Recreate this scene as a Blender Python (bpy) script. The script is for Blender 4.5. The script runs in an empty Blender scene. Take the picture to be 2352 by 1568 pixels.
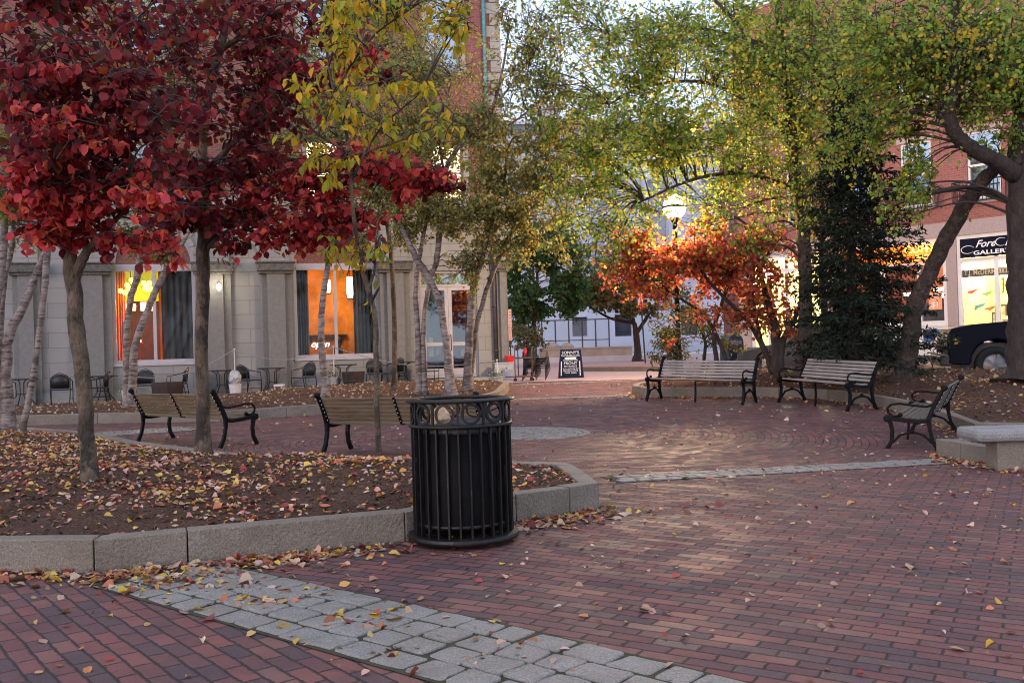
import bpy, math, random
import numpy as np
from mathutils import Vector, Matrix
from mathutils.bvhtree import BVHTree
from mathutils.geometry import tessellate_polygon
R = math.radians
random.seed(7); RNG = np.random.default_rng(7)
sc = bpy.context.scene
COL = sc.collection

# ---------------------------------------------------------------- camera
F = 2200.0; CX, CY = 1176.0, 784.0
PITCH, ROLL, CAMZ = 0.0073, -0.03, 1.28
cam = bpy.data.cameras.new('camera'); cam.sensor_width = 36; cam.lens = F/2352*36
cam.clip_end = 1000; cam.clip_start = 0.1
camo = bpy.data.objects.new('camera', cam); COL.objects.link(camo)
CM = Matrix.Rotation(R(90)+PITCH, 3, 'X') @ Matrix.Rotation(ROLL, 3, 'Z')
camo.matrix_world = Matrix.Translation((0, 0, CAMZ)) @ CM.to_4x4()
sc.camera = camo
# ---------------------------------------------------------------- world / sun / exposure
SUN_EL, SUN_AZ = R(12), R(215)      # azimuth clockwise from +Y : low behind the camera to the left, veiled by thin cloud
w = bpy.data.worlds.new('World'); sc.world = w; w.use_nodes = True
wn = w.node_tree.nodes; sky = wn.new('ShaderNodeTexSky'); sky.sky_type = 'NISHITA'
sky.sun_disc = False; sky.sun_elevation = SUN_EL; sky.sun_rotation = SUN_AZ
sky.air_density = 1.0; sky.dust_density = .4; sky.ozone_density = 3.0
bgn = wn['Background']; bgn.inputs[1].default_value = 0.10
cl = wn.new('ShaderNodeMix'); cl.data_type = 'RGBA'; cl.blend_type = 'MIX'; cl.inputs[0].default_value = .72
cl.inputs[7].default_value = (4.45, 4.85, 6.0, 1)          # high thin cloud, even and pale, in the sky texture's units
w.node_tree.links.new(sky.outputs[0], cl.inputs[6]); w.node_tree.links.new(cl.outputs[2], bgn.inputs[0])
sun = bpy.data.lights.new('sun', 'SUN'); sun.energy = 0.5; sun.angle = R(40); sun.color = (1, .74, .72)
suno = bpy.data.objects.new('sun', sun); COL.objects.link(suno)
sd = Vector((math.sin(SUN_AZ)*math.cos(SUN_EL), math.cos(SUN_AZ)*math.cos(SUN_EL), math.sin(SUN_EL)))
suno.rotation_euler = sd.to_track_quat('Z', 'Y').to_euler()
sc.view_settings.view_transform = 'Standard'; sc.view_settings.look = 'None'
sc.view_settings.exposure = 1.45; sc.view_settings.gamma = 1
cy = sc.cycles
cy.use_denoising = True; cy.filter_width = 1.05; cy.max_bounces = 6; cy.diffuse_bounces = 2; cy.glossy_bounces = 3
cy.transparent_max_bounces = 8; cy.transmission_bounces = 3; cy.sample_clamp_indirect = 6
cy.caustics_reflective = False; cy.caustics_refractive = False
cy.use_adaptive_sampling = True; cy.adaptive_threshold = 0.015

# ---------------------------------------------------------------- projection helpers (photo pixel <-> place)
CAM = Vector((0, 0, CAMZ))
def ray(px, py):
    return (CM @ Vector(((px-CX)/F, (CY-py)/F, -1))).normalized()
def P(px, py, Y):
    d = ray(px, py); return CAM + d*(Y/d.y)
def sstep(t):
    t = max(0.0, min(1.0, t)); return t*t*(3-2*t)
def G(x, y):
    t = sstep((y-15)/12)
    near = -.03*min(max(x, 0), 8)*(1-sstep((y-12)/5))
    far = .30 + .014*max(min(x, 0), -12)
    return near*(1-t)+far*t
def gp(px, py, h=0.0):
    d = ray(px, py); p = None; lo = .5; n = 0
    t = 1.0
    while t < 120:
        q = CAM + d*t
        if q.z <= G(q.x, q.y)+h: break
        t += .05 if t < 30 else .3
    a, b = t-.3, t
    for _ in range(20):
        m = (a+b)/2; q = CAM+d*m
        if q.z <= G(q.x, q.y)+h: b = m
        else: a = m
    q = CAM+d*b
    return Vector((q.x, q.y, G(q.x, q.y)))

# ---------------------------------------------------------------- node materials
class NT:
    def __init__(s, name):
        s.m = bpy.data.materials.new(name); s.m.use_nodes = True
        s.t = s.m.node_tree; s.b = s.t.nodes['Principled BSDF']; s.out = s.t.nodes['Material Output']
    def n(s, typ, **kw):
        nd = s.t.nodes.new('ShaderNode'+typ)
        for k, v in kw.items():
            if k.startswith('i_'):
                k = k[2:]; k = int(k) if k.isdigit() else k
                s.set(nd.inputs[k], v)
            else: setattr(nd, k, v)
        return nd
    def set(s, inp, v):
        if isinstance(v, bpy.types.NodeSocket): s.t.links.new(v, inp)
        elif hasattr(v, 'outputs'): s.t.links.new(v.outputs[0], inp)
        else:
            if isinstance(v, (tuple, list)) and len(v) == 3 and inp.type == 'RGBA': v = (*v, 1)
            inp.default_value = v
    def math(s, op, a, b=0.0, c=0.0):
        nd = s.n('Math', operation=op); s.set(nd.inputs[0], a); s.set(nd.inputs[1], b); s.set(nd.inputs[2], c)
        return nd.outputs[0]
    def mix(s, f, a, b, mode='MIX'):
        nd = s.n('Mix', data_type='RGBA', blend_type=mode)
        s.set(nd.inputs[0], f); s.set(nd.inputs[6], a); s.set(nd.inputs[7], b); return nd.outputs[2]
    def ramp(s, f, stops, interp='LINEAR'):
        nd = s.n('ValToRGB'); s.set(nd.inputs[0], f); cr = nd.color_ramp; cr.interpolation = interp
        while len(cr.elements) < len(stops): cr.elements.new(.5)
        for e, (p_, c) in zip(cr.elements, stops): e.position = p_; e.color = (*c, 1) if len(c) == 3 else c
        return nd.outputs[0]
    def obj(s, scale=(1, 1, 1)):
        tc = s.n('TexCoord'); mp = s.n('Mapping'); s.set(mp.inputs[0], tc.outputs['Object']); mp.inputs[3].default_value = scale
        return mp.outputs[0]
    def noise(s, vec, scale, detail=4, rough=.6):
        nd = s.n('TexNoise'); s.set(nd.inputs['Vector'], vec); nd.inputs['Scale'].default_value = scale
        nd.inputs['Detail'].default_value = detail; nd.inputs['Roughness'].default_value = rough; return nd.outputs[0]
    def bump(s, h, strength=.3, dist=.01):
        nd = s.n('Bump'); s.set(nd.inputs['Height'], h); nd.inputs['Strength'].default_value = strength
        nd.inputs['Distance'].default_value = dist; s.set(s.b.inputs['Normal'], nd.outputs[0])
    def done(s, col=None, rough=.6, metal=0.0, spec=.5):
        if col is not None: s.set(s.b.inputs['Base Color'], col)
        s.set(s.b.inputs['Roughness'], rough); s.b.inputs['Metallic'].default_value = metal
        s.b.inputs['Specular IOR Level'].default_value = spec
        return s.m
def M(name, col, rough=.6, var=.2, scale=6, bump=.15, metal=0.0, dist=.01, stretch=(1, 1, 1), col2=None, fine=60, spec=.5):
    a = NT(name); v = a.obj(stretch); n1 = a.noise(v, scale, 5)
    c0 = tuple(c*(1-var) for c in col); c1 = col2 or tuple(min(1, c*(1+var)) for c in col)
    c = a.ramp(n1, [(.3, c0), (.7, c1)])
    if bump: a.bump(a.noise(v, fine, 4), bump, dist)
    return a.done(c, rough, metal, spec)
def emis(name, col, s):
    a = NT(name); a.b.inputs['Base Color'].default_value = (*[c*.6 for c in col], 1)
    a.b.inputs['Emission Color'].default_value = (*col, 1); a.b.inputs['Emission Strength'].default_value = s
    return a.m

def brick_material(name, ring_center=None, ring_r=0.0, angle=0.0, bw=.203, bh=.091, strip=None):
    a = NT(name)
    tc = a.n('TexCoord'); sx = a.n('SeparateXYZ'); a.set(sx.inputs[0], tc.outputs['Object'])
    X, Y = sx.outputs[0], sx.outputs[1]
    wob = a.noise(tc.outputs['Object'], 1.3, 2); wv = a.math('ADD', a.math('MULTIPLY', a.math('SUBTRACT', wob, .5), .035), a.math('MULTIPLY', a.math('SUBTRACT', a.noise(tc.outputs['Object'], 11, 2), .5), .014))
    ca, sa = math.cos(angle), math.sin(angle)
    U = a.math('ADD', a.math('ADD', a.math('MULTIPLY', X, ca), a.math('MULTIPLY', Y, sa)), wv)
    V = a.math('ADD', a.math('ADD', a.math('MULTIPLY', X, -sa), a.math('MULTIPLY', Y, ca)), wv)
    def cells(U, V, bw, bh, count=None):
        r = a.math('DIVIDE', V, bh); row = a.math('FLOOR', r)
        fr = a.math('FRACT', r)
        if count is None: u = a.math('DIVIDE', U, bw)
        else: u = a.math('MULTIPLY', U, count(row))
        u = a.math('ADD', u, a.math('MULTIPLY', a.math('MODULO', a.math('ABSOLUTE', row), 2.0), .5))
        colm = a.math('FLOOR', u); fu = a.math('FRACT', u)
        eu = a.math('MULTIPLY', a.math('MINIMUM', fu, a.math('SUBTRACT', 1.0, fu)), bw)
        ev = a.math('MULTIPLY', a.math('MINIMUM', fr, a.math('SUBTRACT', 1.0, fr)), bh)
        return row, colm, a.math('MINIMUM', eu, ev)
    row, cm, e = cells(U, V, bw, bh)
    def sel(p, q, k): return a.math('ADD', a.math('MULTIPLY', p, a.math('SUBTRACT', 1.0, k)), a.math('MULTIPLY', q, k))
    if strip:
        sx0, sy0, snx, sny, an2 = strip; c2_, s2_ = math.cos(an2), math.sin(an2)
        U2 = a.math('ADD', a.math('ADD', a.math('MULTIPLY', X, c2_), a.math('MULTIPLY', Y, s2_)), wv)
        V2_ = a.math('ADD', a.math('ADD', a.math('MULTIPLY', X, -s2_), a.math('MULTIPLY', Y, c2_)), wv)
        r3, c3_, e3 = cells(U2, V2_, bw, bh)
        side = a.math('GREATER_THAN', a.math('ADD', a.math('MULTIPLY', a.math('SUBTRACT', X, sx0), snx), a.math('MULTIPLY', a.math('SUBTRACT', Y, sy0), sny)), 0.0)
        row, cm, e = sel(row, a.math('ADD', r3, 400), side), sel(cm, c3_, side), sel(e, e3, side)
    if ring_center:
        dx = a.math('SUBTRACT', X, ring_center[0]); dy = a.math('SUBTRACT', Y, ring_center[1])
        rr = a.math('SQRT', a.math('ADD', a.math('MULTIPLY', dx, dx), a.math('MULTIPLY', dy, dy)))
        th = a.math('ADD', a.math('DIVIDE', a.math('ARCTAN2', dy, dx), 2*math.pi), .5)
        rowh = .098
        cnt = lambda rw: a.math('ROUND', a.math('DIVIDE', a.math('MULTIPLY', a.math('ADD', rw, .5), rowh*2*math.pi), bw))
        row2, cm2, e2 = cells(th, rr, bw, rowh, cnt)
        msk = a.math('LESS_THAN', rr, ring_r)
        row, cm, e = sel(row, row2, msk), sel(cm, cm2, msk), sel(e, e2, msk)
    e = a.math('SUBTRACT', e, a.math('MULTIPLY', a.math('MAXIMUM', a.math('SUBTRACT', a.noise(tc.outputs['Object'], 38, 3), .52), 0.0), .035))
    cv = a.n('CombineXYZ'); a.set(cv.inputs[0], row); a.set(cv.inputs[1], cm)
    wn_ = a.n('TexWhiteNoise', noise_dimensions='3D'); a.set(wn_.inputs[0], cv.outputs[0])
    val = wn_.outputs['Value']
    base = a.ramp(val, [(0, (.050, .040, .048)), (.18, (.080, .048, .050)), (.38, (.118, .050, .048)), (.56, (.15, .053, .05)), (.82, (.212, .068, .057)), (1, (.19, .095, .075))])
    big = a.noise(tc.outputs['Object'], .45, 3)
    base = a.mix(a.math('MULTIPLY', big, .35), base, (.155, .062, .062))
    fine = a.noise(tc.outputs['Object'], 90, 3)
    base = a.mix(a.ramp(fine, [(.35, (0, 0, 0)), (.75, (.3, .3, .3))]), base, (.27, .16, .15))
    dirt = a.ramp(a.noise(tc.outputs['Object'], 2.2, 5, .7), [(.45, (0, 0, 0)), (.75, (.6, .6, .6))])
    base = a.mix(dirt, base, (.06, .04, .045))
    stain = a.ramp(a.noise(tc.outputs['Object'], 7, 4, .7), [(.62, (0, 0, 0)), (.70, (.5, .5, .5))])
    base = a.mix(stain, base, (.045, .032, .032))
    mort = a.ramp(e, [(.0035, (1, 1, 1)), (.008, (0, 0, 0))])
    colr = a.mix(mort, base, (.03, .023, .022))
    hgt = a.math('ADD', a.math('ADD', a.ramp(e, [(.0, (0, 0, 0)), (.012, (1, 1, 1))]), a.math('MULTIPLY', val, .5)), a.math('MULTIPLY', fine, .22))
    a.bump(hgt, .6, .005)
    ro = a.math('ADD', a.ramp(a.noise(tc.outputs['Object'], 1.1, 4), [(.35, (.50,)*3), (.7, (.72,)*3)]), a.math('MULTIPLY', a.math('FRACT', a.math('MULTIPLY', val, 7.3)), .28))
    return a.done(colr, ro, 0, .3)

def block_material(name, c1, c2, mort, bw, bh, vary=.1, rough=.8, coord='XZ', msize=.012, bstr=.4):
    a = NT(name); tc = a.n('TexCoord'); sx = a.n('SeparateXYZ'); a.set(sx.inputs[0], tc.outputs['Object'])
    cb = a.n('CombineXYZ'); a.set(cb.inputs[0], a.math('ADD', sx.outputs[0], sx.outputs[1])); a.set(cb.inputs[1], sx.outputs[2])
    b = a.n('TexBrick'); a.set(b.inputs['Vector'], cb.outputs[0]); b.inputs['Color1'].default_value = (*c1, 1); b.inputs['Color2'].default_value = (*c2, 1)
    b.inputs['Mortar'].default_value = (*mort, 1); b.inputs['Scale'].default_value = 1; b.inputs['Brick Width'].default_value = bw
    b.inputs['Row Height'].default_value = bh; b.inputs['Mortar Size'].default_value = msize; b.inputs['Mortar Smooth'].default_value = .2
    n1 = a.noise(tc.outputs['Object'], 1.2, 5); n2 = a.noise(tc.outputs['Object'], 25, 4)
    c = a.mix(a.ramp(n1, [(.3, (0, 0, 0)), (.8, (.5, .5, .5))]), b.outputs[0], tuple(x*.6 for x in c1))
    c = a.mix(a.ramp(n2, [(.3, (0, 0, 0)), (.8, (vary*3,)*3)]), c, tuple(min(1, x*1.5) for x in c2))
    a.bump(a.math('SUBTRACT', a.math('MULTIPLY', n2, .4), b.outputs[1]), bstr, .01)
    return a.done(c, rough)

def granite(name, c, spk=.35, rough=.75, bmp=.5):
    a = NT(name); v = a.obj(); v1 = a.noise(v, 110, 3, .7); v2 = a.noise(v, 3.2, 5)
    base = a.ramp(v1, [(.32, tuple(x*.55 for x in c)), (.5, c), (.68, tuple(min(1, x*1.45) for x in c))])
    base = a.mix(a.ramp(v2, [(.35, (0, 0, 0)), (.7, (.5, .5, .5))]), base, (c[0]*.50, c[1]*.45, c[2]*.34))
    a.bump(a.math('ADD', a.noise(v, 40, 5), a.math('MULTIPLY', a.noise(v, 7, 3), 1.5)), bmp, .012)
    return a.done(base, rough)

def bark(name, c_hi, c_lo, zs, xs, lo=.45, hi=.6, rough=.85, bmp=.6):
    a = NT(name); v = a.obj((xs, xs, zs)); n = a.noise(v, 1, 5, .65); v2 = a.obj((30, 30, 9))
    c = a.ramp(n, [(lo, c_lo), (hi, c_hi)])
    c = a.mix(a.ramp(a.noise(a.obj(), 4.5, 5, .7), [(.42, (0, 0, 0)), (.6, (.75,)*3)]), c, tuple(x*.42 for x in c_hi))
    a.bump(a.math('ADD', a.noise(v2, 1, 4), a.math('MULTIPLY', n, 2.0)), bmp, .03)
    return a.done(c, rough)

def leafmat(name, trans=.35, rough=.5):
    a = NT(name); at = a.n('Attribute', attribute_name='col')
    hs = at.outputs['Color']
    tr = a.n('BsdfTranslucent'); a.set(tr.inputs[0], hs)
    a.set(a.b.inputs['Base Color'], hs); a.b.inputs['Roughness'].default_value = rough
    a.b.inputs['Specular IOR Level'].default_value = .35
    mx = a.n('MixShader'); mx.inputs[0].default_value = trans
    a.t.links.new(a.b.outputs[0], mx.inputs[1]); a.t.links.new(tr.outputs[0], mx.inputs[2]); a.t.links.new(mx.outputs[0], a.out.inputs[0])
    return a.m
def glassmat(name, tint=(.9, .95, 1), refl=.12, rough=.03, ior=1.5):
    a = NT(name); tp = a.n('BsdfTransparent'); tp.inputs[0].default_value = (*tint, 1)
    gl = a.n('BsdfGlossy'); gl.inputs['Roughness'].default_value = rough; gl.inputs[0].default_value = (.9, .95, 1, 1)
    fr = a.n('Fresnel'); fr.inputs[0].default_value = ior
    mx = a.n('MixShader'); a.set(mx.inputs[0], a.math('MAXIMUM', fr.outputs[0], refl))
    a.t.links.new(tp.outputs[0], mx.inputs[1]); a.t.links.new(gl.outputs[0], mx.inputs[2]); a.t.links.new(mx.outputs[0], a.out.inputs[0])
    return a.m

# ---------------------------------------------------------------- mesh building
class MB:
    def __init__(s): s.v = []; s.f = []; s.m = []; s.cur = 0
    def add(s, vs, fs):
        o = len(s.v); s.v += [tuple(v) for v in vs]; s.f += [tuple(i+o for i in f) for f in fs]; s.m += [s.cur]*len(fs)
    def box(s, x0, x1, y0, y1, z0, z1):
        s.hexa([(x0, y0, z0), (x1, y0, z0), (x1, y1, z0), (x0, y1, z0), (x0, y0, z1), (x1, y0, z1), (x1, y1, z1), (x0, y1, z1)])
    def hexa(s, p): s.add(p, [(0, 3, 2, 1), (4, 5, 6, 7), (0, 1, 5, 4), (1, 2, 6, 5), (2, 3, 7, 6), (3, 0, 4, 7)])
    def obox(s, c, ax, ay, az):
        c = Vector(c); ax, ay, az = Vector(ax), Vector(ay), Vector(az)
        s.hexa([c-ax-ay-az, c+ax-ay-az, c+ax+ay-az, c-ax+ay-az, c-ax-ay+az, c+ax-ay+az, c+ax+ay+az, c-ax+ay+az])
    def tube(s, pts, rad, seg=8, cap=True, flat=None, jit=0):
        pts = [Vector(p) for p in pts]; n = len(pts)
        if not hasattr(rad, '__len__'): rad = [rad]*n
        o = len(s.v); up = None
        for i in range(n):
            t = (pts[min(i+1, n-1)]-pts[max(i-1, 0)])
            t = t.normalized() if t.length > 1e-9 else Vector((0, 0, 1))
            if up is None:
                up = Vector((0, 0, 1)) if abs(t.z) < .9 else Vector((1, 0, 0))
                if flat is not None: up = Vector(flat)
            b = t.cross(up)
            if b.length < 1e-6: b = t.orthogonal()
            b.normalize(); a = b.cross(t).normalized()
            if flat is None: up = a
            for k in range(seg):
                an = 2*math.pi*k/seg; r = rad[i]*(1+(random.uniform(-jit, jit) if jit else 0))
                s.v.append(tuple(pts[i]+a*math.cos(an)*r+b*math.sin(an)*r))
        for i in range(n-1):
            for k in range(seg):
                k2 = (k+1) % seg
                s.f.append((o+i*seg+k, o+i*seg+k2, o+(i+1)*seg+k2, o+(i+1)*seg+k)); s.m.append(s.cur)
        if cap:
            s.f.append(tuple(o+k for k in range(seg))[::-1]); s.f.append(tuple(o+(n-1)*seg+k for k in range(seg))); s.m += [s.cur]*2
    def strap(s, pts, w, t, side=(1, 0, 0)):      # flat bar swept along a path, w along side
        pts = [Vector(p) for p in pts]; sd_ = Vector(side).normalized(); o = len(s.v); n = len(pts)
        tt = t if hasattr(t, '__len__') else [t]*n
        for i in range(n):
            d = (pts[min(i+1, n-1)]-pts[max(i-1, 0)]).normalized(); nn = sd_.cross(d).normalized()
            for a, b in ((-1, -1), (1, -1), (1, 1), (-1, 1)):
                s.v.append(tuple(pts[i]+sd_*a*w/2+nn*b*tt[i]/2))
        for i in range(n-1):
            for k in range(4):
                k2 = (k+1) % 4; s.f.append((o+i*4+k, o+i*4+k2, o+(i+1)*4+k2, o+(i+1)*4+k)); s.m.append(s.cur)
        s.f += [(o+3, o+2, o+1, o), tuple(o+(n-1)*4+k for k in range(4))]; s.m += [s.cur]*2
    def lathe(s, prof, seg=24, c=(0, 0, 0), close=False):
        o = len(s.v); n = len(prof)
        for r, z in prof:
            for k in range(seg):
                an = 2*math.pi*k/seg; s.v.append((c[0]+r*math.cos(an), c[1]+r*math.sin(an), c[2]+z))
        rng = range(n if close else n-1)
        for i in rng:
            j = (i+1) % n
            for k in range(seg):
                k2 = (k+1) % seg; s.f.append((o+i*seg+k, o+i*seg+k2, o+j*seg+k2, o+j*seg+k)); s.m.append(s.cur)
    def sphere(s, c, r, seg=10, rings=6, sc_=(1, 1, 1)):
        prof = [(max(1e-4, r*math.sin(math.pi*i/rings)), -r*math.cos(math.pi*i/rings)) for i in range(rings+1)]
        o = len(s.v); s.lathe(prof, seg)
        for i in range(o, len(s.v)):
            v = s.v[i]; s.v[i] = (c[0]+v[0]*sc_[0], c[1]+v[1]*sc_[1], c[2]+v[2]*sc_[2])
    def prism(s, poly, axis_vec, flip=False):     # poly: list of 3D pts, extruded by axis_vec
        n = len(poly); av = Vector(axis_vec); P0 = [Vector(p) for p in poly]
        tris = tessellate_polygon([P0]); o = len(s.v)
        s.v += [tuple(p) for p in P0] + [tuple(p+av) for p in P0]
        for t in tris:
            s.f.append(tuple(o+i for i in t)); s.f.append(tuple(o+n+i for i in reversed(t))); s.m += [s.cur]*2
        for i in range(n):
            j = (i+1) % n; s.f.append((o+i, o+j, o+n+j, o+n+i)); s.m.append(s.cur)
    def build(s, name, mats, parent=None, smooth=False, bevel=0, loc=None, rz=0, fixn=False):
        me = bpy.data.meshes.new(name); me.from_pydata(s.v, [], s.f)
        if not isinstance(mats, (list, tuple)): mats = [mats]
        for m in mats: me.materials.append(m)
        if len(mats) > 1: me.polygons.foreach_set('material_index', s.m)
        me.polygons.foreach_set('use_smooth', [smooth]*len(s.f))
        me.update()
        import bmesh
        if fixn or True:
            bm = bmesh.new(); bm.from_mesh(me); bmesh.ops.recalc_face_normals(bm, faces=bm.faces); bm.to_mesh(me); bm.free()
        o = bpy.data.objects.new(name, me); COL.objects.link(o)
        if parent: o.parent = parent
        if loc is not None: o.location = loc
        o.rotation_euler.z = rz
        if bevel:
            b = o.modifiers.new('bevel', 'BEVEL'); b.width = bevel; b.segments = 2; b.limit_method = 'ANGLE'
        return o
def tag(o, label=None, cat=None, group=None, kind=None):
    if label: o['label'] = label
    if cat: o['category'] = cat
    if group: o['group'] = group
    if kind: o['kind'] = kind
    return o
def empty(name, loc=(0, 0, 0), rz=0, label=None, cat=None, group=None, mat=None):
    o = bpy.data.objects.new(name, None); COL.objects.link(o); o.empty_display_size = .1
    if mat is not None: o.matrix_world = mat
    else: o.location = loc; o.rotation_euler.z = rz
    return tag(o, label, cat, group)
def copy_tree(o, parent=None):
    c = o.copy(); COL.objects.link(c); c.parent = parent
    for ch in list(o.children): copy_tree(ch, c)
    return c
def text(body, size, mat, parent, name, mtx, shear=0, ext=.004, sx=1.0, align='LEFT', bold=0):
    cu = bpy.data.curves.new(name, 'FONT'); cu.body = body; cu.size = size; cu.extrude = ext; cu.shear = shear
    cu.align_x = align; cu.offset = bold; cu.resolution_u = 3
    to = bpy.data.objects.new('tmp', cu); COL.objects.link(to)
    dg = bpy.context.evaluated_depsgraph_get(); me = bpy.data.meshes.new_from_object(to.evaluated_get(dg))
    bpy.data.objects.remove(to); me.materials.clear(); me.materials.append(mat); me.name = name
    o = bpy.data.objects.new(name, me); COL.objects.link(o); o.parent = parent
    o.matrix_local = mtx @ Matrix.Rotation(R(90), 4, 'X') @ Matrix.Diagonal((sx, 1, 1, 1))
    return o
def T(*a): return Matrix.Translation(a)

# surfaces things stand on
SV, SF = [], []
def solid(mb):
    o = len(SV); SV.extend(mb.v); SF.extend(tuple(i+o for i in f) for f in mb.f)

# ---------------------------------------------------------------- materials
BR_ANG = math.atan2(-1.98, 2.27)
CC = Vector((.12, 14.45))
A_, B_ = gp(600, 1321), gp(1667, 1565); C_ = gp(480, 1413)
dd = (B_-A_).to_2d().normalized(); nn = Vector((-dd.y, dd.x)); off = (C_-A_).to_2d().dot(nn)
_sg = 1 if off > 0 else -1
m_brick = brick_material('brick_paving', (CC.x, CC.y), 5.1, R(-29), strip=(A_.x+nn.x*off/2, A_.y+nn.y*off/2, nn.x*_sg, nn.y*_sg, R(-52)))
m_street = M('street_paving', (.44, .30, .285), .8, .12, 3, .3, dist=.01)
m_walk = M('sidewalk', (.30, .17, .15), .8, .2, 4, .3)
m_joint = M('joint_dirt', (.035, .028, .022), .95, .3, 9, .6, col2=(.05, .055, .02))
m_sett = granite('granite_sett', (.255, .235, .215), bmp=.8, rough=.65)
m_curb = granite('granite_curb', (.225, .19, .155), bmp=1.0)
m_bench_stone = granite('bench_granite', (.27, .265, .265), bmp=.5)
m_mulch = NT('mulch')
_v = m_mulch.obj(); _n = m_mulch.noise(_v, 45, 6, .75); _n2 = m_mulch.noise(_v, 1.5, 4)
_c = m_mulch.ramp(_n, [(.3, (.03, .016, .011)), (.46, (.12, .062, .042)), (.60, (.22, .13, .09)), (.72, (.36, .25, .18))])
_c = m_mulch.mix(m_mulch.ramp(_n2, [(.4, (0, 0, 0)), (.7, (.6,)*3)]), _c, (.055, .026, .018))
m_mulch.bump(m_mulch.math('ADD', _n, m_mulch.noise(_v, 140, 3)), 1.0, .03); m_mulch = m_mulch.done(_c, .95, 0, .2)
m_black = M('black_paint', (.006, .006, .007), .45, .4, 9, .12, spec=.12)
m_canblack = NT('can_black_paint'); _s = m_canblack.noise(m_canblack.obj((60, 60, 5)), 1, 5, .75); _d = m_canblack.noise(m_canblack.obj((9, 9, 9)), 1, 4)
_c = m_canblack.ramp(_s, [(.60, (.007, .006, .006)), (.68, (.05, .042, .035)), (.80, (.22, .20, .18))])
_c = m_canblack.mix(m_canblack.ramp(_d, [(.5, (0, 0, 0)), (.75, (.5,)*3)]), _c, (.022, .017, .013))
m_canblack.bump(_d, .25, .004); m_canblack = m_canblack.done(_c, m_canblack.ramp(_d, [(.3, (.32,)*3), (.7, (.62,)*3)]), 0, .35)
m_bolt = M('bolt_steel', (.75, .75, .75), .35, .1, 9, 0, metal=.3)
def woodmat(name, c1, c2):
    a = NT(name); v = a.obj((1.2, 22, 22)); n = a.noise(v, 2.2, 5, .7); n2 = a.noise(a.obj(), 2.4, 3)
    c = a.ramp(n, [(.3, c1), (.7, c2)]); c = a.mix(a.ramp(n2, [(.35, (0, 0, 0)), (.75, (.6,)*3)]), c, tuple(x*.5 for x in c1))
    a.bump(n, .4, .004); return a.done(c, .7)
m_wood_tan = woodmat('wood_tan', (.10, .068, .036), (.235, .165, .09))
m_wood_dim = woodmat('wood_shaded', (.075, .065, .05), (.17, .15, .12))  # side bench wood, shade of the trees above put into its colour
m_wood_grey = woodmat('wood_grey', (.24, .205, .185), (.40, .35, .32))
m_stone = block_material('limestone_wall', (.25, .245, .24), (.305, .30, .29), (.17, .165, .16), 1.1, .42, .06)
m_stone_plain = M('limestone_plain', (.30, .29, .28), .85, .14, 5, .3, fine=30)
m_pil = M('pilaster_granite', (.18, .176, .17), .85, .14, 8, .4, fine=60)
m_cap = M('capital_granite', (.12, .115, .108), .9, .4, 12, 1.0, dist=.03, fine=25)
m_redbrick = block_material('red_brick_wall', (.20, .06, .06), (.25, .085, .08), (.20, .15, .14), .22, .075, .05, msize=.008)
m_redbrick2 = block_material('street_red_brick', (.27, .085, .075), (.35, .125, .105), (.33, .22, .19), .22, .075, .05, msize=.008)
m_frame = M('window_frame_paint', (.42, .39, .42), .5, .08, 4, .05)
m_white = M('white_paint', (.74, .73, .74), .5, .06, 4, .05)
m_copper = M('copper_pipe', (.10, .27, .26), .6, .35, 5, .1)
m_pipe = M('dark_pipe', (.05, .045, .05), .5, .3, 5, .1)
m_glass = glassmat('glass', refl=.012, ior=1.22)
m_glass_door = glassmat('door_glass', (.7, .75, .8), refl=.12)
m_glass_sky = glassmat('glass_reflecting', (.55, .6, .65), refl=.45)
m_tymp = M('tympanum_red', (.16, .05, .045), .5, .5, 14, .2, col2=(.28, .11, .08))
m_far = M('granite_blue_shade', (.45, .49, .58), .85, .08, .5, .15)  # neutral granite; the blue cast of its shade is put into the colour
m_far_dk = M('far_window_dark', (.05, .055, .075), .3, .3, 1, 0)
m_slate = M('slate_roof', (.15, .18, .20), .7, .2, 2, .2)
m_pinkgranite = M('pink_granite', (.40, .32, .31), .85, .15, 20, .3)
m_birch = NT('birch_bark'); _w = m_birch.noise(m_birch.obj((5, 5, 26)), 1, 5, .7); _w2 = m_birch.noise(m_birch.obj((3, 3, 3.5)), 1.2, 4, .7)
_c = m_birch.ramp(_w, [(.40, (.05, .036, .032)), (.47, (.21, .16, .14)), (.62, (.30, .25, .225))])
_c = m_birch.mix(m_birch.ramp(_w2, [(.50, (0, 0, 0)), (.60, (.85,)*3)]), _c, (.085, .06, .05))
m_birch.bump(_w, .7, .02); m_birch = m_birch.done(_c, .8)
m_bark = bark('smooth_bark', (.17, .12, .078), (.030, .022, .017), 3.2, 5, .46, .54, bmp=1.0)
m_bark_dk = bark('dark_bark', (.075, .052, .042), (.028, .02, .018), 5, 12, .35, .65, bmp=1.0)
m_bark_grey = bark('plated_bark', (.125, .088, .066), (.035, .027, .025), 10, 9, .4, .6, bmp=1.0)
m_twig = M('twig_bark', (.045, .033, .028), .8, .3, 9, .2)
m_leaf = leafmat('leaf', .55); m_leaf_dry = leafmat('fallen_leaf', .12, .55); m_needle = leafmat('needle', .1, .6)
m_metal_dk = M('dark_steel', (.010, .011, .013), .45, .3, 8, .1)
m_mesh = M('steel_mesh', (.012, .013, .016), .5, .3, 60, .3)
m_bucket = M('galvanised_bucket', (.42, .42, .44), .4, .2, 6, .15, metal=.5)
m_wbucket = M('pale_bucket', (.60, .56, .56), .5, .15, 6, .1)
m_rope = M('rope', (.28, .25, .25), .9, .2, 30, .3)
m_rust = M('brown_steel', (.09, .045, .04), .6, .3, 9, .2)
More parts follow.
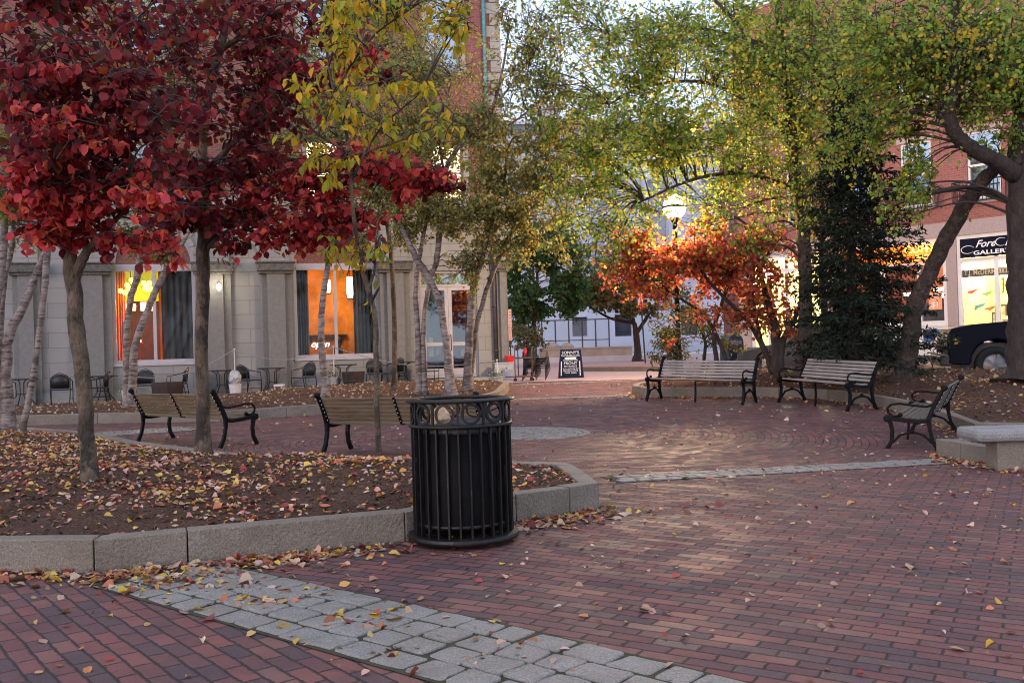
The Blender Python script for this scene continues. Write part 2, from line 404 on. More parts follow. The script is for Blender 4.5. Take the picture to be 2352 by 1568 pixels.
m_red = M('red_plastic', (.55, .02, .02), .4, .1, 5, 0)
m_grey = M('grey_box', (.36, .37, .40), .6, .12, 4, .1)
m_yellow = M('hydrant_yellow', (.72, .36, .02), .5, .12, 5, .05)
m_navy = M('mailbox_navy', (.006, .010, .03), .4, .2, 5, .05)
m_black_glass = M('car_glass', (.01, .012, .016), .08, .1, 2, 0)
m_tyre = M('tyre_rubber', (.012, .012, .013), .85, .2, 20, .2)
m_rim = M('wheel_rim', (.16, .16, .17), .4, .1, 5, 0, metal=.8)
m_chrome = M('chrome', (.5, .5, .53), .15, .05, 5, 0, metal=.9)

# ================================================================= SETTING
# main paving sheet
def sheet(name, xs, ys, mat, dz=0.0, zf=None, keep=None):
    mb = MB(); nx, ny = len(xs), len(ys)
    mb.v = [(x, y, (zf or G)(x, y)+dz) for y in ys for x in xs]
    for j in range(ny-1):
        for i in range(nx-1):
            mb.f.append((j*nx+i, j*nx+i+1, (j+1)*nx+i+1, (j+1)*nx+i)); mb.m.append(0)
    o = mb.build(name, mat, smooth=True); tag(o, kind='structure'); return o, mb
gx = [-260, -120, -60, -30] + [x*1.0 for x in range(-24, 25)] + [30, 60, 120, 260]
gy = [-60, -20, -5] + [y*.5 for y in range(0, 80)] + [42, 50, 60, 75, 100, 160, 300]
o, mb = sheet('brick_pavement', gx, gy, m_brick); solid(mb)

def outline_strip(name, pts, width, mat, dz):      # flat band along a polyline on the ground
    mb = MB()
    for i in range(len(pts)):
        d = (pts[min(i+1, len(pts)-1)]-pts[max(i-1, 0)]).to_2d().normalized(); n = Vector((-d.y, d.x))
        for sgn in (-.5, .5):
            q = pts[i].to_2d()+n*width*sgn; mb.v.append((q.x, q.y, G(q.x, q.y)+dz))
    for i in range(len(pts)-1): mb.f.append((2*i, 2*i+2, 2*i+3, 2*i+1)); mb.m.append(0)
    return tag(mb.build(name, mat), kind='structure'), mb
def sett_stone(mb, c, ax, ay, hx, hy, h=.011):
    # one split granite sett with worn edges
    def q(a, b, z):
        p = c+ax*a+ay*b; return (p.x, p.y, G(p.x, p.y)+z)
    j = lambda s: random.uniform(-s, s)
    cor = [(-hx+j(.015), -hy+j(.009)), (hx+j(.012), -hy+j(.009)), (hx+j(.012), hy+j(.009)), (-hx+j(.012), hy+j(.009))]
    o = len(mb.v); hh = h+j(.004); r = .62
    ring0, ring1, ring2 = [], [], []
    for k in range(4):
        a0, b0 = cor[k]; a1, b1 = cor[(k+1) % 4]
        for t in (0.07, .5, .93):
            a, b = a0+(a1-a0)*t, b0+(b1-b0)*t
            jj = 1+j(.03)
            ring0.append((a*jj, b*jj)); ring1.append((a*.95, b*.92)); ring2.append((a*.6+j(.006), b*.6+j(.004)))
    mb.v += [q(a, b, -.01) for a, b in ring0]+[q(a, b, hh*.72) for a, b in ring0]+[q(a, b, hh+j(.003)) for a, b in ring1]+[q(a, b, hh+j(.003)) for a, b in ring2]
    n = 12
    for L in range(3):
        for k in range(n): mb.f.append((o+L*n+k, o+L*n+(k+1) % n, o+(L+1)*n+(k+1) % n, o+(L+1)*n+k)); mb.m.append(0)
    mb.f.append(tuple(o+3*n+k for k in range(n))); mb.m.append(0)
def sett_strip(name, a, b, width, rows, ln):
    a, b = a.to_2d(), b.to_2d(); d = (b-a); L = d.length; d.normalize(); n = Vector((-d.y, d.x))
    pts = [Vector((*(a+d*L*t/20), 0)) for t in range(21)]
    outline_strip(name.replace('setts', 'bed'), pts, width+.03, m_joint, .004)
    mb = MB(); rw = width/rows
    for r in range(rows):
        s = -random.random()*ln
        while s < L:
            l = ln*random.uniform(.8, 1.2)
            if s > -.05 and s+l < L+.1:
                sett_stone(mb, a+d*(s+l/2)+n*(-width/2+rw*(r+.5)), d, n, l/2-.010, rw/2-.009)
            s += l
    return tag(mb.build(name, m_sett, smooth=True), kind='structure')
A_, B_ = gp(600, 1321), gp(1667, 1565); C_ = gp(480, 1413)
dd = (B_-A_).to_2d().normalized(); nn = Vector((-dd.y, dd.x)); off = (C_-A_).to_2d().dot(nn)
mid = A_.to_2d()+nn*off/2
sett_strip('cobble_strip_setts', Vector((*(mid-dd*.62), 0)), Vector((*(mid+dd*4.5), 0)), abs(off)+.06, 4, .205)
sett_strip('cobble_cross_setts', gp(1400, 1102), gp(2150, 1060), .42, 3, .17)
sett_strip('cobble_far_setts', gp(1150, 919), gp(1452, 908), .30, 2, .25)
sett_strip('cobble_kerb_setts', gp(1168, 885), gp(1475, 873), .30, 2, .25)
sett_strip('cobble_left_setts', gp(225, 998), gp(440, 984), .9, 5, .2)
mb = MB(); r = .06
o2, _b = sheet('cobble_circle_bed', [CC.x-1.0+.1*i for i in range(21)], [CC.y-1.0+.1*i for i in range(21)], m_joint, .002) if False else (None, None)
dm = MB(); dm.v = [(CC.x, CC.y, G(CC.x, CC.y)+.003)]+[(CC.x+math.cos(k*math.pi/24)*.99, CC.y+math.sin(k*math.pi/24)*.99, G(CC.x+math.cos(k*math.pi/24)*.99, CC.y+math.sin(k*math.pi/24)*.99)+.003) for k in range(48)]
dm.f = [(0, 1+k, 1+(k+1) % 48) for k in range(48)]; dm.m = [0]*48
tag(dm.build('cobble_circle_bed', m_joint), kind='structure')
for i in range(8):
    rad = .11+i*.122; n = max(4, round(2*math.pi*rad/.15))
    for k in range(n):
        an = 2*math.pi*(k+.5*(i % 2))/n; er = Vector((math.cos(an), math.sin(an))); et = Vector((-er.y, er.x))
        sett_stone(mb, CC+er*rad, et, er, math.pi*rad/n-.006, .054)
tag(mb.build('cobble_circle', m_sett, smooth=True), kind='structure')

# street and sidewalks beyond the square
FD = Vector((.6843, -.7292)); FN = Vector((.7292, .6843)); FP = Vector((14.0, 30.0))   # right-hand facade
def gz(x, y): return .30
street = MB()
pl = [(-1.5, 27.6), (2, 27.3), (6.0, 26.3), (9.5, 24.3), (13, 21.3), (18, 17), (40, 0), (60, 20), (30, 60), (-60, 64), (-60, 44), (-1.5, 44)]
tr = tessellate_polygon([[Vector((x, y, 0)) for x, y in pl]]); street.v = [(x, y, 0) for x, y in pl]; street.f = [tuple(t) for t in tr]; street.m = [0]*len(tr)
# dense draped street sheet
xs = [-40+i*1.0 for i in range(100)]; ys = [16+i*1.0 for i in range(50)]
def in_poly(x, y, pg):
    c = False; j = len(pg)-1
    for i in range(len(pg)):
        if (pg[i][1] > y) != (pg[j][1] > y) and x < (pg[j][0]-pg[i][0])*(y-pg[i][1])/(pg[j][1]-pg[i][1])+pg[i][0]: c = not c
        j = i
    return c
s2 = MB(); idx = {}
xs = [-14+i*.5 for i in range(120)]; ys = [17+i*.5 for i in range(98)]
for j, y in enumerate(ys[:-1]):
    for i, x in enumerate(xs[:-1]):
        if in_poly(x+.25, y+.25, pl):
            q = []
            for (a, b) in ((i, j), (i+1, j), (i+1, j+1), (i, j+1)):
                if (a, b) not in idx: idx[(a, b)] = len(s2.v); s2.v.append((xs[a], ys[b], G(xs[a], ys[b])+.008))
                q.append(idx[(a, b)])
            s2.f.append(tuple(q)); s2.m.append(0)
tag(s2.build('street', m_street, smooth=True), kind='structure'); solid(s2)
# right sidewalk along the shops
sw = MB(); Z = .47
a0 = FP+FD*(-14)-FN*3.2; a1 = FP+FD*(16)-FN*3.2
for q0, q1, d0, z1 in ((a0, a1, 0, Z),):
    sw.hexa([(*q0, .1), (*q1, .1), (*(q1+FN*5), .1), (*(q0+FN*5), .1), (*q0, z1), (*q1, z1), (*(q1+FN*5), z1), (*(q0+FN*5), z1)])
tag(sw.build('sidewalk', m_walk), kind='structure')
kb = MB(); q0, q1 = a0-FN*.16, a1-FN*.16
kb.hexa([(*q0, .1), (*q1, .1), (*(q1+FN*.157), .1), (*(q0+FN*.157), .1), (*q0, Z+.003), (*q1, Z+.003), (*(q1+FN*.157), Z+.003), (*(q0+FN*.157), Z+.003)])
tag(kb.build('sidewalk_kerb', m_curb), kind='structure')
# far sidewalk, low wall before the pale building
fz = P(1300, 829, 62).z
fs = MB(); fs.box(-8, 24, 60.5, 70, -.2, .62); fs.cur = 0
tag(fs.build('far_sidewalk', M('far_sidewalk_concrete', (.62, .56, .58), .85, .1, 1, .1)), kind='structure')

# ---- curbed planting beds
def curb_and_bed(cname, clabel, pts, closed_extra, center, mound, hcurb=.2, th=.15, cut=(), mname='mulch_bed', grid=False):
    """pts: outer base points (Vector, on ground) ordered; closed_extra: hidden outline points without curb"""
    root = empty(cname, pts[0], label=clabel, cat='curb')
    n = len(pts); inner = []
    cen = Vector(center)
    for i in range(n):
        dp = (pts[i]-pts[max(i-1, 0)]).to_2d(); dn = (pts[min(i+1, n-1)]-pts[i]).to_2d()
        dp = dp.normalized() if dp.length > 1e-6 else dn.normalized(); dn = dn.normalized() if dn.length > 1e-6 else dp
        nrm = Vector((-(dp+dn).y, (dp+dn).x)).normalized()
        k = th/max(.5, nrm.dot(Vector((-dp.y, dp.x))))
        if SIDE[0]*1.0 < 0: nrm = -nrm
        inner.append(pts[i].to_2d()+nrm*k)
    groups = []; cur = [0]
    for i in range(1, n):
        cur.append(i)
        if i in cut or i == n-1: groups.append(cur); cur = [i]
    def hg(q): return G(q.x, q.y)
    for g in groups:
        # split long straight stones
        segs = [(g, 0, 1)]
        if len(g) == 2:
            L = (pts[g[1]]-pts[g[0]]).length; k = max(1, round(L/1.9)); segs = [(g, j/k, (j+1)/k) for j in range(k)]
        for gg, t0, t1 in segs:
            mb = MB(); ring = []
            if len(gg) == 2:
                a, b = gg; L = (pts[b]-pts[a]).length; e = .004/L
                po = [pts[a].to_2d().lerp(pts[b].to_2d(), t) for t in (t0+e, t1-e)]; pi = [inner[a].lerp(inner[b], t) for t in (t0+e, t1-e)]
            else:
                po = [pts[i].to_2d() for i in gg]; pi = [inner[i] for i in gg]
                po[0] = po[0].lerp(po[1], .01); pi[0] = pi[0].lerp(pi[1], .01); po[-1] = po[-1].lerp(po[-2], .01); pi[-1] = pi[-1].lerp(pi[-2], .01)
            m = len(po); o = 0; dz = random.uniform(-.004, .004)
            for k in range(m):
                zb = hg(po[k]); mb.v += [(*po[k], zb-.12), (*po[k], zb+hcurb+dz), (*pi[k], zb+hcurb+dz), (*pi[k], zb-.12)]
            for k in range(m-1):
                for a, b in ((0, 1), (1, 2), (2, 3), (3, 0)): mb.f.append((k*4+a, k*4+b, k*4+4+b, k*4+4+a)); mb.m.append(0)
            mb.f += [(0, 1, 2, 3), (m*4-1, m*4-2, m*4-3, m*4-4)]; mb.m += [0, 0]
            solid(mb)
            ob = mb.build('curb_stone', m_curb, bevel=.008)
            ob.parent = root; ob.matrix_parent_inverse = root.matrix_basis.inverted()
    # mulch
    ring = [Vector((*q, 0)) for q in inner]+[Vector(q) for q in closed_extra]
    dense = []
    for i in range(len(ring)):
        a, b = ring[i], ring[(i+1) % len(ring)]; k = max(1, int((b-a).to_2d().length/.3))
        dense += [a.lerp(b, j/k) for j in range(k)]
    K = 22; mb = MB(); nd = len(dense)
    for L in range(K+1):
        f = L/K
        for p in dense:
            q = p.lerp(Vector((cen.x, cen.y, 0)), f)
            bump = mound*(1-(1-min(1, f*1.5))**2)
            z = G(q.x, q.y)+hcurb-.035+bump+.025*math.sin(q.x*2.1+q.y*1.3)*min(1, f*5)+.015*math.sin(q.x*5.3-q.y*4.1)*min(1, f*5)
            mb.v.append((q.x, q.y, z))
    for L in range(K):
        for i in range(nd):
            j = (i+1) % nd; mb.f.append((L*nd+i, L*nd+j, (L+1)*nd+j, (L+1)*nd+i)); mb.m.append(0)
    if grid:      # irregular outline: even grid clipped to the outline, height rising with the distance from the curb
        mb = MB(); rp = np.array([(p.x, p.y) for p in ring]); rq = np.roll(rp, -1, axis=0); h_ = .1
        gx_ = np.arange(rp[:, 0].min()-.2, rp[:, 0].max()+.2, h_); gy_ = np.arange(rp[:, 1].min()-.2, rp[:, 1].max()+.2, h_)
        XX, YY = np.meshgrid(gx_, gy_); ins = np.zeros(XX.shape, bool); dist = np.full(XX.shape, 1e9)
        for a, b in zip(rp, rq):
            c1_ = (a[1] > YY) != (b[1] > YY); dy_ = b[1]-a[1] if abs(b[1]-a[1]) > 1e-9 else 1e-9
            ins ^= c1_ & (XX < (b[0]-a[0])*(YY-a[1])/dy_+a[0])
            ab = b-a; t_ = np.clip(((XX-a[0])*ab[0]+(YY-a[1])*ab[1])/(ab@ab+1e-12), 0, 1); dist = np.minimum(dist, np.hypot(XX-a[0]-t_*ab[0], YY-a[1]-t_*ab[1]))
        ok = ins | (dist < .06); ids = {}
        def vid(j, i):
            if (j, i) not in ids:
                x, y = gx_[i], gy_[j]; d_ = dist[j, i] if ins[j, i] else 0.0; f = min(1, d_/2.6)
                z = G(x, y)+hcurb-.035+mound*(1-(1-f)**2)+(.025*math.sin(x*2.1+y*1.3)+.015*math.sin(x*5.3-y*4.1))*min(1, d_*1.5)
                ids[(j, i)] = len(mb.v); mb.v.append((x, y, z))
            return ids[(j, i)]
        for j in range(len(gy_)-1):
            for i in range(len(gx_)-1):
                if ok[j, i] and ok[j+1, i] and ok[j, i+1] and ok[j+1, i+1]:
                    mb.f.append((vid(j, i), vid(j, i+1), vid(j+1, i+1), vid(j+1, i))); mb.m.append(0)
    solid(mb); o = mb.build(mname, m_mulch, smooth=True); tag(o, kind='structure')
    return [Vector((p.x, p.y)) for p in ring], inner
SIDE = [1]
V2 = lambda x, y: Vector((x, y, G(x, y)))
c1 = [V2(-9.5, 6.6), V2(-5.6, 6.15), gp(216, 1314), gp(432, 1291), gp(932, 1242), gp(1187, 1196), gp(1310, 1178), gp(1377, 1166)]
c1 += [gp(1347, 1087, .2), gp(1315, 1066, .2), gp(1288, 1060, .2), gp(1187, 1058, .2), V2(-1.3, 9.6), V2(-2.6, 10.3), V2(-3.6, 11.25), V2(-4.9, 12.6), V2(-6.4, 14.6), V2(-8.6, 16.4), V2(-12, 18)]
bed1, inn1 = curb_and_bed('granite_curb', 'grey granite curb round the leaf-covered bed beside the trash can', c1, [(-14, 16, 0), (-14, 9, 0)], (-4.5, 9.6, 0), .13, cut=range(0, 30), mname='mulch_bed_front')
c2 = [V2(-16, 17.9), gp(58, 977), gp(224, 972), gp(506, 968), gp(658, 957), gp(900, 942), gp(1105, 930), gp(1148, 920), gp(1170, 896), gp(1136, 886)]
bed2, inn2 = curb_and_bed('granite_curb', 'grey granite curb of the birch bed before the cafe tables', c2, [gp(1000, 886), gp(800, 894), gp(565, 916), gp(300, 934), gp(0, 950), (-17, 21, 0)], (-4.5, 20.2, 0), .04, cut=(1, 2, 3, 4, 5, 6, 9), mname='mulch_bed_birch')
c3 = [gp(1500, 872, .2), gp(1458, 880, .2), gp(1452, 906), gp(1480, 912), gp(1580, 912), gp(1730, 911), gp(1789, 912), gp(1900, 918), gp(2010, 933), gp(2090, 950), gp(2165, 975), gp(2238, 1004), V2(7.2, 13.3), V2(6.6, 12.3), V2(5.9, 11.5), gp(2150, 1046), gp(2206, 1056), gp(2288, 1070), gp(2360, 1078), V2(9.5, 10.2), V2(13, 10)]
SIDE[0] = 1
bed3, inn3 = curb_and_bed('granite_curb', 'grey granite curb behind the three right-hand benches', c3, [(16, 12, 0), (18, 15.5, 0), (12.5, 20.3, 0), (9.5, 22.8, 0), (6.2, 24.6, 0), (3.6, 24.6, 0)], (9.4, 16.6, 0), .27, cut=(2, 5, 6, 7, 8, 9, 11, 15, 16, 17, 18, 19), mname='mulch_bed_right', grid=True)

BVH = BVHTree.FromPolygons(SV, SF)
def zat(x, y):
    h = BVH.ray_cast(Vector((x, y, 3)), Vector((0, 0, -1))); return h[0].z if h[0] is not None else G(x, y)
def hit(px, py):
    h = BVH.ray_cast(CAM, ray(px, py)); return h[0] if h[0] is not None else gp(px, py)

# ================================================================= BUILDINGS
class Facade:
    def __init__(s, p0, d, zb=0):
        s.p = Vector(p0); s.d = Vector(d).normalized(); s.n = Vector((-s.d.y, s.d.x))
        s.mat = Matrix(((s.d.x, s.n.x, 0, s.p.x), (s.d.y, s.n.y, 0, s.p.y), (0, 0, 1, 0), (0, 0, 0, 1)))
    def uz(s, px, py, v=0.0):
        r_ = ray(px, py); pp = s.p+s.n*v
        k = (pp.dot(s.n))/(r_.to_2d().dot(s.n)); q = CAM+r_*k
        return (q.to_2d()-s.p).dot(s.d), q.z
    def u(s, px, py=750, v=0.0): return s.uz(px, py, v)[0]
    def z(s, px, py, v=0.0): return s.uz(px, py, v)[1]
def wall(mb, u0, u1, z0, z1, ops, depth=.35, seg=14):
    """ops: (ua, ub, za, zspring, rise) openings; rise>0 gives an arched head"""
    ops = sorted(ops); u = u0
    cols = {}
    for o_ in ops: cols.setdefault((round(o_[0], 3), round(o_[1], 3)), []).append(o_)
    for (ua, ub), lst in sorted(cols.items()):
        if ua > u+1e-4: mb.box(u, ua, 0, depth, z0, z1)
        lst.sort(key=lambda q: q[2]); z = z0
        for k, (a, b, za, zs, rise) in enumerate(lst):
            if za > z+1e-4: mb.box(ua, ub, 0, depth, z, za)
            if rise > 0:
                ztop = zs+rise+.25; c = (ua+ub)/2; hw = (ub-ua)/2
                for i in range(seg):
                    x0 = c-hw*math.cos(math.pi*i/seg); x1 = c-hw*math.cos(math.pi*(i+1)/seg)
                    h0 = zs+rise*math.sin(math.pi*i/seg); h1 = zs+rise*math.sin(math.pi*(i+1)/seg)
                    mb.hexa([(x0, 0, h0), (x1, 0, h1), (x1, depth, h1), (x0, depth, h0), (x0, 0, ztop), (x1, 0, ztop), (x1, depth, ztop), (x0, depth, ztop)])
                z = ztop
            else: z = zs
        if z < z1-1e-4: mb.box(ua, ub, 0, depth, z, z1)
        u = ub
    if u < u1-1e-4: mb.box(u, u1, 0, depth, z0, z1)
def frame(mb, u0, u1, z0, z1, w_, y0, y1, vs=(), hs=()):
    mb.box(u0, u0+w_, y0, y1, z0, z1); mb.box(u1-w_, u1, y0, y1, z0, z1)
    mb.box(u0+w_, u1-w_, y0, y1, z0, z0+w_); mb.box(u0+w_, u1-w_, y0, y1, z1-w_, z1)
    for v in vs: mb.box(v-w_/2, v+w_/2, y0+.004, y1-.004, z0+w_, z1-w_)
    for h in hs: mb.box(u0+w_, u1-w_, y0+.006, y1-.006, h-w_/2, h+w_/2)

# ---- left stone-and-brick building
L = Facade((-10.4, 27.7), (4.76, 1.3))
def Lp(px, v, py=880):
    u_ = L.u(px, py, v); q_ = L.mat @ Vector((u_, v, 0)); return Vector((q_.x, q_.y, zat(q_.x, q_.y)))
bl = empty('corner_building', mat=L.mat, label='stone and red brick corner building with arched windows behind the cafe tables', cat='building')
zc0, zc1 = L.z(640, 630), L.z(640, 602)      # capitals
zsill = L.z(770, 820); zband = L.z(1100, 492)
W1 = (L.u(258), L.u(450)); W2 = (L.u(677), L.u(866)); D1 = (L.u(968), L.u(1098)); UC = L.u(1166)
zs = L.z(350, 606)
DZ0 = L.z(1030, 868)
U0 = L.u(-520)
w0 = (L.u(-170), L.u(22))
mb = MB()
DT = L.z(1030, 622)
wall(mb, U0, UC, -.3, zband, [(w0[0]-0.9, w0[1]-0.9, zsill, zs, 1.0), (W1[0], W1[1], zsill, zs, (W1[1]-W1[0])/2), (W2[0], W2[1], zsill, zs, (W2[1]-W2[0])/2), (D1[0], D1[1], DZ0, DT, 0)], .45)
mb.build('stone_wall', m_stone, bl)
mb = MB(); mb.box(U0, D1[0]-.05, -.06, 0-.003, -.3, zsill-.75); mb.box(U0, D1[0]-.05, -.1, -.062, -.3, -.05)
mb.build('plinth', m_stone_plain, bl)
# arch rings
for (a, b) in (W1, W2):
    mb = MB(); c = (a+b)/2; hw = (b-a)/2
    for r0, r1, y0, y1 in ((hw-.0, hw+.13, -.05, .05), (hw+.13, hw+.5, -.02, .04)):
        pass
    N = 15
    for i in range(N):
        t0, t1 = math.pi*i/N+.006, math.pi*(i+1)/N-.006
        for (r0, r1, y0) in ((hw+.002, hw+.16, -.07), (hw+.163, hw+.62, -.035)):
            q = [(c-r0*math.cos(t0), zs+r0*math.sin(t0)), (c-r0*math.cos(t1), zs+r0*math.sin(t1)), (c-r1*math.cos(t1), zs+r1*math.sin(t1)), (c-r1*math.cos(t0), zs+r1*math.sin(t0))]
            mb.hexa([(q[0][0], y0, q[0][1]), (q[1][0], y0, q[1][1]), (q[1][0], .0, q[1][1]), (q[0][0], .0, q[0][1]), (q[3][0], y0, q[3][1]), (q[2][0], y0, q[2][1]), (q[2][0], 0, q[2][1]), (q[3][0], 0, q[3][1])])
    mb.build('arch_ring', m_stone_plain, bl)
# niche with small arch between the windows
mb = MB(); na, nb = L.u(535), L.u(598); c = (na+nb)/2; hw = (nb-na)/2; nz = L.z(565, 585)
N = 12
for i in range(N):
    t0, t1 = math.pi*i/N, math.pi*(i+1)/N
    for (r0, r1, y0) in ((hw, hw+.1, -.07), (hw+.1, hw+.55, -.03)):
        mb.hexa([(c-r0*math.cos(t0), y0, nz+r0*math.sin(t0)), (c-r0*math.cos(t1), y0, nz+r0*math.sin(t1)), (c-r0*math.cos(t1), 0, nz+r0*math.sin(t1)), (c-r0*math.cos(t0), 0, nz+r0*math.sin(t0)),
                 (c-r1*math.cos(t0), y0, nz+r1*math.sin(t0)), (c-r1*math.cos(t1), y0, nz+r1*math.sin(t1)), (c-r1*math.cos(t1), 0, nz+r1*math.sin(t1)), (c-r1*math.cos(t0), 0, nz+r1*math.sin(t0))])
mb.build('niche_arch', m_stone_plain, bl)
# pilasters with worn capitals
PIL = [(-330, -240), (-160, -90), (33, 96), (178, 258), (452, 533), (600, 672), (874, 942), (1141, 1165)]
for k, (a, b) in enumerate(PIL):
    ua, ub = L.u(a), L.u(b); mb = MB(); wv = (ub-ua)*.22
    mb.box(ua, ub, -.14, -.002, -.3, zc0); mb.box(ua+wv, ub-wv, -.26, -.143, -.3, zc0)
    mb.box(ua-.06, ub+.06, -.31, -.265, -.3, .1)
    p = mb.build('pilaster', m_pil, bl)
    mb = MB(); mb.box(ua-.05, ub+.05, -.32, -.0, zc0+.002, zc0+.08); mb.box(ua-.09, ub+.09, -.38, 0, zc0+.083, zc1-.06); mb.box(ua-.13, ub+.13, -.42, 0, zc1-.057, zc1)
    mb.build('capital', m_cap, p, bevel=.03)
    mb = MB()
    mb.box(ua+.04, ub-.04, -.12, -.003, zc1+.003, zband); mb.build('upper_pilaster', m_stone, bl)
# cornice bands
mb = MB(); mb.box(U0, UC+.1, -.25, 0, zband, zband+.16); mb.box(U0, UC+.18, -.38, 0, zband+.163, zband+.28); mb.box(U0, UC+.1, -.2, 0, zband+.283, zband+.45)
mb.build('string_course', m_stone_plain, bl)
# upper brick wall and windows
zU = zband+.45; ZT = 13.5
up = []
for cxp in (-120, 345, 742, 1027):
    uc = L.u(cxp, 400); hw = .52
    up += [(uc-hw, uc+hw, L.z(1030, 462), L.z(1030, 330), 0), (uc-hw, uc+hw, L.z(1030, 165), L.z(1030, -25), 0)]
mb = MB(); wall(mb, U0, UC-.32, zU, ZT, up, .4); mb.build('brick_wall', m_redbrick, bl)
m_lit_w = emis('lit_curtain_window', (1.0, .72, .36), 1.6)
m_blind = M('grey_blind', (.22, .26, .33), .6, .2, 3, 0)
for k, (a, b, z0, z1, _) in enumerate(up):
    mb = MB(); frame(mb, a-.17, b+.17, z0-.12, z1+.25, .17, -.05, .09); wf = mb.build('window_surround', m_stone_plain, bl)
    mb = MB(); frame(mb, a, b, z0, z1, .06, .12, .18, hs=((z0+z1)/2,)); wf = mb.build('window', m_frame, bl)
    mb = MB(); mb.box(a+.05, b-.05, .185, .192, z0, z1); mb.build('pane', m_glass if k in (4, 6) else m_glass_sky, wf)
    mb = MB(); mb.box(a, b, .34, .36, z0, z1); mb.build('curtain', m_lit_w if k in (4, 6) else m_blind, wf)
# quoins
mb = MB(); z = zU; k = 0
while z < ZT:
    e = .0 if k % 2 else .12
    mb.box(UC-.32-e, UC+.03, -.05-.02*(k % 2), .4, z+.006, z+.36); z += .37; k += 1
mb.build('quoin', m_stone_plain, bl, bevel=.02)
mb = MB(); mb.tube([(UC-.52, -.12, zU+.3), (UC-.52, -.12, ZT)], .055, 8); mb.build('copper_downpipe', m_copper, bl, smooth=True)
mb = MB(); ud = L.u(1135); mb.tube([(ud, -.12, .3), (ud, -.12, zband)], .06, 8)
for zz in (1.2, 2.6): mb.tube([(ud, -.12, zz), (ud, -.12, zz+.06)], .075, 8)
mb.build('dark_downpipe', m_pipe, bl, smooth=True)
# building mass behind
mb = MB(); mb.box(U0, UC-.02, 6.2, 6.6, -.3, ZT); mb.box(UC-.4, UC-.002, .452, 6.2, -.3, ZT); mb.box(U0, UC-.4, .46, 6.2, ZT-.3, ZT-.01); mb.box(U0, UC-.42, .46, 6.2, zband+.1, zband+.3)
mb.build('side_wall', m_stone, bl)
# windows ground floor
def big_window(a, b, name='window'):
    mb = MB(); frame(mb, a+.002, b-.002, zsill, zs, .09, .10, .2, vs=((a+b)/2,)); mb.box(a-.02, b+.02, -.05, .22, zsill-.08, zsill-.002)
    mb.box(a+.09, b-.09, .08, .2, zs-.2, zs-.092)
    c = (a+b)/2; hw = (b-a)/2-.003; N = 16
    for i in range(N):
        t0, t1 = math.pi*i/N, math.pi*(i+1)/N; r0, r1 = hw-.1, hw
        mb.hexa([(c-r0*math.cos(t0), .1, zs+r0*math.sin(t0)+.002), (c-r0*math.cos(t1), .1, zs+r0*math.sin(t1)+.002), (c-r0*math.cos(t1), .2, zs+r0*math.sin(t1)+.002), (c-r0*math.cos(t0), .2, zs+r0*math.sin(t0)+.002),
                 (c-r1*math.cos(t0), .1, zs+r1*math.sin(t0)+.002), (c-r1*math.cos(t1), .1, zs+r1*math.sin(t1)+.002), (c-r1*math.cos(t1), .2, zs+r1*math.sin(t1)+.002), (c-r1*math.cos(t0), .2, zs+r1*math.sin(t0)+.002)])
    wf = mb.build(name, m_frame, bl)
    mb = MB(); pg = [(c-(hw-.1)*math.cos(math.pi*i/N), .15, zs+.01+(hw-.1)*math.sin(math.pi*i/N)) for i in range(N+1)]
    mb.prism(pg, (0, .04, 0)); mb.build('tympanum', m_tymp, wf)
    mb = MB(); mb.box(a+.08, b-.08, .14, .148, zsill+.08, zs-.19); mb.build('pane', m_glass, wf)
    return wf
wA = big_window(*W1); wB = big_window(*W2); wC = big_window(w0[0]-.9, w0[1]-.9)
# rooms
def room(a, b, z0, z1, dep, mwall, mside):
    mb = MB(); mb.box(a, b, dep, dep+.05, z0, z1); r1 = mb.build('room_wall', mwall, bl)
    mb = MB(); mb.box(a-.05, a, .46, dep, z0, z1); mb.box(b, b+.05, .46, dep, z0, z1); mb.box(a, b, .46, dep, z0-.05, z0); mb.box(a, b, .46, dep, z1, z1+.05)
    mb.build('room_shell', mside, bl)
def roomlight(name, F_, u, v, z, col, e, r=.12):
    l = bpy.data.lights.new(name, 'POINT'); l.energy = e; l.color = col; l.shadow_soft_size = r
    o = bpy.data.objects.new(name, l); COL.objects.link(o); o.location = F_.mat @ Vector((u, v, z)); return o
m_dark_room = M('dark_room', (.05, .03, .025), .8, .4, 3, 0)
m_or_wall = M('orange_wall', (.80, .28, .035), .8, .45, 1.6, .1)
m_red_wall = M('deep_red_wall', (.11, .012, .008), .7, .5, 3, .1)
zf = DZ0
room(W1[0]-.4, W1[1]+.4, zf-.2, zs+.15, 3.0, m_red_wall, m_dark_room)
_mu = MB(); _mu.box(W1[0]-.4, W1[0]+1.15, 2.2, 2.24, zs-.95, zs+.1); _mu.build('mustard_panel', M('mustard_glow_catcher', (.55, .50, .06), .8, .3, 3, 0), bl)  # panel added behind the globes to catch their glow, the red wall absorbs it
room(W2[0]-.4, W2[1]+.4, zf-.2, zs+.15, 2.4, m_or_wall, m_or_wall)
room(w0[0]-1.3, w0[1]-.5, zf-.2, zs+.15, 2.4, m_dark_room, m_dark_room)
def drape(name, F_, par, u0, u1, v, z0, z1, mat, amp=.05, n=28):
    mb = MB()
    for i in range(n+1):
        x = u0+(u1-u0)*i/n; y = v+amp*math.sin(i*1.35)+amp*.4*math.sin(i*3.1)
        mb.v += [(x, y, z0), (x, y, z1)]
    for i in range(n): mb.f.append((2*i, 2*i+2, 2*i+3, 2*i+1)); mb.m.append(0)
    return mb.build(name, mat, par, smooth=True)
m_cur_or = M('orange_curtain', (.75, .16, .02), .7, .2, 3, 0)
m_cur_gr = M('grey_curtain', (.10, .08, .065), .8, .3, 3, 0)
cu = drape('curtain', L, bl, W1[0]-.2, W1[0]+.22, 1.5, zf, zs, m_cur_or)
